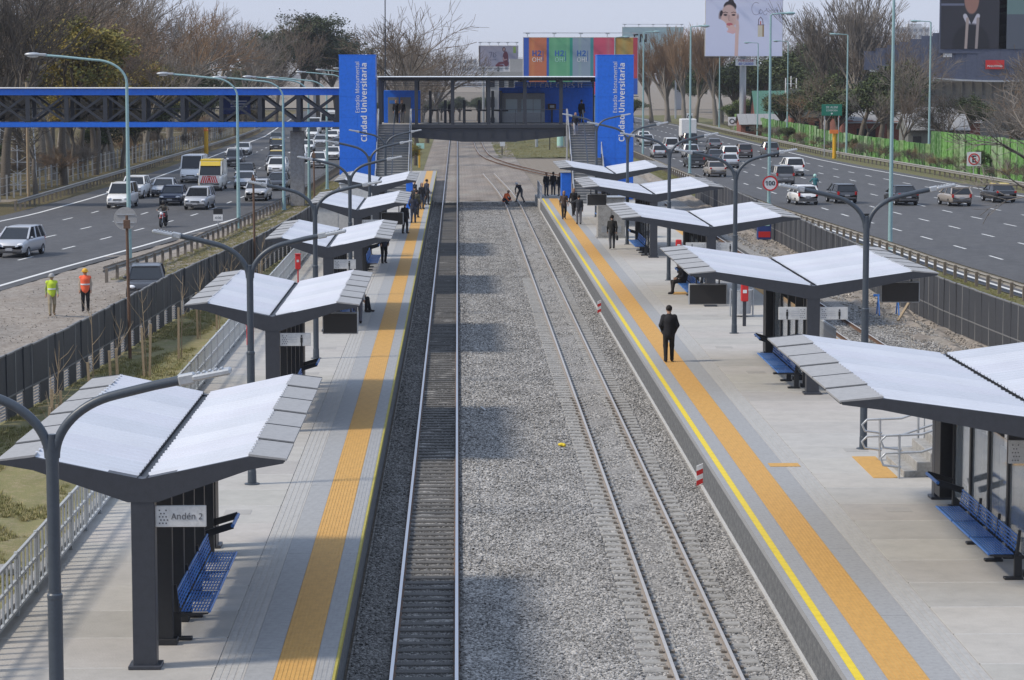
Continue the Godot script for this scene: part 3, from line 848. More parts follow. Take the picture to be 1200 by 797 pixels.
var bench_mesh := {}
func bench(at: Vector3, s: float, l: float, sh: Node3D) -> void:
	var lab: String = sh.get_meta("label")
	var t := thing("bench", "blue wire bench in the " + lab.get_slice(",", 0).replace("butterfly roofed grey ", "").replace(" on the wide platform", ""), "bench", at, 0.0, "blue wire benches in the shelters")
	if s < 0: t.get_meta_list()
	for k in 3:
		var z := -k * 1.72
		var seat := G.new()
		for j in 9: seat.bar(Vector3(s * (0.08 + j * 0.05), 0.455, z), Vector3(s * (0.08 + j * 0.05), 0.455, z - 1.62), 0.024, 0.014)
		for j in 7: seat.bar(Vector3(s * 0.06, 0.446, z - 0.06 - j * 0.25), Vector3(s * 0.5, 0.446, z - 0.06 - j * 0.25), 0.02, 0.012)
		seat.tube([Vector3(s * 0.52, 0.45, z), Vector3(s * 0.52, 0.45, z - 1.62)], 0.024, 8)
		obj("seat", seat, M.blue_seat, t)
		var back := G.new()
		for j in 4: back.bar(Vector3(s * (0.05 - j * 0.012), 0.53 + j * 0.065, z), Vector3(s * (0.05 - j * 0.012), 0.53 + j * 0.065, z - 1.62), 0.014, 0.026)
		for j in 7: back.bar(Vector3(s * 0.06, 0.5, z - 0.06 - j * 0.25), Vector3(s * 0.01, 0.76, z - 0.06 - j * 0.25), 0.016, 0.012)
		back.tube([Vector3(s * 0.0, 0.78, z), Vector3(s * 0.0, 0.78, z - 1.62)], 0.02, 8)
		obj("backrest", back, M.blue_seat, t)
		var br := G.new()
		br.prism(PackedVector2Array([Vector2(-0.1, 0.36), Vector2(0.5, 0.42), Vector2(0.52, 0.44), Vector2(-0.1, 0.44)]), Vector3(0, 0, z + 0.03), Vector3(s, 0, 0), Vector3.UP, 0.05)
		br.bar(Vector3(s * 0.02, 0.44, z + 0.05), Vector3(s * -0.02, 0.9, z + 0.05), 0.05, 0.05)
		br.bbox(Vector3(s * 0.0, 0.22, z + 0.05), Vector3(0.14, 0.44, 0.08), 0.008)
		br.bbox(Vector3(s * 0.08, 0.025, z + 0.05), Vector3(0.34, 0.05, 0.16), 0.01)
		obj("bracket", br, M.black_frame, t)
	var lean := G.new()
	lean.tube([Vector3(s * 0.42, 0.86, -5.5), Vector3(s * 0.42, 0.86, -6.7)], 0.035, 8)
	obj("leaning_rail", lean, M.blue_seat, t)
	var lb := G.new()
	for z in [-5.55, -6.65]: lb.bar(Vector3(s * -0.1, 0.7, z), Vector3(s * 0.42, 0.86, z), 0.06, 0.12)
	obj("rail_bracket", lb, M.black_frame, t)

func sign_plate(parent: Node3D, at: Vector3, w: float, h: float, words: String, man: bool, flip := 1.0) -> void:
	var g := G.new()
	g.bbox(Vector3.ZERO, Vector3(w, h, 0.06), 0.008)
	var o := obj("sign_plate", g, M.offwhite, parent)
	o.position = at
	for i in 3:
		for j in 5:
			var d := G.new()
			d.box(Vector3(flip * (-w / 2 + 0.07 + i * 0.05 + (j % 2) * 0.02), -h / 2 + 0.06 + j * (h - 0.1) / 4.6, 0.033), Vector3(0.022, 0.022, 0.004))
			if i + j != 5: obj("dot", d, M.grey_text, o)
	if words: text(words, 0.13, M.grey_text, o, Vector3(0.1, 0, 0.034))
	if man:
		var m := G.new()
		var x := flip * 0.16
		m.ball(Vector3(x, 0.09, 0.034), Vector3(0.026, 0.026, 0.005), 8, 4)
		m.box(Vector3(x, -0.01, 0.034), Vector3(0.06, 0.13, 0.004)); m.box(Vector3(x, -0.12, 0.034), Vector3(0.04, 0.1, 0.004))
		obj("pictogram", m, M.black, o)
		for k in 3:
			var ln := G.new()
			ln.box(Vector3(flip * -0.08, 0.06 - k * 0.06, 0.033), Vector3(0.24, 0.012, 0.003))
			obj("print_line", ln, M.galv, o)

func screen(label: String, at: Vector3, w: float, h: float, top: float, turn := 0.0) -> void:
	var t := thing("display_screen", label, "screen", at, turn, "hanging display screens")
	var g := G.new()
	g.bbox(Vector3.ZERO, Vector3(w, h, 0.22), 0.015)
	obj("casing", g, M.galv, t)
	for s in [-1.0, 1.0]:
		var p := G.new()
		p.box(Vector3(0, 0, s * 0.113), Vector3(w - 0.05, h - 0.05, 0.006))
		obj("screen_face", p, M.screen, t)
	var r := G.new()
	for s in [-0.3, 0.3]: r.tube([Vector3(s * w, h / 2, 0), Vector3(s * w, top - at.y, 0)], 0.025, 6)
	obj("hanger", r, M.anthracite, t)

func double_lamp(label: String, at: Vector3, fork: float, group: String) -> Node3D:
	var t := thing("platform_lamp", label, "lamp post", at, 0.0, group)
	var p := G.new()
	p.lathe(Vector3.ZERO, [Vector2(0, 0), Vector2(0.17, 0), Vector2(0.17, 0.02), Vector2(0.1, 0.03), Vector2(0.095, 0.3), Vector2(0.09, 0.31)], 14)
	p.tube([Vector3(0, 0.05, 0), Vector3(0, fork * 0.6, 0)], 0.088, 14, false)
	p.lathe(Vector3(0, fork * 0.6, 0), [Vector2(0.088, -0.02), Vector2(0.094, 0), Vector2(0.094, 0.04), Vector2(0.078, 0.06)], 14)
	p.tube([Vector3(0, fork * 0.6, 0), Vector3(0, fork - 0.35, 0), Vector3(0, fork - 0.2, 0), Vector3(0, fork + 0.02, 0)], [0.075, 0.075, 0.085, 0.05], 14)
	obj("pole", p, M.lamp_grey, t)
	for s in [-1.0, 1.0]:
		var a := G.new()
		var pts := []
		for k in 15:
			var u := k / 14.0
			var ang := u * 1.28
			pts.append(Vector3(s * (0.035 + 1.03 * (1.0 - cos(ang))), fork - 0.26 + 0.78 * sin(ang), 0))
		var e: Vector3 = pts[-1]
		pts.append(e + Vector3(s * 0.45, 0.11, 0)); pts.append(e + Vector3(s * 0.8, 0.18, 0))
		a.tube(pts, 0.058, 10)
		obj("arm", a, M.lamp_grey, t)
		var tip: Vector3 = pts[-1]
		var bs := Basis(Vector3.BACK, s * 0.19)
		var h := G.new()
		h.bbox(tip + bs * Vector3(s * 0.03, 0.0, 0), Vector3(0.2, 0.13, 0.16), 0.02, bs)
		h.bbox(tip + bs * Vector3(s * 0.33, 0.0, 0), Vector3(0.46, 0.075, 0.24), 0.02, bs)
		var hd := obj("lamp_head", h, M.galv, t)
		var fin := G.new()
		for k in 5: fin.box(tip + bs * Vector3(s * (0.17 + k * 0.07), 0.045, 0), Vector3(0.03, 0.02, 0.2), bs)
		obj("cooling_fin", fin, M.galv, hd)
	return t

func build_station() -> void:
	# narrow platform
	var xs := [-4.81, -4.68, -4.53, -4.42, -4.38]
	var ds := [38.6, 64.3, 89.4, 113.2, 136.6]
	var near := ["with the track number sign on its post", "beside the red hydrant box, second along", "where a person in a grey vest waits", "with a grey cabin behind it", "at the foot of the blue tower"]
	for i in 5:
		var s := shelter("narrow butterfly roofed grey shelter " + near[i], V(xs[i], 0.85, ds[i]), 2.17, 2.95, 10.3, [1.0])
		sign_plate(s, Vector3(0.18 + 0.39, 2.36, -0.1), 0.78, 0.33, "Andén 2" if i == 0 else "", i > 0)
	screen("black hanging display under the narrow platform shelter by the hydrant box", V(-3.05, 3.45, 66.2), 0.92, 0.56, 4.0)
	screen("black hanging display under the narrow platform shelter by the grey cabin", V(-2.95, 3.3, 115.5), 1.0, 0.56, 4.0)
	# wide platform
	var xr := [10.35, 10.02, 9.8, 9.55, 9.15]
	var dr := [43.8, 71.6, 98.6, 124.4, 149.0]
	var nr := ["covering the stair head on the wide platform", "with two pictogram signs on the wide platform", "above the red box on the wide platform, third along", "beside the tall grey cabinets on the wide platform", "by the stairs of the wide platform"]
	for i in 5:
		var s := shelter("broad butterfly roofed grey shelter " + nr[i], V(xr[i], 0.85, dr[i]), [3.72, 3.5, 3.45, 3.4, 3.2][i], 3.08, 10.4, [-1.0])
		if i == 0: sign_plate(s, Vector3(0.0, 2.3, -1.6), 0.9, 0.42, "Andén 1", false)
		else:
			sign_plate(s, Vector3(-0.18 - 0.4, 2.3, -0.1), 0.8, 0.36, "", true, -1.0)
			sign_plate(s, Vector3(0.18 + 0.4, 2.3, -0.1), 0.8, 0.36, "", true)
	screen("black hanging display over the platform under the two sign shelter", V(7.2, 3.55, 73.4), 1.1, 0.6, 4.2)
	screen("black hanging display on the siding side of the two sign shelter", V(12.72, 3.62, 73.2), 1.12, 0.6, 4.2)
	screen("black hanging display beside the tall grey cabinets", V(6.85, 3.6, 126.0), 0.98, 0.56, 4.2)
	# lamps
	var ll := [[-4.79, 30.0], [-4.57, 56.2], [-4.51, 81.0], [-4.37, 104.0], [-4.36, 127.0], [-4.22, 150.0]]
	var rl := [[9.81, 61.2], [9.62, 88.5], [9.18, 111.0], [8.89, 134.0], [8.61, 159.0]]
	for e in ll: double_lamp("twin armed dark grey lamp post standing along the narrow platform", V(e[0], 0.85, e[1]), 4.85, "lamps of the narrow platform")
	for e in rl: double_lamp("tall twin armed dark grey lamp post standing along the wide platform", V(e[0], 0.85, e[1]), 5.62, "lamps of the wide platform")
	# grey railing along the back of the narrow platform
	var r := thing("platform_railing", "pale grey steel railing along the back of the narrow platform", "railing", V(-7.42, 0.85, 0))
	var rt := G.new()
	for y in [0.12, 0.62, 1.05]:
		rt.box(V(0, y, 90), Vector3(0.05, 0.05, 124))
	obj("handrail", rt, M.rail_paint, r)
	var pm := G.new(); pm.bbox(Vector3(0, 0.55, 0), Vector3(0.07, 1.1, 0.07), 0.008)
	var pmm := pm.mesh()
	var sm := G.new(); sm.box(Vector3(0, 0.58, 0), Vector3(0.03, 0.92, 0.07))
	var smm := sm.mesh()
	for i in 62:
		var d := 28.5 + i * 2.0
		put("post", pmm, M.rail_paint, r, Transform3D(Basis.IDENTITY, V(0, 0, d)))
	for i in 290:
		var d := 36.0 + i * 0.4
		put("slat", smm, M.rail_paint, r, Transform3D(Basis.IDENTITY, V(0.0, 0, d)))
	var rp := Node3D.new(); rp.name = "platform_ramp"; add_child(rp); rp.set_meta("kind", "structure")
	for k in 4:
		var rg := cg(); rg.col = Color(0.9, 0.9, 0.9); rg.bbox(V(7.0, 0.28 - k * 0.02, 183.6 + k * 3.0), Vector3(2.3, 0.68, 2.96), 0.02); obj("slab", rg, M.concrete, rp)
	var gr := thing("end_railing", "grey steel railing panel at the end of the wide platform", "railing", V(6.0, 0.6, 183))
	for y in [0.15, 0.6, 1.1]:
		var q := G.new(); q.tube([Vector3(0, y, 0), Vector3(0, y, -9)], 0.03, 6); obj("rail", q, M.galv, gr)
	for k in 7:
		var q := G.new(); q.tube([Vector3(0, -0.1, -k * 1.5), Vector3(0, 1.1, -k * 1.5)], 0.03, 6); obj("post", q, M.galv, gr)
	fences()
	platform_bits()

func fences() -> void:
	for side in 2:
		var tab: Array = L_FENCE if side == 0 else R_FENCE
		var f := thing("panel_fence", ["black panel fence between the grass strip and the dirt verge", "black panel fence between the siding and the roadside grass"][side], "fence")
		var d := 58.0 if side == 0 else 72.0
		var n := 0
		var sheet := G.new(); sheet.box(Vector3(0, 1.27, 0.0), Vector3(0.04, 1.2, 0.93))
		var low := G.new()
		low.box(Vector3(0, 0.34, 0.0), Vector3(0.04, 0.64, 0.93))
		var slats := G.new()      # louvred lower panel
		for k in 7: slats.box(Vector3(0, 0.08 + k * 0.09, 0.0), Vector3(0.05, 0.045, 0.62), Basis(Vector3.BACK, 0.5))
		var post := G.new(); post.bbox(Vector3(0, 0.95, 0), Vector3(0.07, 1.95, 0.07), 0.008)
		var rail := G.new()
		for y in [0.66, 1.89]: rail.box(Vector3(0.0, y, 0), Vector3(0.07, 0.045, 1.0))
		var ms := [sheet.mesh(), low.mesh(), slats.mesh(), post.mesh(), rail.mesh()]
		while d < 200.0 and n < 150:
			var a := Vector2(along(tab, d), d)
			var b := Vector2(along(tab, d + 1.0), d + 1.0)
			var m := (a + b) / 2
			var ang := atan2(-(b.x - a.x), b.y - a.y)
			var lean := rnd(-0.02, 0.02)
			var tr := Transform3D(Basis(Vector3.UP, ang) * Basis(Vector3.BACK, lean), V(m.x, -0.03, m.y))
			put("panel", ms[0], M.fence_sheet, f, tr)
			put("lower_panel", ms[2] if side == 0 and n % 2 == 0 else ms[1], M.block if side == 0 and n % 2 == 0 else M.fence_sheet, f, tr)
			put("post", ms[3], M.fence_bar if n % 2 == 0 else M.fence_sheet, f, Transform3D(Basis(Vector3.UP, ang), V(a.x, -0.03, a.y)))
			put("fence_rail", ms[4], M.fence_bar, f, tr)
			d += 1.0; n += 1

func platform_bits() -> void:
	# red hydrant boxes on posts
	for e in [[-6.35, 78.0, "red hydrant box just behind the second narrow shelter"], [-6.75, 108.0, "red hydrant box on a post at the railing before the grey cabin"], [-6.55, 133.0, "red hydrant box near the wide pale cabin"]]:
		var t := thing("hydrant_box", e[2], "hydrant box", V(e[0], 0.85, e[1]), 0.0, "red hydrant boxes on the narrow platform")
		var p := G.new(); p.tube([Vector3(0, 0, 0), Vector3(0, 0.9, 0)], 0.03, 8); obj("post", p, M.red, t)
		var b := G.new(); b.bbox(Vector3(0, 1.05, 0), Vector3(0.22, 0.62, 0.18), 0.03); obj("box", b, M.red, t)
		var w := G.new(); w.box(Vector3(0, 1.1, 0.093), Vector3(0.1, 0.1, 0.006)); obj("label_plate", w, M.offwhite, t)
		var c := G.new(); c.bbox(Vector3(0, 1.385, 0), Vector3(0.26, 0.04, 0.22), 0.01); obj("hood", c, M.red, t)
	for e in [[9.95, 115.0, "red equipment box behind the bench of the third wide shelter"], [10.25, 91.0, "red equipment box by the waste bin on the wide platform"]]:
		var t := thing("hydrant_box", e[2], "hydrant box", V(e[0], 0.85, e[1]))
		var b := G.new(); b.bbox(Vector3(0, 1.2, 0), Vector3(0.26, 0.62, 0.2), 0.03); obj("box", b, M.red, t)
		var p := G.new(); p.bbox(Vector3(0, 0.45, 0), Vector3(0.12, 0.9, 0.1), 0.01); obj("post", p, M.anthracite, t)
		var w := G.new(); w.box(Vector3(0, 1.25, 0.103), Vector3(0.14, 0.12, 0.006)); obj("label_plate", w, M.white, t)
	# waste bin
	var bin := thing("waste_bin", "grey cylindrical waste bin beside the handrails on the wide platform", "bin", V(10.55, 0.85, 94.6))
	var g := G.new(); g.lathe(Vector3.ZERO, [Vector2(0, 0.12), Vector2(0.34, 0.12), Vector2(0.38, 0.95), Vector2(0.4, 0.97), Vector2(0.4, 1.0), Vector2(0.34, 1.0), Vector2(0.32, 0.3), Vector2(0, 0.3)], 20); obj("drum", g, M.galv, bin)
	var st := G.new(); st.tube([Vector3(-0.42, 0, 0), Vector3(-0.42, 1.05, 0)], 0.03, 8); st.tube([Vector3(0.42, 0, 0), Vector3(0.42, 1.05, 0)], 0.03, 8); st.bar(Vector3(-0.42, 0.6, 0), Vector3(0.42, 0.6, 0), 0.03, 0.03); obj("stand", st, M.galv, bin)
	# tall cabinets
	for e in [[8.35, 139.5, 2.15, 1.5, "tall pale grey technical cabinet with a vent grille, beside the display"], [-5.8, 125.5, 2.4, 2.2, "pale grey technical cabin behind the fourth narrow shelter"], [-5.7, 153.0, 2.3, 2.6, "wide pale grey cabin at the foot of the blue tower"]]:
		var t := thing("technical_cabinet", e[4], "cabinet", V(e[0], 0.85, e[1]))
		var c := G.new(); c.bbox(Vector3(0, e[2] / 2 + 0.05, 0), Vector3(e[3], e[2], 1.1), 0.03); obj("body", c, M.offwhite if e[0] < 0 else M.sleeper_concrete, t)
		var pl := G.new(); pl.box(Vector3(0, 0.04, 0), Vector3(e[3] + 0.1, 0.08, 1.2)); obj("plinth", pl, M.sleeper_concrete, t)
		for s in [-0.25, 0.25]:
			var dr := G.new(); dr.box(Vector3(s * e[3], e[2] / 2 + 0.05, 0.556), Vector3(e[3] * 0.46, e[2] * 0.92, 0.012)); var dd := obj("door", dr, M.offwhite if e[0] < 0 else M.sleeper_concrete, t)
			var vg := G.new()
			for k in 6: vg.box(Vector3(s * e[3], 0.35 + k * 0.06, 0.566), Vector3(e[3] * 0.22, 0.03, 0.01))
			obj("vent_slat", vg, M.galv, dd)
			var hn := G.new(); hn.box(Vector3(s * e[3] * 0.2, e[2] * 0.5, 0.57), Vector3(0.03, 0.14, 0.02)); obj("handle", hn, M.black, dd)
		var rf := G.new(); rf.bbox(Vector3(0, e[2] + 0.08, 0), Vector3(e[3] + 0.14, 0.07, 1.26), 0.015); obj("cabinet_roof", rf, M.galv, t)
	# stair head with tubular handrails below the first wide shelter
	var sh := thing("platform_stair", "concrete stair and ramp with tubular handrails under the broad shelter", "stairs", V(10.1, 0.85, 57.05))
	for k in 5:
		var s := G.new(); s.bbox(Vector3(0.1 + k * 0.3, 0.07 + k * 0.1, -1.0), Vector3(0.32, 0.14 + k * 0.2, 2.4), 0.01); obj("step", s, M.sleeper_concrete, sh)
	for z in [0.35, -2.3]:
		for y in [0.55, 0.95]:
			var hr := G.new()
			hr.tube([Vector3(-0.15, y - 0.3, z), Vector3(-0.55, y - 0.25, z), Vector3(-0.62, y - 0.1, z), Vector3(-0.5, y + 0.02, z), Vector3(-0.15, y + 0.03, z), Vector3(0.3, y + 0.05, z), Vector3(2.4, y + 0.75, z)], 0.028, 8)
			obj("handrail", hr, M.galv, sh)
		for x in [-0.2, 0.7, 1.6]:
			var po := G.new(); po.tube([Vector3(x, 0, z), Vector3(x, 1.0 + maxf(0, x * 0.32), z)], 0.03, 8); obj("handrail_post", po, M.galv, sh)
	for k in 8:
		var ba := G.new(); ba.box(Vector3(0.9 + k * 0.2, 0.75 + k * 0.07, -2.6), Vector3(0.03, 1.1, 0.03)); obj("baluster", ba, M.rail_paint, sh)
	# grey balustrade further along the wide platform
	var bl := thing("balustrade", "pale grey balustrade beside the waste bin on the wide platform", "railing", V(11.9, 0.85, 80.0))
	for y in [0.1, 1.0]:
		var hb := G.new(); hb.box(Vector3(0, y, -4.0), Vector3(0.05, 0.05, 8.0)); obj("handrail", hb, M.rail_paint, bl)
	for k in 34:
		var q := G.new(); q.box(Vector3(0, 0.55, -k * 0.24), Vector3(0.025, 0.9, 0.06)); obj("baluster", q, M.rail_paint, bl)
	# wooden stakes with bare saplings in the grass strip
	var spots := [[-10.6, 66.0, 1.35, 2], [-11.15, 70.0, 1.3, 2], [-10.9, 75.5, 1.5, 1], [-10.75, 79.0, 1.45, 2], [-10.3, 83.5, 1.75, 2], [-9.7, 88.5, 1.9, 1], [-9.75, 95.5, 1.7, 1], [-9.35, 99.0, 1.5, 1], [-9.9, 109.0, 1.6, 1], [-8.75, 112.0, 1.6, 2]]
	for e in spots:
		var sk := thing("tree_stake", "rough wooden stake planted in the grass strip beside the black fence", "stake", V(e[0], -0.03, e[1]), 0.0, "tree stakes in the grass strip")
		for k in e[3]:
			var q := G.new(); q.bar(Vector3(k * 0.22 + rnd(-0.03, 0.03), 0, rnd(-0.1, 0.1)), Vector3(k * 0.22 + rnd(-0.06, 0.06), e[2] * rnd(0.92, 1.05), rnd(-0.1, 0.1)), 0.085, 0.075)
			obj("stake", q, M.timber, sk)
		var sp := thing("sapling", "thin bare sapling growing by a wooden stake along the black fence", "sapling", V(e[0] + 0.1, -0.03, e[1] + 0.05), 0.0, "bare saplings in the grass strip")
		var q2 := G.new()
		var h := rnd(2.2, 3.1)
		var top := Vector3(rnd(-0.25, 0.25), h, rnd(-0.2, 0.2))
		q2.tube([Vector3.ZERO, Vector3(top.x * 0.3, h * 0.45, 0), top], [0.022, 0.016, 0.006], 5)
		for k in 9:
			var u := rnd(0.3, 0.9)
			var o := Vector3(top.x * u, h * u, top.z * u)
			var dr := Vector3(rnd(-1, 1), rnd(0.7, 1.4), rnd(-0.7, 0.7)) * rnd(0.3, 0.6)
			q2.tube([o, o + dr * 0.6, o + dr + Vector3(0, 0.1, 0)], [0.009, 0.007, 0.003], 4)
		obj("stem", q2, M.twig if M.has("twig") else M.timber, sp)
	# rusty service poles in the strip
	for e in [[-11.4, 88.7, 5.0], [-9.75, 123.0, 5.0], [-9.2, 165.0, 4.8]]:
		var t := thing("rusty_pole", "slim rust red service pole standing in the grass strip", "pole", V(e[0], -0.03, e[1]), 0.0, "rusty poles in the grass strip")
		var q := G.new(); q.tube([Vector3.ZERO, Vector3(-0.04, e[2], 0)], [0.06, 0.05], 8); obj("shaft", q, M.rust, t)
		var q3 := G.new(); q3.bbox(Vector3(-0.03, e[2] - 0.3, 0.08), Vector3(0.22, 0.3, 0.14), 0.01); obj("junction_box", q3, M.rust, t)
	# kerb stone in the grass
	var ks := G.new(); ks.bbox(Vector3.ZERO, Vector3(0.9, 0.16, 0.5), 0.03)
	var ko := obj("concrete_block", ks, M.sleeper_concrete); ko.position = V(-9.2, 0.04, 50.6); ko.rotation.y = 0.3
	tag(ko, "loose concrete block lying in the grass strip", "block")
	# blue bench ends and cut timber lying on the bank
	var bm := thing("blue_barrier", "blue folding trestle leaning by the siding fence", "trestle", V(17.6, 0, 104.0))
	for s in [-0.4, 0.4]:
		var q := G.new(); q.bar(Vector3(s, 0, 0.35), Vector3(s, 0.8, 0), 0.05, 0.05); q.bar(Vector3(s, 0, -0.35), Vector3(s, 0.8, 0), 0.05, 0.05); obj("leg", q, M.blue_seat, bm)
	var q4 := G.new(); q4.bar(Vector3(-0.6, 0.8, 0), Vector3(0.6, 0.8, 0), 0.06, 0.09); obj("beam", q4, M.blue_seat, bm)
	var pk := G.new(); pk.bar(Vector3(0, 0.05, 0), Vector3(0.9, 1.1, -1.2), 0.1, 0.06)
	var po2 := obj("timber_plank", pk, M.timber); po2.position = V(17.5, 0, 101.0); tag(po2, "timber plank propped against the siding fence", "plank")
	var bt := G.new(); bt.bbox(Vector3(0, 0.1, 0), Vector3(1.9, 0.16, 0.5), 0.02)
	var bo := obj("blue_beam", bt, M.blue_seat); bo.position = V(17.0, 0.0, 87.6); bo.rotation.y = 0.12; tag(bo, "blue painted beam lying on the bank beside the siding", "beam")

func text_fit(s: String, length: float, m: Material, parent: Node, at: Vector3, b := Basis.IDENTITY, bold := false, font := "Droid Sans") -> MeshInstance3D:
	var o := text(s, 0.5, m, parent, at, b, bold, font)
	var w: float = o.mesh.get_aabb().size.x
	if w > 0.001: o.mesh.pixel_size *= length / w
	return o

func tower(label: String, x0: float, x1: float, tx_e: float, tx_c: float, d: float) -> void:
	var t := thing("lift_tower", label, "tower", V((x0 + x1) / 2, 0.85, d))
	var w := x1 - x0
	var h := 10.1
	var core := G.new(); core.box(Vector3(0, h / 2 - 0.05, -1.3), Vector3(w - 0.1, h - 0.1, 2.5)); obj("core", core, M.blue, t)
	var pw := w / 2
	var ph := h / 7
	var pm := G.new(); pm.bbox(Vector3.ZERO, Vector3(pw - 0.012, ph - 0.012, 0.05), 0.006)
	var mesh := pm.mesh()
	var sm := G.new(); sm.bbox(Vector3.ZERO, Vector3(0.05, ph - 0.012, 1.24), 0.006)
	var smesh := sm.mesh()
	for j in 7:
		for i in 2:
			put("cladding_panel", mesh, M.blue, t, Transform3D(Basis.IDENTITY, Vector3(-w / 2 + pw * (i + 0.5), ph * (j + 0.5), -0.02)))
			for s in [-1.0, 1.0]:
				put("side_panel", smesh, M.blue, t, Transform3D(Basis.IDENTITY, Vector3(s * (w / 2 - 0.025), ph * (j + 0.5), -0.7 - i * 1.25)))
	var cap := G.new(); cap.bbox(Vector3(0, h + 0.03, -1.3), Vector3(w + 0.06, 0.06, 2.62), 0.01); obj("parapet_cap", cap, M.blue, t)
	var up := Basis(Vector3.UP, Vector3.LEFT, Vector3.BACK)
	text_fit("Ciudad Universitaria", 5.5, M.white, t, Vector3(tx_c, 10.45 - 2.77 - 0.85, 0.012), up, true)
	text_fit("Estadio Monumental", 3.55, M.white, t, Vector3(tx_e, 10.5 - 1.77 - 0.85, 0.012), up)

func stairway(label: String, x0: float, x1: float) -> void:
	var t := thing("stairway", label, "stairs", V((x0 + x1) / 2, 0.85, 175.0))
	var w := x1 - x0
	var n := 30
	var st := G.new(); st.box(Vector3(0, 0.083, 0), Vector3(w - 0.1, 0.16, 0.4)); var sm := st.mesh()
	var ns := G.new(); ns.box(Vector3(0, 0, 0), Vector3(w - 0.1, 0.03, 0.05)); var nm := ns.mesh()
	for k in n:
		var s := put("step", sm, M.galv_dark, t, Transform3D(Basis.IDENTITY, Vector3(0, k * 0.1727, -k * 0.36 - 0.2)))
		put("nosing", nm, M.fascia, s, Transform3D(Basis.IDENTITY, Vector3(0, 0.15, 0.2)))
	for s in [-1.0, 0.0, 1.0]:
		var x: float = s * (w / 2 - 0.04)
		if s != 0.0:
			var g := G.new(); g.bar(Vector3(x, 0.1, 0), Vector3(x, 5.3, -10.8), 0.06, 0.4); obj("stringer", g, M.anthracite, t)
			for k in 6:
				var p := G.new(); p.tube([Vector3(x, k * 0.95 + 0.1, -k * 2.0), Vector3(x, k * 0.95 + 1.2, -k * 2.0)], 0.035, 6); obj("baluster", p, M.offwhite, t)
		var h := G.new(); h.tube([Vector3(x, 1.0, 0), Vector3(x, 6.2, -10.8)], 0.035, 8); obj("handrail", h, M.galv if s != 0.0 else M.lamp_grey, t)
	for s in [-1.0, 1.0]:
		var p := G.new(); p.bbox(Vector3(s * w / 2, 3.1, -10.75), Vector3(0.12, 6.4, 0.12), 0.01); obj("support_post", p, M.offwhite, t)

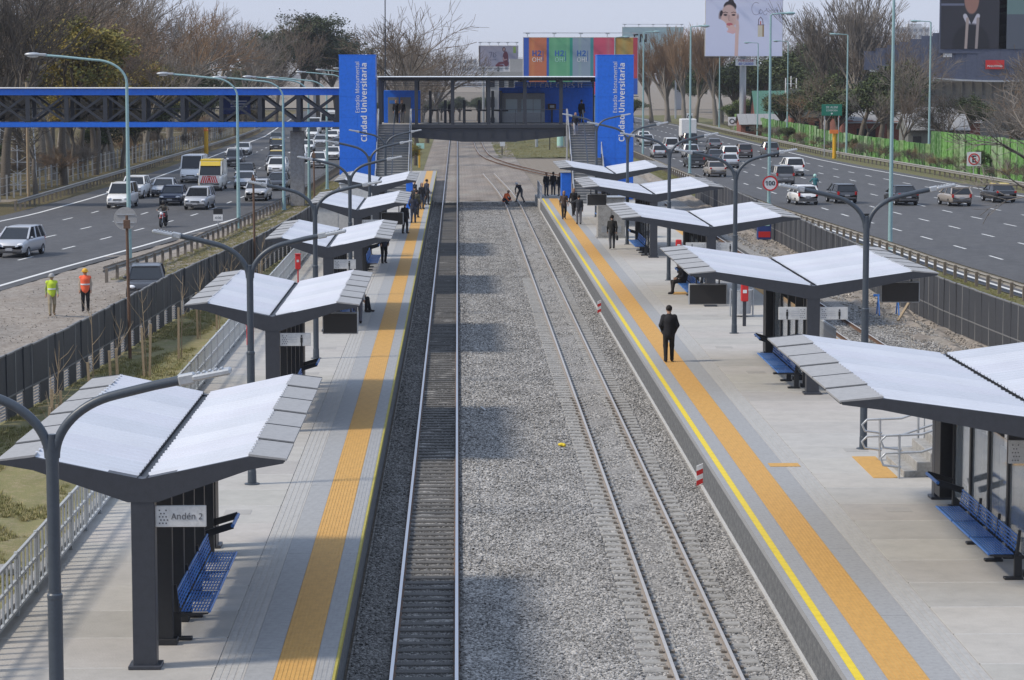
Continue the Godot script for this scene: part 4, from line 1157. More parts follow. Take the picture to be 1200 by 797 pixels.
func build_bridge() -> void:
	M.galv_dark = worn(M.mottle, 0.25, 0.25, 0.245, 1.0, 0.6, 0.2)
	tower("tall bright blue lettered station tower at the narrow platform", -8.32, -5.76, -7.03 + 7.04, 0.47, 181.0)
	tower("tall bright blue lettered station tower at the wide platform", 9.84, 12.42, -0.02, 0.46, 181.0)
	stairway("grey metal stairway up to the footbridge from the narrow platform", -5.72, -3.36)
	stairway("grey metal stairway up to the footbridge from the wide platform", 7.92, 10.2)
	# blue wall panels beside the stair feet
	for e in [[-3.18, 168.5, "narrow blue wall panel beside the narrow platform stair"], [7.75, 182.5, "blue wall panel beside the wide platform stair"]]:
		var t := thing("blue_wall", e[2], "wall panel", V(e[0], 0.85, e[1]))
		var g := G.new(); g.bbox(Vector3(0, 0.9, -0.9), Vector3(0.42 if e[0] < 0 else 0.7, 1.8, 1.8), 0.02); obj("panel", g, M.blue, t)
		var c := G.new(); c.bbox(Vector3(0, 1.83, -0.9), Vector3(0.5 if e[0] < 0 else 0.8, 0.06, 1.9), 0.01); obj("capping", c, M.galv, t)
	# station footbridge over the tracks
	var b := thing("footbridge", "dark grey covered station footbridge with ticket hall over the tracks", "bridge", V(0, 0, 186.0))
	var yd := 6.03
	for z in [0.0, -6.8]:
		var g := G.new()
		g.prism(PackedVector2Array([Vector2(-3.36, yd - 0.3), Vector2(7.92, yd - 0.3), Vector2(7.92, yd - 0.85), Vector2(4.3, yd - 1.24), Vector2(0.2, yd - 1.24), Vector2(-3.36, yd - 0.95)]), Vector3(0, 0, z - 0.2), Vector3.RIGHT, Vector3.UP, 0.2)
		obj("girder", g, M.anthracite, b)
		var f := G.new(); f.bbox(Vector3(2.28, yd - 0.15, z - 0.1), Vector3(11.3, 0.3, 0.36), 0.02); obj("edge_beam", f, M.anthracite, b)
		var bf := G.new(); bf.box(Vector3(2.25, yd - 1.25, z - 0.1), Vector3(4.1, 0.04, 0.4)); obj("bottom_flange", bf, M.anthracite, b)
	for k in 11:
		var g := G.new(); g.box(Vector3(-2.8 + k * 1.05, yd - 0.62, 0.03), Vector3(0.05, 0.62, 0.06)); obj("stiffener", g, M.anthracite, b)
	var dk := G.new(); dk.box(Vector3(2.2, yd - 0.06, -3.5), Vector3(15.9, 0.12, 6.4)); obj("deck", dk, M.sleeper_concrete, b)
	var un := G.new(); un.box(Vector3(2.2, yd - 0.4, -3.5), Vector3(15.6, 0.2, 6.2)); obj("soffit", un, M.anthracite, b)
	for i in 7:
		for z in [-0.15, -6.85]:
			var p := G.new(); p.bbox(Vector3(-5.6 + i * 2.62, yd + 1.65, z), Vector3(0.26, 3.3, 0.22), 0.01); obj("column", p, M.anthracite, b)
		var r := G.new(); r.box(Vector3(-5.6 + i * 2.62, yd + 3.2, -3.5), Vector3(0.16, 0.25, 6.6)); obj("roof_beam", r, M.anthracite, b)
	for z in [0.0, -7.0]:
		var f := G.new(); f.bbox(Vector3(2.2, yd + 3.02, z - 0.06 if z < -1 else z + 0.06), Vector3(15.9, 0.55, 0.08), 0.01)
		if z < -1: f = G.new(); f.bbox(Vector3(2.2, yd + 3.2, z), Vector3(15.9, 0.2, 0.08), 0.01)
		if z > -1:
			f = G.new(); f.bbox(Vector3(2.2, yd + 3.3, 0.06), Vector3(15.9, 0.1, 0.08), 0.01)
		obj("fascia", f, M.black_frame, b)
	for k in 4:
		var l := G.new(); l.box(Vector3(2.2, yd + 2.78 + k * 0.14, 0.0), Vector3(15.6, 0.03, 0.05)); obj("louvre", l, M.anthracite, b)
	for k in 5:
		var l := G.new(); l.box(Vector3(2.2, yd + 3.32, -0.7 - k * 1.4), Vector3(15.8, 0.1, 0.08)); obj("purlin", l, M.anthracite, b)
	var rs := corrugated(-5.8, yd + 3.4, 10.2, yd + 3.4, 7.4)
	var ro := obj("roof_sheet", rs, M.zinc, b); ro.position.z = 0.2
	# turnstiles, slat screen, kiosks
	for k in 26:
		var s := G.new(); s.box(Vector3(0.4, yd + 0.1 + k * 0.085, -6.6), Vector3(6.0, 0.022, 0.03)); obj("screen_slat", s, M.galv, b)
	for x in [-2.0, -0.9, 0.5, 1.6, 2.6, 3.2]:
		var s := G.new(); s.bbox(Vector3(x, yd + 0.85 * (1.4 if x < -1 or x > 2.5 else 1.0), -4.0), Vector3(0.2, 1.7 * (1.4 if x < -1 or x > 2.5 else 1.0), 0.7), 0.02); obj("turnstile_post", s, M.anthracite, b)
		var s2 := G.new(); s2.bar(Vector3(x, yd + 0.95, -4.0), Vector3(x + 0.55, yd + 0.92, -4.0), 0.05, 0.12); obj("turnstile_arm", s2, M.black_frame, b)
	var kl := G.new(); kl.bbox(Vector3(-4.1, yd + 1.2, -5.4), Vector3(2.7, 2.4, 1.6), 0.02); var ko := obj("kiosk", kl, M.blue, b)
	for s in [-4.75, -3.85]:
		var dr := G.new(); dr.bbox(Vector3(s, yd + 0.95, -4.58), Vector3(0.8, 1.9, 0.05), 0.008); obj("kiosk_door", dr, M.galv_dark, ko)
	var kw := G.new(); kw.box(Vector3(-4.8, yd + 1.55, -4.545), Vector3(0.5, 0.24, 0.01)); obj("kiosk_sign", kw, M.blue_seat, ko)
	var kr := G.new(); kr.bbox(Vector3(6.6, yd + 1.3, -6.0), Vector3(7.0, 2.6, 0.3), 0.02); obj("hall_wall", kr, M.blue, b)
	var tk := G.new(); tk.bbox(Vector3(4.8, yd + 1.1, -5.0), Vector3(3.35, 2.2, 1.7), 0.02); var to := obj("ticket_office", tk, M.galv_dark, b)
	for s in [4.0, 5.15, 5.9]:
		var wn := G.new(); wn.box(Vector3(s, yd + 1.25, -4.14), Vector3(0.85 if s < 5.8 else 0.55, 1.0, 0.02)); obj("ticket_window", wn, M.pale_glass, to)
	for k in 9:
		var sl := G.new(); sl.box(Vector3(4.8, yd + 0.12 + k * 0.085, -4.13), Vector3(3.3, 0.03, 0.03)); obj("cladding_slat", sl, M.galv, to)
	var vm := G.new(); vm.bbox(Vector3(7.05, yd + 1.2, -5.7), Vector3(0.6, 0.4, 0.3), 0.02); var vo := obj("card_reader", vm, M.rust, b)
	var vs := G.new(); vs.box(Vector3(7.05, yd + 1.2, -5.54), Vector3(0.34, 0.2, 0.02)); obj("reader_screen", vs, M.offwhite, vo)
	var vp := G.new(); vp.box(Vector3(7.05, yd + 0.5, -5.7), Vector3(0.12, 1.0, 0.12)); obj("reader_post", vp, M.anthracite, vo)
	var gh := G.new()
	for k in 7: gh.tube([Vector3(-3.2 + k * 1.85, yd, -0.12), Vector3(-3.2 + k * 1.85, yd + 1.05, -0.12)], 0.02, 5)
	gh.tube([Vector3(-3.3, yd + 1.05, -0.12), Vector3(7.9, yd + 1.05, -0.12)], 0.025, 6)
	obj("guard_rail", gh, M.anthracite, b)
	var sb := G.new(); sb.bbox(Vector3(7.2, yd + 2.75, -6.75), Vector3(5.8, 0.5, 0.08), 0.01); var so := obj("name_band", sb, M.blue_seat, b)
	text_fit("W | CAL ODES II", 4.4, M.white, so, Vector3(7.2, yd + 2.75, -6.7), Basis.IDENTITY, true)
	# long truss walkway over the motorway
	var t := thing("truss_walkway", "long blue edged truss walkway crossing above the motorway", "footbridge", V(-8.35, 0, 187.0))
	var ln := 48.0
	for z in [0.0, -3.0]:
		for e in [[8.35, 0.46], [5.98, 0.34]]:
			var g := G.new(); g.bbox(Vector3(-ln / 2, e[0], z), Vector3(ln, e[1], 0.24), 0.01); obj("chord", g, M.blue, t)
		for k in 17:
			var x := -0.4 - k * 2.8
			var g := G.new(); g.box(Vector3(x, 7.14, z), Vector3(0.3, 1.96, 0.16)); obj("truss_post", g, M.anthracite, t)
			if k < 16:
				for s in 2:
					var q := G.new()
					q.bar(Vector3(x - 0.1, 6.2 if s == 0 else 8.1, z + (0.04 if s == 0 else -0.04)), Vector3(x - 2.7, 8.1 if s == 0 else 6.2, z + (0.04 if s == 0 else -0.04)), 0.11, 0.17)
					obj("diagonal", q, M.anthracite, t)
				var r := G.new(); r.box(Vector3(x - 1.4, 7.12, z - 0.1), Vector3(2.8, 0.05, 0.05)); obj("walk_rail", r, M.anthracite, t)
	var wr := G.new(); wr.bbox(Vector3(-ln / 2, 8.63, -1.5), Vector3(ln, 0.07, 3.5), 0.01); obj("walkway_roof", wr, M.white, t)
	var wf := G.new(); wf.box(Vector3(-ln / 2, 5.85, -1.5), Vector3(ln, 0.14, 2.8)); obj("walkway_floor", wf, M.sleeper_concrete, t)
	for k in 16:
		if k in [2, 5, 6, 8, 10, 11, 12, 14]:
			var g := G.new(); g.box(Vector3(-0.4 - k * 2.8 - 1.4, 7.15, -2.85), Vector3(2.5, 1.9, 0.02)); obj("wind_screen", g, M.tint, t)
	var bs := G.new(); bs.bbox(Vector3(-7.9, 7.35, -2.7), Vector3(2.0, 1.3, 0.06), 0.01); var bso := obj("direction_board", bs, M.blue_deep, t)
	for k in 3:
		var q := G.new(); q.box(Vector3(-7.75, 7.65 - k * 0.2, -2.66), Vector3(1.2, 0.08, 0.01)); obj("print_line", q, M.white, bso)
	var pr := thing("bridge_pier", "plain pale concrete pier carrying the truss walkway by the fence", "pier", V(-11.75, 0, 188.5))
	var pg := G.new(); pg.bbox(Vector3(0, 2.75, 0), Vector3(1.0, 5.5, 0.8), 0.03); obj("shaft", pg, M.sleeper_concrete, pr)
	var pg2 := G.new(); pg2.bbox(Vector3(0, 5.62, 0), Vector3(0.5, 0.34, 2.6), 0.03); obj("bearing", pg2, M.anthracite, pr)

# ---- roadside furniture
func guardrail(label: String, tab: Array, off: float, d0: float, d1: float, face: float) -> void:
	var t := thing("guard_rail", label, "guard rail")
	var prof := [Vector2(0.0, 0.42), Vector2(0.07, 0.47), Vector2(0.07, 0.53), Vector2(0.0, 0.58), Vector2(0.07, 0.63), Vector2(0.07, 0.69), Vector2(0.0, 0.74)]
	var d := d0
	var n := 0
	var pm := G.new(); pm.box(Vector3(0, 0.32, 0), Vector3(0.14, 0.72, 0.12)); var pmm := pm.mesh()
	while d < d1:
		var e := minf(d + 4.0, d1)
		var g := G.new()
		for k in prof.size() - 1:
			var p: Vector2 = prof[k]
			var q: Vector2 = prof[k + 1]
			var xa := along(tab, d) + off
			var xb := along(tab, e) + off
			g.quad(V(xa + face * p.x, p.y, d), V(xb + face * p.x, p.y, e + 0.04), V(xb + face * q.x, q.y, e + 0.04), V(xa + face * q.x, q.y, d))
		obj("beam", g, M.guard, t)
		for u in [0.0, 2.0]:
			if d + u < d1: put("post", pmm, M.guard_post, t, Transform3D(Basis.IDENTITY, V(along(tab, d + u) + off - face * 0.1, -0.03, d + u)))
		d = e; n += 1

func street_lamp(called: String, label: String, at: Vector3, h: float, arm: float, turn: float, group: String) -> Node3D:
	var t := thing(called, label, "street lamp", at, turn, group)
	var p := G.new()
	var bend := 0.16 * arm if arm > 2 else 0.0
	p.tube([Vector3.ZERO, Vector3(0, h * 0.3, 0), Vector3(0, h - 1.3 if arm > 2 else h, 0)], [0.13, 0.11, 0.075], 10)
	p.lathe(Vector3.ZERO, [Vector2(0.0, 0.02), Vector2(0.22, 0.02), Vector2(0.22, 0.05), Vector2(0.14, 0.06), Vector2(0.13, 0.5)], 10)
	obj("pole", p, M.teal, t)
	var a := G.new()
	if arm > 2:
		var pts := []
		for k in 10:
			var u := k / 9.0 * PI / 2
			pts.append(Vector3(-1.6 * (1 - cos(u)), h - 1.3 + 1.15 * sin(u), 0))
		pts.append(Vector3(-arm * 0.72, h + 0.02, 0)); pts.append(Vector3(-arm + 0.4, h + 0.08, 0))
		a.tube(pts, 0.06, 8)
	else:
		a.tube([Vector3(0, h - 0.1, 0), Vector3(-0.1, h + 0.05, 0), Vector3(-arm + 0.4, h + 0.12, 0)], 0.05, 8)
	obj("arm", a, M.teal, t)
	var e := Vector3(-arm + 0.1, h + 0.09, 0)
	var hd := G.new()
	hd.bbox(e + Vector3(0.2, 0.02, 0), Vector3(0.5, 0.14, 0.2), 0.03); hd.ball(e + Vector3(-0.22, 0.03, 0), Vector3(0.42, 0.11, 0.19), 10, 6)
	obj("lamp_head", hd, M.teal if arm < 2 else M.galv, t)
	var gl := G.new(); gl.ball(e + Vector3(-0.22, -0.05, 0), Vector3(0.3, 0.09, 0.15), 10, 6)
	obj("lens", gl, M.offwhite, t)
	return t

func disc(r: float, z := 0.02) -> G:
	var g := G.new(); g.lathe(Vector3.ZERO, [Vector2(0, z / 2), Vector2(r, z / 2), Vector2(r, -z / 2), Vector2(0, -z / 2)], 28, Basis(Vector3.RIGHT, PI / 2)); return g
func ring(r0: float, r1: float, z: float) -> G:
	var g := G.new(); g.lathe(Vector3.ZERO, [Vector2(r0, z), Vector2(r1, z), Vector2(r1, 0), Vector2(r0, 0), Vector2(r0, z)], 28, Basis(Vector3.RIGHT, PI / 2)); return g

func build_roadside() -> void:
	guardrail("rusty grey guard rail along the dirt verge side of the motorway", L_RAIL, 0.0, 121.0, 330.0, -1.0)
	guardrail("guard rail in front of the bare woodland", L_OUT, 0.0, 183.0, 420.0, 1.0)
	guardrail("pale guard rail above the siding fence", R_RAIL, 0.0, 84.0, 330.0, 1.0)
	guardrail("guard rail in front of the green painted wall", R_OUT, 0.0, 185.0, 450.0, -1.0)
	for e in [[-16.4, 128.0, 10.6], [-13.8, 161.5, 9.6], [-12.4, 183.1, 9.3], [-11.4, 197.0, 9.3], [-10.9, 214.4, 9.2], [-11.2, 258.0, 9.6], [-11.5, 300.0, 9.8], [-11.6, 345.0, 10.0]]:
		street_lamp("curved_street_lamp", "pale teal street lamp with a long curved arm over the motorway", V(e[0], 0, e[1]), e[2], 4.5, 0.0, "curved arm lamps along the motorway")
	for e in [[24.13, 142.2], [23.2, 190.5], [22.4, 247.0], [20.6, 284.8], [20.2, 330.0]]:
		street_lamp("tall_street_lamp", "tall pale teal street lamp behind the pale guard rail", V(e[0], 0, e[1]), 14.0, 1.3, PI, "tall lamps on the siding side of the motorway")
	for e in [[48.66, 264.0, 14.8], [44.9, 295.5, 13.9], [46.2, 359.0, 13.8], [44.7, 382.0, 13.8], [44.6, 437.0, 14.0]]:
		street_lamp("tall_street_lamp", "tall pale street lamp beside the green painted wall", V(e[0], 0, e[1]), e[2], 1.6, 0.0, "tall lamps on the green wall side of the motorway")
	# speed limit sign on a lamp pole
	var t := thing("speed_sign", "round red edged speed limit sign reading 100 on a lamp pole", "traffic sign", V(23.25, 1.55, 190.2))
	obj("plate", disc(0.56), M.white, t)
	var r := obj("red_edge", ring(0.46, 0.575, 0.02), M.red, t); r.position.z = 0.008
	text_fit("100", 0.72, M.black, t, Vector3(0, 0, 0.02), Basis.IDENTITY, true)
	var bk := G.new(); bk.bar(Vector3(0, 0, -0.03), Vector3(0, 0, -0.28), 0.1, 0.05); obj("bracket", bk, M.galv, t)
	# no stopping sign
	t = thing("no_parking_sign", "square white sign with a struck out letter E in a red ring", "traffic sign", V(47.3, 0, 234.0))
	var q := G.new(); q.bbox(Vector3(0, 1.8, 0), Vector3(1.3, 1.3, 0.03), 0.008); obj("plate", q, M.white, t)
	r = obj("red_ring", ring(0.42, 0.53, 0.02), M.red, t); r.position = Vector3(0, 1.8, 0.014)
	var sl := G.new(); sl.bar(Vector3(-0.32, 2.12, 0.03), Vector3(0.32, 1.48, 0.03), 0.02, 0.09); obj("slash", sl, M.red, t)
	text_fit("E", 0.36, M.black, t, Vector3(0, 1.8, 0.02), Basis.IDENTITY, true)
	var po := G.new(); po.tube([Vector3(0, 0, -0.06), Vector3(0, 2.4, -0.06)], 0.05, 8); obj("post", po, M.galv, t)
	# green direction sign
	t = thing("direction_sign", "green motorway direction sign beside the bare trees", "traffic sign", V(42.8, 0, 293.0))
	q = G.new(); q.bbox(Vector3(0, 5.35, 0), Vector3(2.35, 1.3, 0.04), 0.02); var go := obj("plate", q, M.sign_green, t)
	text_fit("DE ALEM", 1.3, M.white, go, Vector3(0, 5.66, 0.026)); text_fit("CORDOBA", 1.3, M.white, go, Vector3(0, 5.3, 0.026))
	q = G.new(); q.prism(PackedVector2Array([Vector2(-0.14, 0), Vector2(0.14, 0), Vector2(0, -0.2)]), Vector3(0, 5.02, 0.022), Vector3.RIGHT, Vector3.UP, 0.01); obj("arrow", q, M.white, go)
	for s in [-0.8, 0.8]:
		q = G.new(); q.tube([Vector3(s, 0, -0.08), Vector3(s, 6.0, -0.08)], 0.06, 8); obj("post", q, M.galv, t)
	# grey back of a round sign on the curved lamp
	t = thing("round_sign", "grey back of a round traffic sign on a curved street lamp", "traffic sign", V(-16.55, 2.6, 127.8))
	obj("plate", disc(0.58), M.fascia, t)
	var hb := G.new()
	for y in [-0.2, 0.2]: hb.box(Vector3(0, y, 0.03), Vector3(0.9, 0.06, 0.03))
	obj("bracket", hb, M.galv, t)
	# small kilometre plates
	for e in [[-14.2, 152.0, "small black and white kilometre plate by the dirt verge guard rail"], [23.45, 146.0, "small black kilometre plate by the pale guard rail"]]:
		t = thing("kilometre_plate", e[2], "road marker", V(e[0], 0, e[1]))
		q = G.new(); q.tube([Vector3.ZERO, Vector3(0, 1.75, 0)], 0.04, 8); obj("post", q, M.galv, t)
		q = G.new(); q.bbox(Vector3(0, 1.62, 0.06), Vector3(0.55, 0.32, 0.03), 0.006); obj("plate", q, M.black, t)
		if e[0] < 0:
			q = G.new(); q.bbox(Vector3(0, 1.24, 0.06), Vector3(0.55, 0.36, 0.03), 0.006); var wo := obj("lower_plate", q, M.white, t)
			text_fit("4.00", 0.36, M.black, wo, Vector3(0, 1.24, 0.078))
	# yellow posts
	for e in [[-29.8, 305.0, 3.3, 0.5, "stout yellow pillar behind the woodland guard rail"], [42.4, 288.0, 3.1, 0.42, "yellow emergency post with an orange head by the green wall"]]:
		t = thing("yellow_post", e[4], "post", V(e[0], 0, e[1]))
		q = G.new(); q.lathe(Vector3.ZERO, [Vector2(0, 0), Vector2(e[3] / 2, 0), Vector2(e[3] / 2, e[2]), Vector2(e[3] * 0.4, e[2] + 0.08), Vector2(0, e[2] + 0.1)], 14); obj("shaft", q, M.post_yellow, t)
		if e[0] > 0: q = G.new(); q.bbox(Vector3(-0.1, e[2] - 0.1, 0.25), Vector3(1.0, 0.42, 0.06), 0.01); obj("head_plate", q, M.orange, t)
		else: q = G.new(); q.lathe(Vector3(0, e[2] - 0.6, 0), [Vector2(e[3] / 2 + 0.01, 0), Vector2(e[3] / 2 + 0.01, 0.3)], 14); obj("band", q, M.orange, t)
	# white signs far along the wall
	for e in [[42.6, 395.0, "white round symbol sign far along the green wall"], [38.9, 430.0, "small pale sign beyond the evergreen shrub"]]:
		t = thing("roadside_sign", e[2], "traffic sign", V(e[0], 0, e[1]))
		q = G.new(); q.bbox(Vector3(0, 2.0, 0), Vector3(1.8 if e[0] > 40 else 1.0, 1.3, 0.04), 0.01); obj("plate", q, M.white, t)
		r = obj("symbol", ring(0.28, 0.42, 0.02), M.black, t); r.position = Vector3(-0.3 if e[0] > 40 else 0.0, 2.0, 0.02)
		q = G.new(); q.tube([Vector3(0, 0, -0.06), Vector3(0, 2.2, -0.06)], 0.05, 6); obj("post", q, M.galv, t)
	# green railway sign board between platform end and trees, lawn marker
	t = thing("track_sign", "small pale green sign with yellow post beside the running track", "sign", V(-3.9, 0, 262.0))
	q = G.new(); q.tube([Vector3.ZERO, Vector3(0, 2.2, 0)], 0.09, 8); obj("post", q, M.post_yellow, t)
	q = G.new(); q.bbox(Vector3(0.1, 2.2, 0.1), Vector3(0.8, 0.55, 0.05), 0.01); obj("plate", q, M.sign_pale, t)
	t = thing("lawn_sign", "small white sign on a post at the lawn edge", "sign", V(5.2, 0, 300.0))
	q = G.new(); q.tube([Vector3.ZERO, Vector3(0, 1.2, 0)], 0.06, 8); obj("post", q, M.black, t)
	q = G.new(); q.bbox(Vector3(0.05, 1.3, 0.05), Vector3(0.6, 0.55, 0.04), 0.01); obj("plate", q, M.white, t)
	t = thing("lawn_post", "dark thin post standing on the lawn", "post", V(11.5, 0, 320.0))
	q = G.new(); q.tube([Vector3.ZERO, Vector3(0, 4.2, 0)], 0.06, 8); obj("shaft", q, M.black, t)
	q = G.new(); q.lathe(Vector3(0, 4.2, 0), [Vector2(0.08, 0), Vector2(0.1, 0.05), Vector2(0.0, 0.12)], 8); obj("cap", q, M.black, t)
	t = thing("water_tank", "pale turquoise cylinder standing on the lawn", "tank", V(13.2, 0, 330.0))
	q = G.new(); q.lathe(Vector3.ZERO, [Vector2(0, 0), Vector2(0.42, 0), Vector2(0.42, 1.9), Vector2(0.36, 2.0), Vector2(0, 2.0)], 16); obj("drum", q, M.sign_pale, t)
	q = G.new(); q.lathe(Vector3.ZERO, [Vector2(0.44, 0.0), Vector2(0.44, 0.2)], 16); obj("base_ring", q, M.galv, t)
	# blue cabinet by the siding
	t = thing("blue_cabinet", "small blue and red cabinet standing by the siding fence", "cabinet", V(18.0, 0, 150.0))
	q = G.new(); q.bbox(Vector3(0, 0.75, 0), Vector3(0.8, 1.4, 0.5), 0.02); obj("body", q, M.blue_deep, t)
	q = G.new(); q.box(Vector3(0, 0.35, 0.256), Vector3(0.7, 0.34, 0.01)); obj("lower_panel", q, M.red, t)
	q = G.new(); q.box(Vector3(0, 1.0, 0.256), Vector3(0.6, 0.3, 0.01)); obj("upper_panel", q, M.sign_pale, t)
	# green painted wall
	var gw := thing("painted_wall", "long green painted roadside wall with paler and darker bays", "wall")
	var d := 205.0
	var n := 0
	while d < 425.0:
		var tall := d < 262.0
		var x := along(R_OUT, d) + 4.4
		var x2 := along(R_OUT, d + 2.4) + 4.4
		var h := (3.7 if tall else (2.6 if d > 330 else 2.3)) + rnd(-0.06, 0.06)
		var g := G.new(); g.bar(V(x, h / 2, d), V(x2, h / 2, d + 2.38), 0.2, h)
		obj("wall_bay", g, M.wall_green[rng.randi() % 5], gw)
		var p := G.new(); p.box(V(x - 0.12, h / 2, d), Vector3(0.16, h + 0.1, 0.2)); obj("pilaster", p, M.wall_green[rng.randi() % 5], gw)
		d += 2.4; n += 1

# ---- trees
func twig(g: G, a: Vector3, b: Vector3, ra: float, rb: float, sides := 3) -> void:
	var t := (b - a).normalized()
	var x := (Vector3.UP if absf(t.y) < 0.9 else Vector3.RIGHT).cross(t).normalized()
	var y := t.cross(x)
	for k in sides:
		var p := TAU * k / sides
		var q := TAU * (k + 1) / sides
		var dp := x * cos(p) + y * sin(p)
		var dq := x * cos(q) + y * sin(q)
		g.trin(a + dp * ra, a + dq * ra, b + dq * rb, dp, dq, dq)
		g.trin(a + dp * ra, b + dq * rb, b + dp * rb, dp, dq, dp)
var r2 := RandomNumberGenerator.new()
func grow(wood: G, fine: G, p: Vector3, dir: Vector3, l: float, r: float, depth: int, P: Dictionary, tips: Array) -> void:
	var segs := 3 if depth < 2 else 2
	var q := p
	var d := dir
	for s in segs:
		var bend = Vector3(r2.randf_range(-1, 1), r2.randf_range(-0.4, 0.8) * P.lift, r2.randf_range(-1, 1)) * P.crook
		d = (d + bend).normalized()
		var e := q + d * l / segs
		var ra := lerpf(r, r * P.taper, float(s) / segs)
		var rb := lerpf(r, r * P.taper, float(s + 1) / segs)
		if depth < 3: twig(wood, q, e, ra, rb, 7 if depth == 0 else (5 if depth == 1 else 4))
		else: twig(fine, q, e, maxf(ra, P.thin), maxf(rb, P.thin * 0.8), 3)
		if depth > 0 and depth < P.levels and s < segs - 1 and r2.randf() < 0.75:
			kid(wood, fine, e, d, l * P.shrink * r2.randf_range(0.7, 1.0), rb * 0.6, depth + 1, P, tips)
		q = e
	if depth >= P.levels:
		tips.append(q); return
	var n: int = P.kids[mini(depth, P.kids.size() - 1)]
	for k in n: kid(wood, fine, q, d, l * P.shrink * r2.randf_range(0.8, 1.15), r * P.taper * 0.78, depth + 1, P, tips)
func kid(wood: G, fine: G, p: Vector3, d: Vector3, l: float, r: float, depth: int, P: Dictionary, tips: Array) -> void:
	var ax := d.cross(Vector3(r2.randf_range(-1, 1), r2.randf_range(-1, 1), r2.randf_range(-1, 1))).normalized()
	var nd := d.rotated(ax, P.spread * r2.randf_range(0.6, 1.3))
	nd = (nd + Vector3.UP * P.up).normalized()
	grow(wood, fine, p, nd, l, r, depth, P, tips)

func tree_proto(sd: int, kind: String) -> Dictionary:
	r2.seed = sd
	var wood := G.new()
	var fine := G.new()
	var tips := []
	var P := {"lift": 0.5, "crook": 0.12, "taper": 0.68, "thin": 0.014, "levels": 5, "shrink": 0.72, "kids": [4, 3, 3, 2, 2], "spread": 0.55, "up": 0.12}
	var h0 := 0.24      # trunk share, tree is about 1 unit high scaled later
	match kind:
		"bare": P.kids = [4, 3, 3, 3, 3]; P.taper = 0.62
		"wide": P.spread = 0.62; P.kids = [5, 3, 3, 3, 2]; P.taper = 0.62; P.up = 0.05; P.crook = 0.17; h0 = 0.2; P.shrink = 0.74
		"poplar": P.spread = 0.3; P.up = 0.22; P.kids = [6, 3, 3, 3, 3]; h0 = 0.17; P.shrink = 0.78; P.taper = 0.58
		"shrub": P.levels = 4; P.kids = [6, 4, 3, 3]; h0 = 0.06; P.spread = 0.6; P.shrink = 0.85; P.up = 0.0
		"leafy": P.levels = 3; P.kids = [5, 4, 3]; h0 = 0.24; P.spread = 0.6
		"dense", "green": P.levels = 3; P.kids = [6, 4, 3]; h0 = 0.16; P.spread = 0.62
		"pine": P.levels = 3; P.kids = [6, 4, 3]; h0 = 0.3; P.spread = 0.5
	var H := 21.0
	P.thin = 0.018
	if kind == "shrub": H = 15.0; P.thin = 0.011
	grow(wood, fine, Vector3.ZERO, Vector3(r2.randf_range(-0.06, 0.06), 1, r2.randf_range(-0.06, 0.06)).normalized(), H * h0, H * 0.018 if kind != "shrub" else 0.05, 0, P, tips)
	var d := {"wood": wood.mesh(), "fine": fine.mesh() if fine.v.size() > 0 else null, "leaf": null}
	if kind in ["leafy", "dense", "pine", "green"]:
		var g := cg()
		var base: Array = {"leafy": [Color(0.26, 0.2, 0.045), Color(0.13, 0.135, 0.04), Color(0.33, 0.25, 0.06)], "dense": [Color(0.06, 0.08, 0.03), Color(0.085, 0.11, 0.04), Color(0.045, 0.055, 0.026)], "green": [Color(0.09, 0.13, 0.03), Color(0.12, 0.15, 0.04), Color(0.06, 0.09, 0.025)], "pine": [Color(0.05, 0.065, 0.03), Color(0.07, 0.085, 0.04), Color(0.04, 0.05, 0.028)]}[kind]
		for t in tips:
			var R := r2.randf_range(0.5, 1.15)
			var sq := 0.75
			var cc: Color = (base[r2.randi() % 3] as Color).lerp(base[r2.randi() % 3], r2.randf())
			for k in int(90 * R):
				var u := Vector3(r2.randfn(), r2.randfn() * sq, r2.randfn()) * R * 0.52
				var o: Vector3 = t + u
				var a := Vector3(r2.randf_range(-1, 1), r2.randf_range(-0.7, 0.7), r2.randf_range(-1, 1)).normalized() * r2.randf_range(0.11, 0.23)
				var b := a.cross(Vector3(r2.randf_range(-1, 1), r2.randf_range(-1, 1), r2.randf_range(-1, 1))).normalized() * r2.randf_range(0.06, 0.12)
				g.col = cc * r2.randf_range(0.75, 1.3)
				g.tri(o - a, o + b, o + a); g.tri(o - a, o + a, o - b)
		d.leaf = g.mesh()
	return d
func plant(called: String, label: String, category: String, pr: Dictionary, at: Vector3, sc: float, wide: float, wm: Material, fm: Material, group: String, lm: Material = null) -> Node3D:
	var t := thing(called, label, category, at, rnd(0, TAU), group)
	t.scale = Vector3(sc * wide, sc, sc * wide)
	obj("trunk", pr.wood, wm, t)
	if pr.fine: obj("crown" if not pr.leaf else "twigs", pr.fine, fm, t)
	if pr.leaf: obj("crown", pr.leaf, lm if lm else M.leaf, t)
	return t

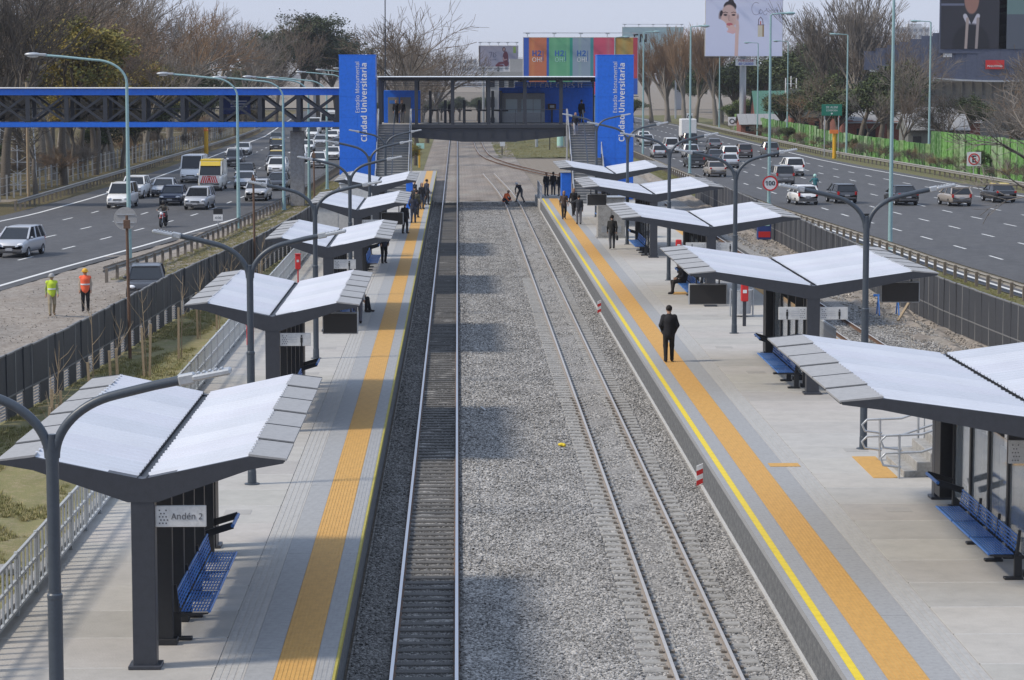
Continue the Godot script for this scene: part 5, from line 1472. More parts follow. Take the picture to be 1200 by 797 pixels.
func build_trees() -> void:
	M.bark = surf(mixed(256, [[grey(101, 256, 0.04), 1.0], [grey(102, 256, 0.2), 0.7]], [Color(0.05, 0.04, 0.03), Color(0.12, 0.1, 0.08), Color(0.2, 0.18, 0.15)], 3, 0.1), 1.0, 0.95)
	M.bark_pale = surf(mixed(256, [[grey(103, 256, 0.04), 1.0], [grey(104, 256, 0.2), 0.7]], [Color(0.13, 0.115, 0.095), Color(0.22, 0.195, 0.165), Color(0.32, 0.29, 0.25)], 4, 0.1), 1.0, 0.95)
	M.twig = plain(0.15, 0.115, 0.085, 0.95); M.twig_grey = plain(0.2, 0.175, 0.15, 0.95); M.twig_rust = plain(0.25, 0.165, 0.1, 0.95); M.twig_dark = plain(0.07, 0.06, 0.05, 0.95)
	M.leaf = vmat(0.85); M.leaf.backlight_enabled = true; M.leaf.backlight = Color(0.25, 0.25, 0.12)
	var bare := [tree_proto(11, "bare"), tree_proto(12, "bare"), tree_proto(13, "wide"), tree_proto(14, "wide")]
	var pop := [tree_proto(21, "poplar"), tree_proto(22, "poplar")]
	var shrub := [tree_proto(31, "shrub"), tree_proto(32, "shrub")]
	var leafy := tree_proto(41, "leafy")
	var dense := [tree_proto(51, "dense"), tree_proto(52, "dense")]
	var pine := tree_proto(61, "pine")
	var green := tree_proto(71, "green")
	var fmats := [M.twig, M.twig_grey, M.twig_rust, M.twig_dark]
	var n := 0
	# bare woodland across the motorway: [x, d, kind, scale, tone]
	var wood := [[-36, 205, 0, 1.15, 3], [-40, 222, 2, 1.2, 3], [-36.5, 236, 1, 1.1, 0], [-44, 238, 3, 1.25, 3], [-47, 214, 2, 1.3, 3], [-37.5, 255, 3, 1.0, 3], [-42, 262, 0, 1.3, 0], [-49, 258, 1, 1.35, 1], [-38, 276, 2, 1.0, 3], [-45, 284, 1, 1.35, 1], [-36.5, 296, 0, 1.1, 0], [-41, 306, 3, 1.3, 2], [-48, 312, 0, 1.4, 1], [-37, 322, 1, 1.2, 2], [-43, 334, 0, 1.45, 1], [-36, 346, 2, 1.15, 2], [-40, 360, 1, 1.35, 2], [-46, 366, 0, 1.5, 1], [-35.5, 378, 0, 1.15, 1], [-39, 394, 3, 1.3, 0], [-36, 410, 1, 1.05, 1], [-42, 420, 0, 1.25, 1], [-55, 300, 0, 1.5, 1], [-54, 340, 1, 1.55, 1], [-53, 380, 0, 1.5, 1], [-58, 270, 3, 1.4, 3], [-60, 240, 1, 1.4, 3], [-34.0, 436, 3, 0.95, 1], [-38, 452, 0, 1.1, 1]]
	for e in [[-38.2, 214, 0, 1.2, 3], [-42.0, 220, 1, 1.3, 3], [-41.5, 232, 1, 1.3, 0], [-34.8, 262, 1, 0.9, 0], [-36.5, 270, 0, 1.0, 2], [-35.0, 288, 1, 0.9, 1], [-38.4, 252, 0, 1.15, 1]]: wood.append(e)
	for i in 24:
		wood.append([-rnd(40, 75), rnd(230, 460), i % 4, rnd(1.0, 1.35), i % 4])
	for e in wood:
		plant("bare_tree", "%s %s bare tree in the woodland behind the guard rail" % [["upright", "tall", "wide crowned", "crooked"][e[2]], ["brown", "pale grey", "rusty brown", "dark"][e[4]]], "tree", bare[e[2]], V(e[0] + rnd(-1, 1), -0.1, e[1]), e[3], rnd(0.9, 1.1), M.bark if e[4] == 3 else M.bark_pale, fmats[e[4]], "bare woodland trees")
	for e in [[-34.3, 224, 1.05, "tall olive and yellow leaved tree rising over the bare woodland"], [-34.2, 262, 0.6, "low yellowish tree in front of the woodland"], [-34.6, 246, 0.85, "olive leaved tree behind the truss walkway"], [-37.0, 246, 0.6, "small green leaved tree under the truss walkway"], [-34.9, 291, 0.8, "small olive tree in the woodland edge"], [-35.5, 252, 1.0, "broad golden olive tree over the truss walkway"], [-40.5, 318, 0.8, "olive tree between bare trunks behind the yellow pillar"]]:
		plant("olive_tree", e[3], "tree", leafy, V(e[0], -0.1, e[1]), e[2], 1.0, M.bark, M.twig, "olive leaved trees in the woodland")
	for e in [[-38, 372, 1.1, 0, "dark evergreen tree at the end of the bare woodland"], [-33.5, 388, 0.85, 1, "round dark evergreen tree beside the motorway lamps"], [-36.2, 262, 0.5, 0, "low dark evergreen beneath the truss walkway"], [-39, 212, 0.55, 1, "dark evergreen beside the lattice frame"], [-42.5, 300, 0.9, 1, "dark evergreen inside the bare woodland"], [-35.2, 304, 0.75, 0, "dark evergreen by the yellow pillar"], [-35.0, 278, 0.65, 1, "dark evergreen in the woodland front row"], [-34.6, 340, 0.8, 0, "dark evergreen past the yellow pillar"], [-50, 285, 1.1, 0, "tall dark evergreen deep inside the bare woodland"]]:
		plant("evergreen_tree", e[4], "tree", dense[e[3]], V(e[0], -0.1, e[1]), e[2], 1.0, M.bark, M.twig_dark, "evergreens by the motorway")
	for e in [[-31, 500, 1.25], [-27.5, 508, 1.1], [-35, 496, 1.05], [-24, 512, 1.05], [-20.5, 500, 0.95], [-39, 505, 0.9]]:
		plant("pine_tree", "dark green pine in the clump beyond the motorway", "tree", pine, V(e[0], -0.1, e[1]), e[2], 1.15, M.bark, M.twig_dark, "pines beyond the motorway")
	for i in 48:
		var d := 196.0 + i * 4.6
		plant("bare_shrub", "tangled %s bare shrub in front of the woodland trees" % ["brown", "pale grey", "rusty", "dark"][i % 4], "shrub", shrub[i % 2], V(along(L_OUT, d) - rnd(2.0, 9.0), -0.1, d), rnd(0.6, 1.15), rnd(1.0, 1.4), M.bark, fmats[i % 4], "bare shrubs along the woodland edge")
	# leaning dark trunk by the guard rail end
	var ln := plant("leaning_tree", "dark leaning tree beside the end of the woodland guard rail", "tree", bare[3], V(-33.8, -0.1, 206), 0.72, 0.9, M.bark, M.twig_dark, "")
	ln.rotation = Vector3(0, 1.9, -0.22)
	# the big bare tree beyond the footbridge and smaller ones round it
	plant("crown_tree", "large bare tree with a wide crown behind the footbridge", "tree", bare[2], V(-5.6, -0.1, 292), 1.24, 1.15, M.bark, M.twig, "")
	for e in [[-5.2, 330, 1.0, 2], [-6.5, 312, 0.8, 0], [-4.2, 352, 0.95, 1], [-7.0, 345, 1.05, 2], [-5.0, 375, 0.95, 0], [-7.5, 390, 1.1, 1], [-3.2, 400, 0.8, 1], [-4.4, 268, 0.62, 0]]:
		plant("bare_tree", "bare tree standing between the running track and the motorway beyond the footbridge", "tree", bare[e[3]], V(e[0], -0.1, e[1]), e[2], 0.95, M.bark, M.twig if e[3] else M.twig_grey, "bare trees along the running track")
	for e in [[-5.2, 238, 0.8], [-6.0, 249, 0.9], [-4.6, 256, 0.6]]:
		plant("leafy_shrub", "yellow green shrub beside the running track beyond the platform", "shrub", leafy, V(e[0], -0.1, e[1]), e[2] * 0.32, 1.2, M.bark, M.twig, "yellow green shrubs by the track")
	# across the other carriageway
	for e in [[38.2, 470, 1.22, 0], [41.0, 462, 1.3, 1], [43.6, 470, 1.28, 0], [46.4, 460, 1.34, 1], [36.5, 482, 1.1, 1], [40, 486, 1.3, 0], [48.5, 472, 1.3, 0]]:
		plant("brown_poplar", "slender brown poplar in the row beyond the green wall", "tree", pop[e[3]], V(e[0], -0.1, e[1]), e[2], 1.15, M.bark_pale, M.twig_rust, "brown poplars beyond the wall")
	for e in [[49.5, 425, 0.62, "round green shrub in front of the billboard pole"], [47.0, 428, 0.5, "round green shrub beside the brown poplars"]]:
		plant("round_shrub", e[3], "shrub", green, V(e[0], -0.1, e[1]), e[2], 1.25, M.bark, M.twig, "")
	for e in [[60, 450, 1.5, 0, "tall dark evergreen behind the billboard pole"], [55, 462, 1.35, 1, "dark evergreen below the perfume billboard"], [66, 455, 1.55, 1, "tall dark evergreen beside the billboard"], [50, 468, 1.2, 0, "dark evergreen left of the billboard pole among poplars"], [51.5, 312, 1.0, 1, "broad dark evergreen behind the sheds"], [53.8, 318, 1.1, 0, "dense dark evergreen touching the broad evergreen"], [60, 345, 1.15, 0, "dark evergreen in front of the hoarding"], [49.5, 372, 0.75, 1, "dark evergreen hiding the brick house"], [56, 385, 1.2, 1, "tall evergreen behind the direction sign"], [63, 318, 0.7, 0, "low evergreen under the hoarding"], [47.6, 322, 0.85, 1, "full dark evergreen close behind the green wall"], [49.2, 342, 0.95, 0, "full evergreen between the direction sign and the sheds"], [46.9, 368, 0.75, 1, "evergreen close behind the far green wall"], [58.5, 405, 1.3, 0, "large evergreen behind the brick house"], [55.5, 332, 0.9, 0, "dark evergreen leaning over the shed roof"]]:
		plant("evergreen_tree", e[4].replace("left of", "near"), "tree", dense[e[3]], V(e[0], -0.1, e[1]), e[2], 1.1, M.bark, M.twig_dark, "evergreens beyond the green wall")
	for e in [[53.5, 345, 1.5, 0], [51.2, 352, 1.4, 1], [56, 356, 1.55, 0]]:
		plant("bare_poplar", "tall pale bare poplar behind the green direction sign", "tree", pop[e[3]], V(e[0], -0.1, e[1]), e[2], 1.2, M.bark_pale, M.twig_grey, "bare poplars behind the direction sign")
	for e in [[50, 318, 0.95, 1, 0], [52, 300, 0.8, 0, 1], [61, 268, 0.95, 2, 0], [57, 262, 0.7, 3, 1], [64, 250, 0.9, 1, 1], [60, 243, 0.75, 0, 0], [54.5, 285, 0.6, 3, 3]]:
		plant("bare_tree", "bare brown tree behind the green wall", "tree", bare[e[3]], V(e[0], -0.1, e[1]), e[2], 1.1, M.bark, fmats[e[4]], "bare trees behind the green wall")
	for i in 60:
		var d := 204.0 + i * 3.6
		plant("wall_shrub", "scrubby %s shrub growing against the green painted wall" % ["brown", "pale grey", "rusty", "dark"][(i * 7) % 4], "shrub", shrub[i % 2], V(along(R_OUT, d) + rnd(2.4, 3.9), -0.1, d), rnd(0.3, 0.75), rnd(1.0, 1.5), M.bark, fmats[(i * 7) % 4], "shrubs along the green wall")
	for e in [[48.6, 238, 0.28], [46.5, 300, 0.22], [45.3, 352, 0.24]]:
		plant("green_bush", "dark green bush in front of the green painted wall", "shrub", dense[0], V(e[0], -0.2, e[1]), e[2], 1.2, M.bark, M.twig_dark, "dark bushes by the green wall")
	# bare tree leaning in from beside the siding road
	var nt := plant("overhanging_tree", "near bare tree with long drooping branches over the motorway edge", "tree", bare[3], V(28.6, -0.1, 118), 0.8, 1.35, M.bark, M.twig_grey, "")
	nt.rotation = Vector3(0.05, 0.4, 0.16)
	plant("bare_shrub", "spindly bare shrub on the grass by the pale guard rail", "shrub", shrub[0], V(25.0, -0.1, 103.5), 1.3, 1.15, M.bark, M.twig_grey, "")
	for e in [[47.6, 300, 0.55, 1], [49.0, 282, 0.5, 0], [52.5, 272, 0.62, 3], [55.5, 250, 0.6, 2], [53.6, 240, 0.5, 1], [47.2, 330, 0.6, 0], [46.5, 350, 0.55, 2]]:
		plant("bare_tree", "small bare tree close behind the green wall", "tree", bare[e[3]], V(e[0], -0.1, e[1]), e[2], 1.2, M.bark, fmats[e[3]], "small bare trees close behind the green wall")
	for i in 14:
		plant("far_tree", "low distant evergreen closing the gap beyond the curved track", "tree", dense[i % 2], V(-14 + i * 3.6, -0.2, 478 + (i * 37) % 40), rnd(0.4, 0.55), 1.4, M.bark, M.twig_dark, "low evergreens beyond the curved track")
	# far woodland that closes the view
	var xf := []
	var xf2 := []
	for i in 130:
		var left := i % 2 == 0
		var x := rnd(-130, -26) if left else rnd(44, 150)
		var d := rnd(470, 560) + absf(x) * 0.3
		if not left and x < 60: d += 40
		(xf if i % 3 else xf2).append(Transform3D(Basis(Vector3.UP, rnd(0, TAU)).scaled(Vector3.ONE * rnd(0.75, 1.3)), V(x, -0.2, d)))
	var cs := []
	for i in xf.size(): cs.append(Color.WHITE)
	scatter("far_woodland", bare[0].fine, M.twig, xf, cs, "distant bare woodland closing the view behind the motorway", "woodland")
	scatter("far_evergreens", dense[1].leaf, M.leaf, xf2, cs.slice(0, xf2.size()), "distant dark evergreen belt closing the view behind the motorway", "woodland")

# ---- printed pictures: flat art computed into an image
func ell(im: Image, cx: float, cy: float, rx: float, ry: float, c: Color, rot := 0.0, soft := 0.12) -> void:
	var R := maxf(rx, ry) + 2
	for y in range(maxi(0, int(cy - R)), mini(im.get_height(), int(cy + R) + 1)):
		for x in range(maxi(0, int(cx - R)), mini(im.get_width(), int(cx + R) + 1)):
			var p := Vector2(x - cx, y - cy).rotated(-rot)
			var q := sqrt(p.x * p.x / rx / rx + p.y * p.y / ry / ry)
			if q < 1.0: im.set_pixel(x, y, im.get_pixel(x, y).lerp(c, clampf((1.0 - q) / soft, 0, 1) * c.a))
func stroke(im: Image, pts: Array, w: float, c: Color) -> void:
	for i in pts.size() - 1:
		var a: Vector2 = pts[i]
		var b: Vector2 = pts[i + 1]
		var n := int(a.distance_to(b)) + 1
		for k in n + 1: ell(im, lerpf(a.x, b.x, float(k) / n), lerpf(a.y, b.y, float(k) / n), w, w, c, 0.0, 0.5)
func print_mat(im: Image) -> StandardMaterial3D:
	im.generate_mipmaps()
	var m := StandardMaterial3D.new()
	m.albedo_texture = ImageTexture.create_from_image(im); m.roughness = 0.6
	return m
func sheet(called: String, w: float, h: float, m: Material, parent: Node, at: Vector3) -> MeshInstance3D:
	var q := QuadMesh.new(); q.size = Vector2(w, h)
	var o := obj(called, q, m, parent); o.position = at
	return o
func board(label: String, at: Vector3, w: float, h: float, y0: float, im: Image, turn := 0.0, legs := 2) -> Node3D:
	var t := thing("billboard", label, "billboard", at, turn)
	var f := G.new(); f.bbox(Vector3(0, y0 + h / 2, -0.2), Vector3(w, h, 0.36), 0.03); obj("panel", f, M.offwhite, t)
	sheet("poster", w - 0.16, h - 0.16, print_mat(im), t, Vector3(0, y0 + h / 2, -0.012))
	for k in legs:
		var x := 0.0 if legs == 1 else lerpf(-w * 0.38, w * 0.38, float(k) / (legs - 1))
		var p := G.new(); p.tube([Vector3(x, 0, -0.7), Vector3(x, y0 + h * 0.8, -0.7)], 0.55 if legs == 1 else 0.2, 12); obj("support", p, M.galv, t)
	var c := G.new(); c.box(Vector3(0, y0 - 0.2, 0.5), Vector3(w, 0.08, 1.0)); obj("catwalk", c, M.anthracite, t)
	var l := G.new(); l.bar(Vector3(-w / 2, y0 + h + 0.5, 0.5), Vector3(w / 2, y0 + h + 0.5, 0.5), 0.08, 0.08)
	for k in 5:
		var x := lerpf(-w * 0.46, w * 0.46, k / 4.0)
		l.bar(Vector3(x, y0 + h, -0.2), Vector3(x, y0 + h + 0.5, 0.6), 0.06, 0.06); l.box(Vector3(x, y0 + h + 0.45, 0.75), Vector3(0.5, 0.2, 0.35))
	obj("floodlight_rack", l, M.galv, t)
	return t

func building(label: String, at: Vector3, w: float, h: float, d: float, floors: int, cols: int, m: Material, wm: Material) -> void:
	var t := thing("city_block", label, "building", at)
	var g := G.new(); g.box(Vector3(0, h / 2, -d / 2), Vector3(w, h, d)); obj("wall", g, m, t)
	var wg := G.new(); wg.box(Vector3.ZERO, Vector3(w / cols * 0.55, h / floors * 0.5, 0.2)); var ms := wg.mesh()
	for i in floors:
		for j in cols: put("window", ms, wm, t, Transform3D(Basis.IDENTITY, Vector3(-w / 2 + w * (j + 0.5) / cols, h * (i + 0.5) / floors, 0.02)))
	var r := G.new(); r.box(Vector3(w * 0.1, h + 1.0, -d / 2), Vector3(w * 0.4, 2.0, d * 0.5)); obj("roof_house", r, m, t)

func gable_shed(label: String, at: Vector3, w: float, d: float, eave: float, ridge: float, wall: Material, roof: Material, turn := 0.0) -> Node3D:   # ridge along x
	var t := thing("shed", label, "building", at, turn)
	var g := G.new(); g.prism(PackedVector2Array([Vector2(-d / 2, 0), Vector2(d / 2, 0), Vector2(d / 2, eave), Vector2(0, ridge - 0.1), Vector2(-d / 2, eave)]), Vector3(-w / 2, 0, 0), Vector3(0, 0, -1), Vector3.UP, w)
	obj("wall", g, wall, t)
	for s in [-1.0, 1.0]:
		var n := int(w / 1.2)
		for k in n:
			var r := G.new()
			var x := -w / 2 - 0.3 + (w + 0.6) * (k + 0.5) / n
			var a := Vector3(x, ridge, 0)
			var b := Vector3(x, eave - 0.25, s * (d / 2 + 0.5))
			var z := (b - a)
			r.box((a + b) / 2 + Vector3(0, 0.06 + 0.02 * (k % 2), 0), Vector3((w + 0.6) / n - 0.02, 0.07, z.length()), Basis(Vector3.RIGHT, z.normalized().cross(Vector3.RIGHT), z.normalized()).orthonormalized())
			obj("roof_sheet", r, roof, t)
	for k in 3:
		var q := G.new(); q.box(Vector3(lerpf(-w * 0.35, w * 0.35, k / 2.0), eave * 0.55, d / 2 + 0.02), Vector3(w * 0.14, eave * 0.4, 0.08)); obj("window", q, M.dark_glass, t)
	return t

func build_far() -> void:
	var blue := Color(0.2, 0.36, 0.7)
	# soft drink billboard, striped
	var im := Image.create(256, 128, true, Image.FORMAT_RGB8)
	var bands := [[0, 12, blue], [12, 52, Color(0.76, 0.45, 0.32)], [52, 57, blue], [57, 104, Color(0.4, 0.66, 0.5)], [104, 110, Color(0.2, 0.58, 0.5)], [110, 150, Color(0.56, 0.62, 0.68)], [150, 157, Color(0.27, 0.55, 0.58)], [157, 205, Color(0.8, 0.33, 0.43)], [205, 246, Color(0.72, 0.57, 0.3)], [246, 256, Color(0.72, 0.28, 0.33)]]
	for b in bands: im.fill_rect(Rect2i(b[0], 0, b[1] - b[0], 128), b[2])
	for k in [[20, 6], [70, 9], [98, 4], [126, 5], [190, 8], [225, 10]]:
		for y in 128:
			for x in range(k[0] - k[1], k[0] + k[1]): im.set_pixel(x, y, im.get_pixel(x, y).lerp(Color(0.9, 0.72, 0.4) if k[0] < 40 else Color(0.62, 0.78, 0.62), 0.22 * (1.0 - absf(x - k[0]) / k[1])))
	im.fill_rect(Rect2i(246, 92, 10, 36), blue)
	var t := board("wide billboard of coloured vertical bands behind the footbridge", V(15.8, 0, 330), 14.8, 7.4, 6.7, im, 0.0, 4)
	var ink := [plain(0.03, 0.09, 0.35, 0.6), plain(0.05, 0.14, 0.42, 0.6), plain(0.03, 0.12, 0.4, 0.6)]
	for k in 3:
		var x: float = [-5.55, -2.65, 0.18][k]
		text_fit("H2", 1.15, ink[k], t, Vector3(x - 0.1, 12.0, 0.0), Basis.IDENTITY, true)
		text_fit("OH!", 1.25, [M.white, M.sign_pale, M.white][k], t, Vector3(x, 11.2, 0.0))
		var st := G.new(); st.box(Vector3(x + 0.72, 11.7, 0.0), Vector3(0.07, 1.3, 0.01)); obj("print_bar", st, ink[k], t)
	# perfume billboard
	im = Image.create(300, 216, true, Image.FORMAT_RGB8); im.fill(Color(0.86, 0.87, 0.95))
	var skin := Color(0.87, 0.72, 0.67)
	ell(im, 94, 26, 26, 22, Color(0.16, 0.12, 0.13)); ell(im, 98, 8, 12, 10, Color(0.18, 0.14, 0.15))
	ell(im, 90, 66, 33, 50, skin); ell(im, 90, 40, 30, 22, Color(0.86, 0.73, 0.69), 0.0, 0.5)
	ell(im, 56, 60, 8, 24, Color(0.45, 0.35, 0.34), 0.1, 0.9); ell(im, 125, 66, 6, 18, Color(0.7, 0.55, 0.52), 0.0, 0.8)
	for s in [76.0, 108.0]:
		ell(im, s, 58, 8, 4, Color(0.36, 0.27, 0.27)); ell(im, s, 59, 3.4, 3, Color(0.12, 0.1, 0.12)); stroke(im, [Vector2(s - 9, 50), Vector2(s, 47), Vector2(s + 9, 50)], 1.6, Color(0.4, 0.28, 0.25))
	stroke(im, [Vector2(91, 60), Vector2(89, 78), Vector2(94, 80)], 1.8, Color(0.75, 0.58, 0.54)); ell(im, 93, 94, 13, 6, Color(0.78, 0.4, 0.42)); ell(im, 60, 52, 6, 12, Color(0.2, 0.16, 0.18), 0.2)
	ell(im, 58, 92, 26, 16, Color(0.86, 0.87, 0.95), 0.5); ell(im, 66, 112, 30, 14, Color(0.86, 0.87, 0.95), 0.35)
	for k in 4: stroke(im, [Vector2(126 - k * 3, 128 - k * 2), Vector2(112 - k * 2, 106 + k * 7), Vector2(98 - k * 4, 100 + k * 7)], 4.2, Color(0.9, 0.75 - k * 0.015, 0.7))
	stroke(im, [Vector2(122, 84), Vector2(124, 108), Vector2(122, 132), Vector2(120, 216)], 7.5, Color(0.88, 0.74, 0.7))
	var cac := []
	for k in 22: cac.append(Vector2(196 - 17 * sin(-0.6 + k * 0.25), 34 - 24 * cos(-0.6 + k * 0.25)))
	stroke(im, cac, 0.9, Color(0.45, 0.42, 0.5))
	for c in [[214, 46], [232, 50]]:
		var lp := []
		for k in 14: lp.append(Vector2(c[0] + 7 * cos(k * 0.5), c[1] + 8 * sin(k * 0.5) - (12 if c[0] > 220 and k > 10 else 0)))
		stroke(im, lp, 0.9, Color(0.45, 0.42, 0.5))
	stroke(im, [Vector2(240, 44), Vector2(252, 42), Vector2(258, 38), Vector2(272, 40), Vector2(284, 40)], 0.9, Color(0.5, 0.47, 0.55))
	im.fill_rect(Rect2i(204, 98, 23, 44), Color(0.84, 0.8, 0.72)); im.fill_rect(Rect2i(222, 98, 6, 44), Color(0.62, 0.5, 0.34)); im.fill_rect(Rect2i(203, 95, 26, 3), Color(0.5, 0.42, 0.5))
	stroke(im, [Vector2(206, 95), Vector2(206, 76), Vector2(214, 66), Vector2(222, 76), Vector2(224, 95)], 1.6, Color(0.4, 0.35, 0.42)); im.fill_rect(Rect2i(212, 82, 5, 13), Color(0.78, 0.45, 0.42))
	t = board("large pale perfume billboard of a woman's face on a single pole", V(46.8, 0, 420), 12.8, 9.3, 12.05, im, 0.05, 1)
	var fp := G.new(); fp.bbox(Vector3(0.25, 11.1, 0.6), Vector3(3.4, 1.1, 0.1), 0.02); var fo := obj("footer_plate", fp, M.white, t)
	text_fit("PUBLICAR", 2.5, plain(0.35, 0.05, 0.1, 0.6), fo, Vector3(0.25, 11.38, 0.66), Basis.IDENTITY, true); text_fit("48126000", 2.5, plain(0.05, 0.08, 0.4, 0.6), fo, Vector3(0.25, 10.86, 0.66), Basis.IDENTITY, true)
	# small billboard
	im = Image.create(200, 108, true, Image.FORMAT_RGB8); im.fill(Color(0.58, 0.57, 0.63))
	im.fill_rect(Rect2i(0, 0, 7, 108), Color(0.3, 0.3, 0.36)); im.fill_rect(Rect2i(176, 4, 14, 34), Color(0.52, 0.62, 0.32))
	ell(im, 128, 18, 9, 13, Color(0.28, 0.2, 0.22)); ell(im, 128, 18, 5, 8, Color(0.68, 0.56, 0.55)); ell(im, 136, 60, 15, 34, Color(0.38, 0.2, 0.25)); ell(im, 140, 92, 13, 16, Color(0.4, 0.2, 0.25))
	stroke(im, [Vector2(128, 88), Vector2(104, 90), Vector2(90, 103), Vector2(120, 104)], 6.5, Color(0.42, 0.22, 0.27)); stroke(im, [Vector2(124, 60), Vector2(128, 74), Vector2(142, 70)], 3.5, Color(0.7, 0.56, 0.55))
	for q in [[Vector2(52, 34), Vector2(66, 32), Vector2(58, 62)], [Vector2(74, 34), Vector2(74, 58)], [Vector2(88, 33), Vector2(80, 40), Vector2(88, 50), Vector2(80, 58)], [Vector2(52, 60), Vector2(44, 104)], [Vector2(58, 74), Vector2(86, 72)]]: stroke(im, q, 1.5, Color(0.3, 0.29, 0.36))
	board("small grey billboard with a seated figure beyond the footbridge", V(6.7, 0, 420), 6.5, 3.5, 10.35, im, 0.0, 3)
	# pale board with two black letters
	im = Image.create(64, 32, true, Image.FORMAT_RGB8); im.fill(Color(0.6, 0.69, 0.71))
	t = board("pale hazy board with black letters behind the banded billboard", V(39.5, 0, 520), 12.5, 9.0, 9.5, im, 0.0, 2)
	text_fit("EN", 2.7, M.black, t, Vector3(-2.6, 16.2, 0.0), Basis.IDENTITY, true)
	# great hoarding beyond the green wall
	t = thing("hoarding_building", "grey windowless hall with a blue grey curved hoarding and posters", "building", V(70.0, 0, 345.0))
	var g := G.new(); g.box(Vector3(4, 4.2, -6), Vector3(40, 8.4, 12)); obj("wall", g, M.hall, t)
	for k in 30:
		var rb := G.new(); rb.box(Vector3(-15.4 + k * 1.33, 4.2, 0.06), Vector3(0.12, 8.4, 0.12)); obj("wall_rib", rb, M.hall, t)
	for k in 24:
		var x := -14.8 + k * 1.5
		var u := k / 23.0
		var b0 := 9.9 - sin(u * PI) * 1.4
		var b1 := 12.4 + minf(1.0, k / 6.0) * 2.4
		var pn := G.new(); pn.box(Vector3(x, (b0 + b1) / 2, 1.2 + sin(u * PI) * 1.5), Vector3(1.52, b1 - b0, 0.15)); obj("hoarding_panel", pn, M.hoarding, t)
	var lip := G.new()
	for k in 23:
		var u0 := k / 23.0
		var u1 := (k + 1) / 23.0
		lip.bar(Vector3(-14.8 + k * 1.5, 9.8 - sin(u0 * PI) * 1.4, 1.35 + sin(u0 * PI) * 1.5), Vector3(-13.3 + k * 1.5, 9.8 - sin(u1 * PI) * 1.4, 1.35 + sin(u1 * PI) * 1.5), 0.2, 0.2)
	obj("hoarding_lip", lip, M.galv, t)
	im = Image.create(200, 180, true, Image.FORMAT_RGB8); im.fill(Color(0.19, 0.19, 0.22)); im.fill_rect(Rect2i(0, 0, 70, 30), Color(0.45, 0.25, 0.2)); im.fill_rect(Rect2i(0, 60, 70, 6), Color(0.4, 0.42, 0.5))
	ell(im, 92, 48, 24, 42, Color(0.6, 0.45, 0.4)); stroke(im, [Vector2(72, 92), Vector2(92, 128), Vector2(112, 92)], 7.0, Color(0.75, 0.74, 0.78)); ell(im, 92, 170, 60, 60, Color(0.13, 0.13, 0.16)); stroke(im, [Vector2(80, 100), Vector2(76, 180)], 5.0, Color(0.66, 0.6, 0.58)); stroke(im, [Vector2(112, 100), Vector2(108, 180)], 5.0, Color(0.6, 0.56, 0.55))
	sheet("dark_poster", 8.8, 9.0, print_mat(im), t, Vector3(-1.2, 17.2, 2.85))
	im = Image.create(64, 128, true, Image.FORMAT_RGB8); im.fill(Color(0.15, 0.25, 0.58)); im.fill_rect(Rect2i(0, 0, 10, 128), Color(0.7, 0.36, 0.3)); ell(im, 32, 96, 8, 8, Color(0.6, 0.6, 0.55))
	var bp := sheet("blue_poster", 4.4, 8.6, print_mat(im), t, Vector3(7.9, 17.0, 2.85))
	text_fit("YH", 1.0, M.white, t, Vector3(8.2, 18.0, 2.87))
	im = Image.create(64, 64, true, Image.FORMAT_RGB8); im.fill(Color(0.4, 0.5, 0.5)); im.fill_rect(Rect2i(0, 30, 64, 34), Color(0.33, 0.36, 0.4))
	sheet("pale_poster", 4.2, 8.6, print_mat(im), t, Vector3(4.3, 17.0, 2.85))
	var bk := G.new(); bk.box(Vector3(3.0, 16.8, 2.6), Vector3(17.5, 9.4, 0.3)); obj("poster_frame", bk, M.hoarding, t)
	var rs := G.new(); rs.box(Vector3(1.7, 10.6, 2.95), Vector3(2.5, 1.2, 0.06)); var ro := obj("red_plate", rs, M.red, t)
	text_fit("PUBLICIDAD", 2.0, M.white, ro, Vector3(1.7, 10.4, 3.0), Basis.IDENTITY, true)
	var ws := G.new(); ws.box(Vector3(-4.6, 11.9, 2.6), Vector3(1.2, 0.6, 0.06)); obj("white_plate", ws, M.white, t)
	# sheds behind the green wall
	gable_shed("long shed with a green sheet roof beside the evergreen", V(53.2, 0, 420), 9.5, 9.0, 2.4, 6.4, M.brick, M.roof_green)
	gable_shed("low shed with a pale sheet roof in front of the green roofed shed", V(47.5, 0, 392), 9.0, 6.0, 1.8, 3.1, M.brick, M.roof_grey)
	gable_shed("red brick house with a dark pointed roof near the direction sign", V(52.0, 0, 385), 4.5, 6.0, 3.0, 7.0, M.brick, M.roof_dark)
	gable_shed("wide grey roofed store behind the green wall", V(57.5, 0, 330), 17.0, 14.0, 3.4, 5.0, M.brick, M.roof_grey)
	gable_shed("small gable roofed house at the corner of the green wall", V(53.5, 0, 288), 6.6, 6.0, 3.4, 4.9, M.hall, M.roof_grey)
	t = thing("chimney", "dark stub chimney on the grey roofed store", "chimney", V(57.0, 4.3, 328))
	var ch := G.new(); ch.lathe(Vector3.ZERO, [Vector2(0, 0), Vector2(0.55, 0), Vector2(0.55, 2.6), Vector2(0.68, 2.62), Vector2(0.68, 2.8), Vector2(0, 2.82)], 14); obj("stack", ch, M.anthracite, t)
	var cr := G.new(); cr.lathe(Vector3.ZERO, [Vector2(0.58, 1.2), Vector2(0.58, 1.35)], 14); obj("band", cr, M.galv, t)
	t = thing("vent_pipes", "three thin pale vent pipes rising from the dark roof", "pipes", V(53.0, 0, 405))
	for k in 3:
		var vp := G.new(); vp.tube([Vector3(-1.2 + k * 0.85, 4, 0), Vector3(-1.2 + k * 0.85, 8.6 + (k % 2) * 0.3, 0)], 0.1, 6); obj("pipe", vp, M.white, t)
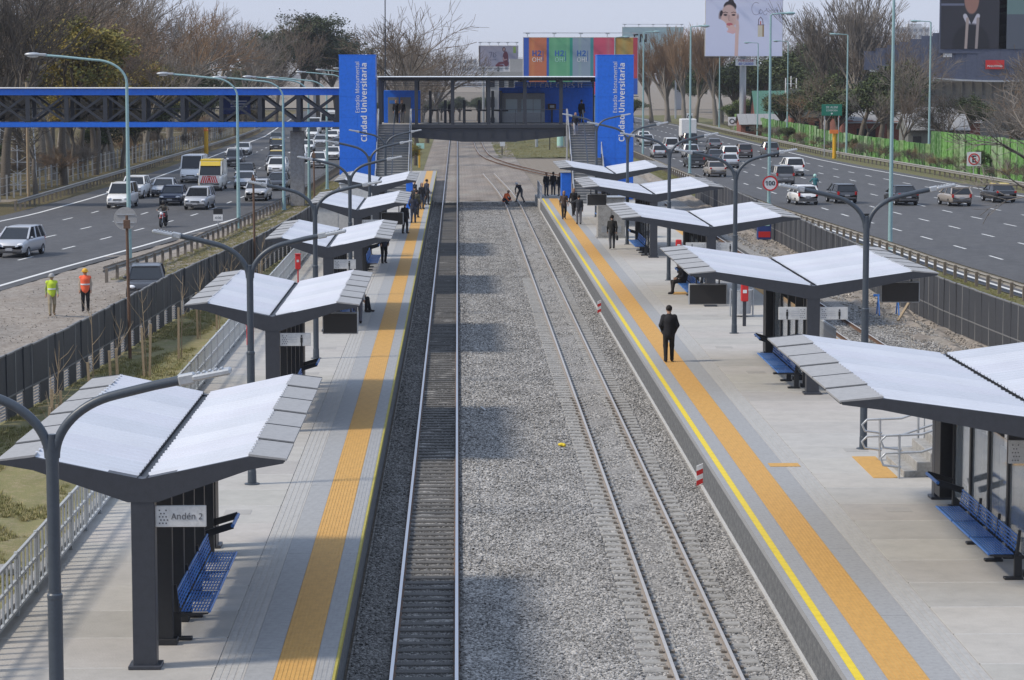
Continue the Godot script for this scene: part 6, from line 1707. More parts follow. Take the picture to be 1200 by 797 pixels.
	var vb := G.new(); vb.bar(Vector3(-1.2, 7.7, 0), Vector3(0.5, 7.7, 0), 0.08, 0.08); obj("tie_bar", vb, M.white, t)
	# hazy city blocks
	building("hazy pale high rise with many windows above the bare trees", V(-1.5, 0, 1500), 26, 16, 14, 5, 9, M.city, M.city_win)
	building("hazy pale slab block beyond the running track", V(11, 0, 1450), 30, 11.5, 14, 4, 10, M.city2, M.city_win)
	building("hazy wide block behind the small billboard", V(36, 0, 1520), 34, 15, 14, 5, 12, M.city, M.city_win)
	building("hazy tower block beyond the evergreen and hoarding", V(262, 0, 1480), 20, 34, 14, 10, 6, M.city2, M.city_win)
	building("hazy low block beside the hoarding", V(278, 0, 1500), 30, 28, 14, 8, 9, M.city, M.city_win)
	building("hazy pale block over the hoarding edge", V(240, 0, 1520), 22, 42, 14, 11, 6, M.city, M.city_win)
	building("low grey depot building under the small billboard", V(9.2, 0, 405), 9.0, 9.6, 8, 3, 6, M.fascia, M.dark_glass)
	building("grey station works building beyond the lawn", V(20, 0, 425), 14.0, 6.5, 10, 2, 8, M.hall, M.dark_glass)
	t = thing("overpass", "far dark road overpass crossing beyond the running track", "bridge", V(2, 0, 640))
	var od := G.new(); od.bbox(Vector3(0, 8.0, 0), Vector3(120, 1.6, 9), 0.1); obj("deck", od, M.city2, t)
	for k in 8:
		var op := G.new(); op.bbox(Vector3(-52 + k * 15, 3.6, 0), Vector3(1.6, 7.2, 2.0), 0.1); obj("pier", op, M.city2, t)
	# white lattice frame and park fence in the woodland
	t = thing("lattice_frame", "white steel lattice frame standing among the bare trees", "frame", V(-36.6, 0, 214))
	for sx in [-1.6, 0.0, 1.6]:
		var lg := G.new(); lg.tube([Vector3(sx, 0, 0), Vector3(sx * 0.8, 7, 0)], 0.06, 6); obj("upright", lg, M.white, t)
	for k in 7:
		var y := 0.4 + k * 0.95
		var br := G.new(); br.bar(Vector3(-1.6, y, 0), Vector3(1.6, y, 0), 0.05, 0.05); obj("crossbar", br, M.white, t)
		for s in [-1.0, 1.0]:
			var dg := G.new(); dg.bar(Vector3(0, y, 0), Vector3(s * 1.55, y + 0.95, 0), 0.045, 0.045); obj("brace", dg, M.white, t)
	t = thing("park_fence", "grey wire fence with concrete posts along the woodland edge", "fence")
	for k in 70:
		var d := 192.0 + k * 3.0
		var pf := G.new(); pf.box(V(along(L_OUT, d) - 3.4, 0.95, d), Vector3(0.13, 1.9, 0.13)); obj("post", pf, M.block, t)
		if k < 69:
			for y in [0.5, 1.1, 1.7]:
				var wf := G.new(); wf.bar(V(along(L_OUT, d) - 3.4, y, d), V(along(L_OUT, d + 3) - 3.4, y, d + 3), 0.025, 0.025); obj("wire", wf, M.galv, t)
	t = thing("utility_pole", "grey wooden utility pole beside the end of the woodland guard rail", "pole", V(-33.2, 0, 199))
	var up := G.new(); up.tube([Vector3.ZERO, Vector3(0, 9, 0)], [0.14, 0.1], 8); obj("shaft", up, M.timber, t)
	var uc := G.new(); uc.bar(Vector3(-0.9, 8.5, 0), Vector3(0.9, 8.5, 0), 0.1, 0.12); obj("crossarm", uc, M.timber, t)
	t = thing("antenna_mast", "very thin dark mast rising over the bare tree behind the footbridge", "mast", V(-7.3, 0, 260))
	var am := G.new(); am.tube([Vector3.ZERO, Vector3(0.05, 22, 0)], [0.09, 0.05], 6); obj("shaft", am, M.anthracite, t)
	var ab := G.new(); ab.lathe(Vector3.ZERO, [Vector2(0.3, 0), Vector2(0.3, 0.4), Vector2(0.1, 0.5)], 8); obj("footing", ab, M.sleeper_concrete, t)

# ---- vehicles (front towards +z)
var car_mesh := {}
func loft(st: Array, ring_of: Callable) -> Mesh:
	var s := SurfaceTool.new(); s.begin(Mesh.PRIMITIVE_TRIANGLES); s.set_smooth_group(0)
	var rings := []
	for e in st: rings.append(ring_of.call(e))
	var n: int = rings[0].size()
	for i in rings.size() - 1:
		for k in n:
			var j := (k + 1) % n
			var A: Vector3 = rings[i][k]
			var B: Vector3 = rings[i][j]
			var C: Vector3 = rings[i + 1][j]
			var D: Vector3 = rings[i + 1][k]
			for q in [A, C, B, A, D, C]: s.add_vertex(q)
	for e in [0, rings.size() - 1]:
		s.set_smooth_group(3)
		var c := Vector3.ZERO
		for q in rings[e]: c += q / n
		for k in n:
			var a: Vector3 = rings[e][k]
			var b: Vector3 = rings[e][(k + 1) % n]
			if e == 0: s.add_vertex(c); s.add_vertex(a); s.add_vertex(b)
			else: s.add_vertex(c); s.add_vertex(b); s.add_vertex(a)
	s.index(); s.generate_normals()
	return s.commit()
func body_ring(e: Array) -> Array:   # [z, ytop, halfwidth, ybottom]
	var z: float = e[0]
	var yt: float = e[1]
	var w: float = e[2]
	var yb: float = e[3]
	var half := [Vector2(w * 0.8, yb), Vector2(w * 0.97, yb + 0.07), Vector2(w, yb + 0.3), Vector2(w * 0.985, yt - 0.16), Vector2(w * 0.94, yt - 0.04), Vector2(w * 0.86, yt)]
	var out := []
	for p in half: out.append(Vector3(p.x, p.y, z))
	for i in range(half.size() - 1, -1, -1): out.append(Vector3(-half[i].x, half[i].y, z))
	return out
const CARS := {
	"hatch": {"l": 3.95, "w": 0.84, "h": 1.46, "belt": 0.92, "hood": 0.84, "nose": 0.66, "tail": 0.9, "gb0": -1.86, "gb1": 1.0, "gr0": -1.5, "gr1": 0.25, "wr": 0.29, "ax": 1.25},
	"sedan": {"l": 4.4, "w": 0.86, "h": 1.44, "belt": 0.92, "hood": 0.84, "nose": 0.66, "tail": 0.95, "gb0": -1.5, "gb1": 1.0, "gr0": -0.85, "gr1": 0.25, "wr": 0.3, "ax": 1.3},
	"mpv": {"l": 4.1, "w": 0.86, "h": 1.6, "belt": 0.98, "hood": 0.92, "nose": 0.72, "tail": 0.98, "gb0": -1.95, "gb1": 1.3, "gr0": -1.65, "gr1": 0.35, "wr": 0.3, "ax": 1.3},
	"suv": {"l": 4.4, "w": 0.9, "h": 1.72, "belt": 1.1, "hood": 1.04, "nose": 0.85, "tail": 1.08, "gb0": -2.1, "gb1": 0.95, "gr0": -1.85, "gr1": 0.3, "wr": 0.35, "ax": 1.35},
	"van": {"l": 4.1, "w": 0.86, "h": 1.84, "belt": 1.08, "hood": 0.98, "nose": 0.76, "tail": 1.08, "gb0": -2.02, "gb1": 1.2, "gr0": -1.96, "gr1": 0.5, "wr": 0.3, "ax": 1.3},
	"bigvan": {"l": 5.4, "w": 0.98, "h": 2.45, "belt": 1.3, "hood": 1.15, "nose": 0.8, "tail": 1.3, "gb0": -2.66, "gb1": 1.95, "gr0": -2.6, "gr1": 1.3, "wr": 0.35, "ax": 1.65},
}
func car(label: String, kind: String, x: float, d: float, away: bool, paint: Material, extra := "") -> Node3D:
	var P: Dictionary = CARS[kind]
	var tab: Array = R_FAR if away else L_NEAR
	var ang := atan2(-(along(tab, d + 4) - along(tab, d - 4)), 8.0)
	var t := thing("car" if not kind.ends_with("van") else "van", label, "car" if not kind.ends_with("van") else "van", V(x, 0.0, d), ang + (PI if away else 0.0), "traffic on the motorway")
	if not car_mesh.has(kind): car_mesh[kind] = make_car(P, kind)
	var m: Dictionary = car_mesh[kind]
	obj("body", m.body, paint, t)
	var rf := obj("roof", m.roof, paint if extra != "taxi" else M.taxi_yellow, t)
	for k in ["windscreen", "rear_window"]: obj(k, m[k], M.dark_glass, t)
	for k in ["side_l", "side_r"]: obj("side_window", m[k], M.dark_glass if not (kind == "bigvan") else M.dark_glass, t)
	for q in m.pillars: obj("pillar", q, paint, t)
	for s in [-1.0, 1.0]:
		for e in [-1.0, 1.0]:
			var w := put("wheel", m.tyre, M.rubber, t, Transform3D(Basis.IDENTITY, Vector3(s * (P.w - 0.1), P.wr, e * P.ax)))
			put("rim", m.rim, M.rim, w, Transform3D(Basis(Vector3.UP, 0.0 if s > 0 else PI), Vector3.ZERO))
		put("headlight", m.lamp, M.lamp_lit if not away else M.lens_clear, t, Transform3D(Basis(Vector3.UP, s * 0.3), Vector3(s * P.w * 0.7, P.nose - 0.02, P.l / 2 - 0.06)))
		put("tail_light", m.tail, M.lens_red, t, Transform3D(Basis(Vector3.UP, -s * 0.3), Vector3(s * P.w * 0.8, P.tail - 0.12, -P.l / 2 + 0.02)))
		put("mirror", m.mirror, paint, t, Transform3D(Basis.IDENTITY, Vector3(s * (P.w + 0.06), P.belt + 0.04, P.gb1 - 0.35)))
	obj("bumper", m.bumper_f, M.trim, t); obj("bumper", m.bumper_r, M.trim, t)
	obj("grille", m.grille, M.black, t)
	obj("number_plate", m.plate_f, M.plate, t); obj("number_plate", m.plate_r, M.plate, t)
	return t
func make_car(P: Dictionary, kind: String) -> Dictionary:
	var L: float = P.l / 2
	var w: float = P.w
	var yb := 0.24
	var st := [[-L, P.tail - 0.28, w * 0.8, yb + 0.14], [-L + 0.06, P.tail - 0.06, w * 0.9, yb + 0.06], [-L + 0.25, P.tail, w * 0.97, yb], [P.gb0 + 0.3 if P.gb0 + 0.3 > -L + 0.3 else -L + 0.35, P.belt, w, yb], [0.0, P.belt, w, yb], [P.gb1 - 0.1, P.belt - 0.01, w, yb], [P.gb1 + 0.1, P.hood + 0.02, w * 0.99, yb], [lerpf(P.gb1, L, 0.6), P.hood - 0.04, w * 0.97, yb], [L - 0.16, P.nose + 0.1, w * 0.92, yb], [L - 0.04, P.nose - 0.02, w * 0.86, yb + 0.06], [L, P.nose - 0.16, w * 0.8, yb + 0.12]]
	var out := {"body": loft(st, body_ring)}
	var y0: float = P.belt - 0.02
	var y1: float = P.h - 0.06
	var wb := w * 0.93
	var wt := w * (0.76 if kind != "bigvan" else 0.88)
	var b := [Vector3(wb, y0, P.gb1), Vector3(-wb, y0, P.gb1), Vector3(-wb, y0, P.gb0), Vector3(wb, y0, P.gb0)]
	var r := [Vector3(wt, y1, P.gr1), Vector3(-wt, y1, P.gr1), Vector3(-wt, y1, P.gr0), Vector3(wt, y1, P.gr0)]
	# four glazed faces of the cabin
	var g := G.new(); g.quad(b[1], b[0], r[0], r[1]); out.windscreen = g.mesh()
	g = G.new(); g.quad(b[3], b[2], r[2], r[3]); out.rear_window = g.mesh()
	if kind == "bigvan":      # panel van: only the front doors are glazed
		var mz := 0.55
		for s in [0, 1]:
			g = G.new()
			var sx := 1.0 if s == 0 else -1.0
			var q := [Vector3(sx * wb, y0, P.gb1), Vector3(sx * wb, y0, mz), Vector3(sx * wt, y1 - 0.3, mz), Vector3(sx * (wt + 0.02), y1 - 0.3, P.gr1 + 0.15)]
			if s == 0: g.quad(q[0], q[1], q[2], q[3])
			else: g.quad(q[1], q[0], q[3], q[2])
			out["side_l" if s == 0 else "side_r"] = g.mesh()
	else:
		g = G.new(); g.quad(b[0], b[3], r[3], r[0]); out.side_l = g.mesh()
		g = G.new(); g.quad(b[2], b[1], r[1], r[2]); out.side_r = g.mesh()
	# roof skin
	var rr := func(e: Array) -> Array:
		var hw: float = e[1]
		var y: float = e[2]
		return [Vector3(hw, y - 0.07, e[0]), Vector3(hw * 0.97, y - 0.025, e[0]), Vector3(hw * 0.8, y, e[0]), Vector3(-hw * 0.8, y, e[0]), Vector3(-hw * 0.97, y - 0.025, e[0]), Vector3(-hw, y - 0.07, e[0])]
	out.roof = loft([[P.gr0 - 0.06, wt * 0.94, y1 + 0.02], [P.gr0 + 0.1, wt * 1.0, y1 + 0.05], [(P.gr0 + P.gr1) / 2, wt * 1.02, y1 + 0.065], [P.gr1 - 0.1, wt * 1.0, y1 + 0.05], [P.gr1 + 0.06, wt * 0.94, y1 + 0.02]], rr)
	out.pillars = []
	for k in 4: g = G.new(); g.bar(b[k], r[k], 0.09, 0.09); out.pillars.append(g.mesh())
	for s in [-1.0, 1.0]:
		for u in ([0.42] if kind != "suv" and kind != "mpv" else [0.4, 0.72]):
			g = G.new()
			g.bar(Vector3(s * (wb + 0.005), y0, lerpf(P.gb1 - 0.3, P.gb0, u)), Vector3(s * (wt + 0.005), y1, lerpf(P.gr1, P.gr0, u * 0.9)), 0.07, 0.05)
			out.pillars.append(g.mesh())
	if kind == "bigvan":
		for s in [-1.0, 1.0]:
			var q := [Vector3(s * wb, y0, 0.55), Vector3(s * wb, y0, P.gb0), Vector3(s * wt, y1, P.gr0), Vector3(s * wt, y1, 0.55)]
			g = G.new()
			if s > 0: g.quad(q[0], q[1], q[2], q[3])
			else: g.quad(q[1], q[0], q[3], q[2])
			out.pillars.append(g.mesh())
	g = G.new(); g.lathe(Vector3.ZERO, [Vector2(P.wr * 0.62, -0.1), Vector2(P.wr * 0.94, -0.1), Vector2(P.wr, -0.07), Vector2(P.wr, 0.07), Vector2(P.wr * 0.94, 0.1), Vector2(P.wr * 0.62, 0.1)], 18, Basis(Vector3.BACK, PI / 2)); out.tyre = g.mesh()
	g = G.new(); g.lathe(Vector3.ZERO, [Vector2(P.wr * 0.64, -0.09), Vector2(P.wr * 0.6, -0.05), Vector2(P.wr * 0.2, -0.07), Vector2(0, -0.08)], 14, Basis(Vector3.BACK, PI / 2)); g.lathe(Vector3.ZERO, [Vector2(P.wr * 0.64, 0.09), Vector2(P.wr * 0.6, 0.05), Vector2(0, 0.07)], 14, Basis(Vector3.BACK, PI / 2)); out.rim = g.mesh()
	g = G.new(); g.ball(Vector3.ZERO, Vector3(0.17, 0.085, 0.09), 10, 6); out.lamp = g.mesh()
	g = G.new(); g.bbox(Vector3.ZERO, Vector3(0.17, 0.26 if kind != "sedan" else 0.16, 0.08), 0.02); out.tail = g.mesh()
	g = G.new(); g.ball(Vector3.ZERO, Vector3(0.1, 0.075, 0.06), 8, 5); out.mirror = g.mesh()
	g = G.new(); g.bbox(Vector3(0, 0.37, L - 0.02), Vector3(w * 1.6, 0.16, 0.12), 0.03); out.bumper_f = g.mesh()
	g = G.new(); g.bbox(Vector3(0, 0.42, -L + 0.01), Vector3(w * 1.62, 0.16, 0.12), 0.03); out.bumper_r = g.mesh()
	g = G.new(); g.bbox(Vector3(0, P.nose - 0.13, L - 0.015), Vector3(w * 0.75, 0.11, 0.05), 0.015); out.grille = g.mesh()
	g = G.new(); g.box(Vector3(0, 0.45, L + 0.045), Vector3(0.38, 0.12, 0.015)); out.plate_f = g.mesh()
	g = G.new(); g.box(Vector3(0, 0.62, -L - 0.02), Vector3(0.38, 0.12, 0.02)); out.plate_r = g.mesh()
	return out

func motorbike(label: String, x: float, d: float, away: bool, tank: Material) -> Node3D:
	var tab: Array = R_FAR if away else L_NEAR
	var ang := atan2(-(along(tab, d + 4) - along(tab, d - 4)), 8.0)
	var t := thing("motorcycle", label, "motorcycle", V(x, 0, d), ang + (PI if away else 0.0))
	for z in [-0.62, 0.68]:
		var w := G.new(); w.lathe(Vector3(0, 0.31, z), [Vector2(0.22, -0.05), Vector2(0.29, -0.06), Vector2(0.31, 0), Vector2(0.29, 0.06), Vector2(0.22, 0.05)], 18, Basis(Vector3.BACK, PI / 2)); var wo := obj("wheel", w, M.rubber, t)
		var h := G.new(); h.lathe(Vector3(0, 0.31, z), [Vector2(0.0, -0.03), Vector2(0.22, -0.015), Vector2(0.22, 0.015), Vector2(0, 0.03)], 12, Basis(Vector3.BACK, PI / 2)); obj("rim", h, M.rim, wo)
	var e := G.new(); e.bbox(Vector3(0, 0.45, 0.05), Vector3(0.3, 0.36, 0.5), 0.05); e.tube([Vector3(0.14, 0.4, 0.1), Vector3(0.16, 0.3, -0.3), Vector3(0.16, 0.36, -0.8)], 0.045, 8); obj("engine", e, M.black, t)
	var k := G.new(); k.ball(Vector3(0, 0.78, 0.18), Vector3(0.15, 0.13, 0.28), 10, 7); obj("tank", k, tank, t)
	var s := G.new(); s.bbox(Vector3(0, 0.77, -0.38), Vector3(0.24, 0.1, 0.66), 0.03); obj("seat", s, M.black, t)
	var f := G.new()
	for q in [-0.09, 0.09]: f.tube([Vector3(q, 0.31, 0.68), Vector3(q, 0.95, 0.46)], 0.025, 6)
	f.tube([Vector3(-0.36, 1.06, 0.3), Vector3(-0.15, 1.0, 0.44), Vector3(0.15, 1.0, 0.44), Vector3(0.36, 1.06, 0.3)], 0.018, 6); obj("fork", f, M.galv, t)
	var l := G.new(); l.ball(Vector3(0, 0.88, 0.58), Vector3(0.1, 0.1, 0.08), 10, 6); obj("headlight", l, M.lamp_lit, t)
	var b := G.new(); b.bbox(Vector3(0, 0.72, -0.78), Vector3(0.14, 0.07, 0.05), 0.01); obj("tail_light", b, M.lens_red, t)
	var mg := G.new(); mg.bbox(Vector3(0, 0.62, 0.74), Vector3(0.14, 0.03, 0.4), 0.01); mg.bbox(Vector3(0, 0.62, -0.74), Vector3(0.14, 0.03, 0.3), 0.01); obj("mudguard", mg, tank, t)
	return t

func paint(r: float, g: float, b: float, metal := 0.0) -> StandardMaterial3D:
	var m := plain(r, g, b, 0.38, metal)
	m.clearcoat_enabled = true; m.clearcoat = 0.6; m.clearcoat_roughness = 0.12
	return m
func build_vehicles() -> void:
	M.taxi_yellow = paint(0.72, 0.5, 0.03)
	M.lamp_lit = plain(0.85, 0.86, 0.88, 0.15); M.lens_clear = plain(0.6, 0.62, 0.65, 0.15); M.lens_red = plain(0.4, 0.012, 0.012, 0.2)
	M.trim = plain(0.07, 0.07, 0.075, 0.6); M.plate = plain(0.35, 0.35, 0.36, 0.6)
	var C := {"white": paint(0.76, 0.76, 0.75), "silver": paint(0.5, 0.51, 0.53, 0.35), "grey": paint(0.16, 0.16, 0.165, 0.3), "dark": paint(0.05, 0.052, 0.06, 0.2), "black": paint(0.015, 0.015, 0.017), "navy": paint(0.02, 0.03, 0.07, 0.2), "beige": paint(0.42, 0.37, 0.32, 0.3), "brown": paint(0.13, 0.105, 0.1, 0.3), "cream": paint(0.66, 0.65, 0.6), "green": paint(0.04, 0.06, 0.05)}
	var left := [["silver compact family car alone in the outer lane near the workers", "mpv", -23.6, 138.5, "silver"], ["small white delivery van with black bumper", "van", -24.4, 187.0, "white"], ["white car following the small delivery van", "suv", -25.2, 201.0, "white"], ["silver saloon beside the white car", "sedan", -23.2, 203.5, "silver"], ["dark navy saloon in front of the silver saloon", "sedan", -21.1, 191.0, "navy"], ["silver grey people carrier ahead of the yellow fronted van", "mpv", -18.6, 185.0, "silver"], ["dark grey car stopped on the dirt verge by the fence", "hatch", -13.7, 112.5, "dark"], ["tall white van beside the yellow fronted van", "bigvan", -23.5, 229.0, "white"], ["dark car behind the yellow fronted van with lit headlights", "suv", -23.0, 266.0, "dark"], ["white saloon by the yellow pillar", "sedan", -25.2, 303.0, "white"], ["white hatchback following the dark car", "hatch", -24.4, 281.0, "white"], ["black saloon between the yellow fronted van and the silver people carrier", "sedan", -19.5, 236.0, "black"], ["silver car behind the silver people carrier", "sedan", -17.9, 217.0, "silver"], ["silver people carrier next to the guard rail", "mpv", -15.3, 197.0, "silver"], ["black saloon close behind the silver people carrier at the guard rail", "sedan", -14.9, 214.0, "dark"], ["white car ahead of the dark people carrier", "suv", -17.0, 243.0, "white"], ["dark grey people carrier ahead of the taxi", "mpv", -18.9, 268.0, "dark"], ["black and yellow taxi in the middle lanes", "sedan", -22.3, 318.0, "black"], ["white hatchback beside the dark people carrier", "mpv", -17.2, 279.0, "white"], ["white saloon just past the concrete pier", "sedan", -18.3, 314.0, "white"]]
	for e in left:
		var cr := car(e[0], e[1], e[2], e[3], false, C[e[4]], "taxi" if "taxi" in e[0] else "")
		if "verge" in e[0]: cr.rotation.y = 0.1
	var i := 0
	for e in [[-14.2, 262, "white", "mpv"], [-13.9, 286, "white", "sedan"], [-14.3, 312, "dark", "suv"], [-17.9, 336, "silver", "hatch"], [-14.2, 338, "white", "suv"], [-17.6, 362, "white", "sedan"], [-14.6, 364, "silver", "sedan"], [-21.2, 344, "black", "sedan"], [-21.0, 372, "white", "van"], [-14.9, 392, "dark", "hatch"], [-18.4, 392, "white", "hatch"], [-24.8, 352, "grey", "sedan"], [-15.4, 420, "white", "suv"], [-19, 424, "silver", "sedan"], [-22.4, 404, "white", "bigvan"], [-18.2, 256, "grey", "hatch"], [-22.5, 446, "dark", "suv"], [-18.5, 452, "white", "sedan"]]:
		car("distant %s %s in the queue beyond the concrete pier" % [e[2], {"mpv": "people carrier", "sedan": "saloon", "suv": "off roader", "hatch": "hatchback", "van": "delivery van", "bigvan": "tall van"}[e[3]]], e[3], e[0], e[1], false, C[e[2]])
	var am := car("white van with a yellow hood top and red chevron front", "bigvan", -20.4, 214.0, false, C.cream)
	var P: Dictionary = CARS.bigvan
	var yg := G.new(); yg.bbox(Vector3(0, 2.42, 0.2), Vector3(1.72, 0.34, 2.2), 0.06); obj("roof_fairing", yg, M.taxi_yellow, am)
	var yf := G.new(); yf.quad(Vector3(-0.84, 2.05, 1.6), Vector3(0.84, 2.05, 1.6), Vector3(0.8, 2.42, 1.34), Vector3(-0.8, 2.42, 1.34)); obj("yellow_brow", yf, M.taxi_yellow, am)
	var hp := G.new(); hp.bbox(Vector3(0, 0.98, 2.73), Vector3(1.72, 0.62, 0.06), 0.01); var ho := obj("chevron_panel", hp, M.white, am)
	for k in 5:
		for s in [-1.0, 1.0]:
			var q := G.new(); q.prism(PackedVector2Array([Vector2(0, 0), Vector2(0.1, 0), Vector2(0.3, 0.58), Vector2(0.2, 0.58)]), Vector3(s * (0.04 + k * 0.17) - (0.0 if s > 0 else 0.0), 0.69, 2.762), Vector3(-s, 0, 0) if k > 0 else Vector3(-s * 0.3, 0, 0), Vector3.UP, 0.004 * -s); obj("chevron", q, M.red, ho)
	var right := [["white sporty hatchback with a black rear bumper", "hatch", 25.7, 190.5, "white"], ["dark grey small hatchback beside the motorcyclist", "hatch", 28.9, 192.5, "dark"], ["very dark saloon with red lamps passing behind the tall lamp pole", "sedan", 33.0, 190.0, "black"], ["silver grey hatchback in the middle of the carriageway", "hatch", 36.7, 188.5, "beige"], ["black and yellow taxi near the no stopping sign", "sedan", 41.0, 193.5, "black"], ["white off roader ahead of the speed limit sign", "suv", 31.6, 242.0, "white"], ["dark grey off roader behind the speed limit sign", "suv", 28.1, 222.5, "grey"], ["beige saloon behind the tall lamp post", "sedan", 24.1, 240.0, "beige"], ["black off roader beside the beige saloon", "suv", 24.2, 262.0, "black"], ["pale silver saloon beside the beige saloon", "sedan", 27.6, 261.0, "silver"], ["white off roader with a passenger on the roof line ahead of the pale saloon", "suv", 29.5, 279.0, "white"], ["brown grey people carrier with dark glass", "mpv", 32.5, 291.0, "brown"], ["dark grey off roader at the slip road", "suv", 35.8, 294.0, "grey"], ["grey saloon in the outer lane", "sedan", 31.9, 319.0, "grey"], ["silver people carrier behind the tall lamp post", "mpv", 26.3, 290.0, "silver"], ["small white delivery van with two rear windows", "van", 25.6, 308.0, "white"], ["silver hatchback next to the small delivery van", "hatch", 22.9, 292.0, "silver"], ["black saloon near the black off roader", "sedan", 27.6, 275.0, "dark"], ["silver hatchback far along the siding side lane", "hatch", 24.9, 338.0, "silver"], ["white saloon far along the siding side lane", "sedan", 25.8, 356.0, "white"], ["black off roader beside the box truck", "suv", 30.4, 336.0, "black"], ["white hatchback far off by the blue tower", "hatch", 22.6, 398.0, "white"], ["grey hatchback far off by the blue tower", "hatch", 25.2, 410.0, "grey"]]
	for e in right: car(e[0].replace("with a passenger on the roof line ", ""), e[1], e[2], e[3], true, C[e[4]], "taxi" if "taxi" in e[0] else "")
	# box truck
	var bt := thing("box_truck", "small white box truck among the far cars", "truck", V(31.9, 0, 356), PI)
	var g := G.new(); g.bbox(Vector3(0, 2.0, -0.8), Vector3(2.1, 2.3, 3.6), 0.05); obj("box", g, M.white, bt)
	g = G.new(); g.bbox(Vector3(0, 1.35, 1.75), Vector3(1.95, 1.7, 1.4), 0.15); obj("cab", g, M.white, bt)
	g = G.new(); g.box(Vector3(0, 1.75, 2.47), Vector3(1.6, 0.6, 0.02)); obj("windscreen", g, M.dark_glass, bt)
	g = G.new(); g.box(Vector3(0, 0.62, -0.4), Vector3(1.6, 0.24, 5.0)); obj("chassis", g, M.trim, bt)
	for s in [-1.0, 1.0]:
		for z in [-1.6, 1.6]:
			g = G.new(); g.lathe(Vector3(s * 0.9, 0.4, z), [Vector2(0, -0.13), Vector2(0.4, -0.13), Vector2(0.4, 0.13), Vector2(0, 0.13)], 14, Basis(Vector3.BACK, PI / 2)); obj("wheel", g, M.rubber, bt)
		g = G.new(); g.bbox(Vector3(s * 0.8, 0.85, -2.62), Vector3(0.25, 0.14, 0.05), 0.01); obj("tail_light", g, M.lens_red, bt)
	# city bus
	bt = thing("bus", "pale city bus far off under the truss walkway", "bus", V(-21.3, 0, 425))
	g = G.new(); g.bbox(Vector3(0, 1.75, -4), Vector3(2.5, 2.7, 10.5), 0.12); obj("body", g, M.offwhite, bt)
	g = G.new(); g.box(Vector3(0, 2.1, 1.27), Vector3(2.2, 1.1, 0.03)); obj("windscreen", g, M.dark_glass, bt)
	for k in 6:
		g = G.new(); g.box(Vector3(1.26, 2.1, -0.2 - k * 1.5), Vector3(0.03, 0.9, 1.3)); obj("side_window", g, M.dark_glass, bt)
	for s in [-1.0, 1.0]:
		g = G.new(); g.ball(Vector3(s * 0.9, 0.8, 1.26), Vector3(0.18, 0.12, 0.06), 8, 5); obj("headlight", g, M.lamp_lit, bt)
		for z in [-0.8, -7.0]:
			g = G.new(); g.lathe(Vector3(s * 1.1, 0.5, z), [Vector2(0, -0.15), Vector2(0.5, -0.15), Vector2(0.5, 0.15), Vector2(0, 0.15)], 14, Basis(Vector3.BACK, PI / 2)); obj("wheel", g, M.rubber, bt)
	motorbike("dark motorcycle with a lit round headlamp in the inner lanes", -18.75, 163.4, false, M.red)
	motorbike("motorcycle beside the dark grey small hatchback", 28.4, 203.5, true, M.black)

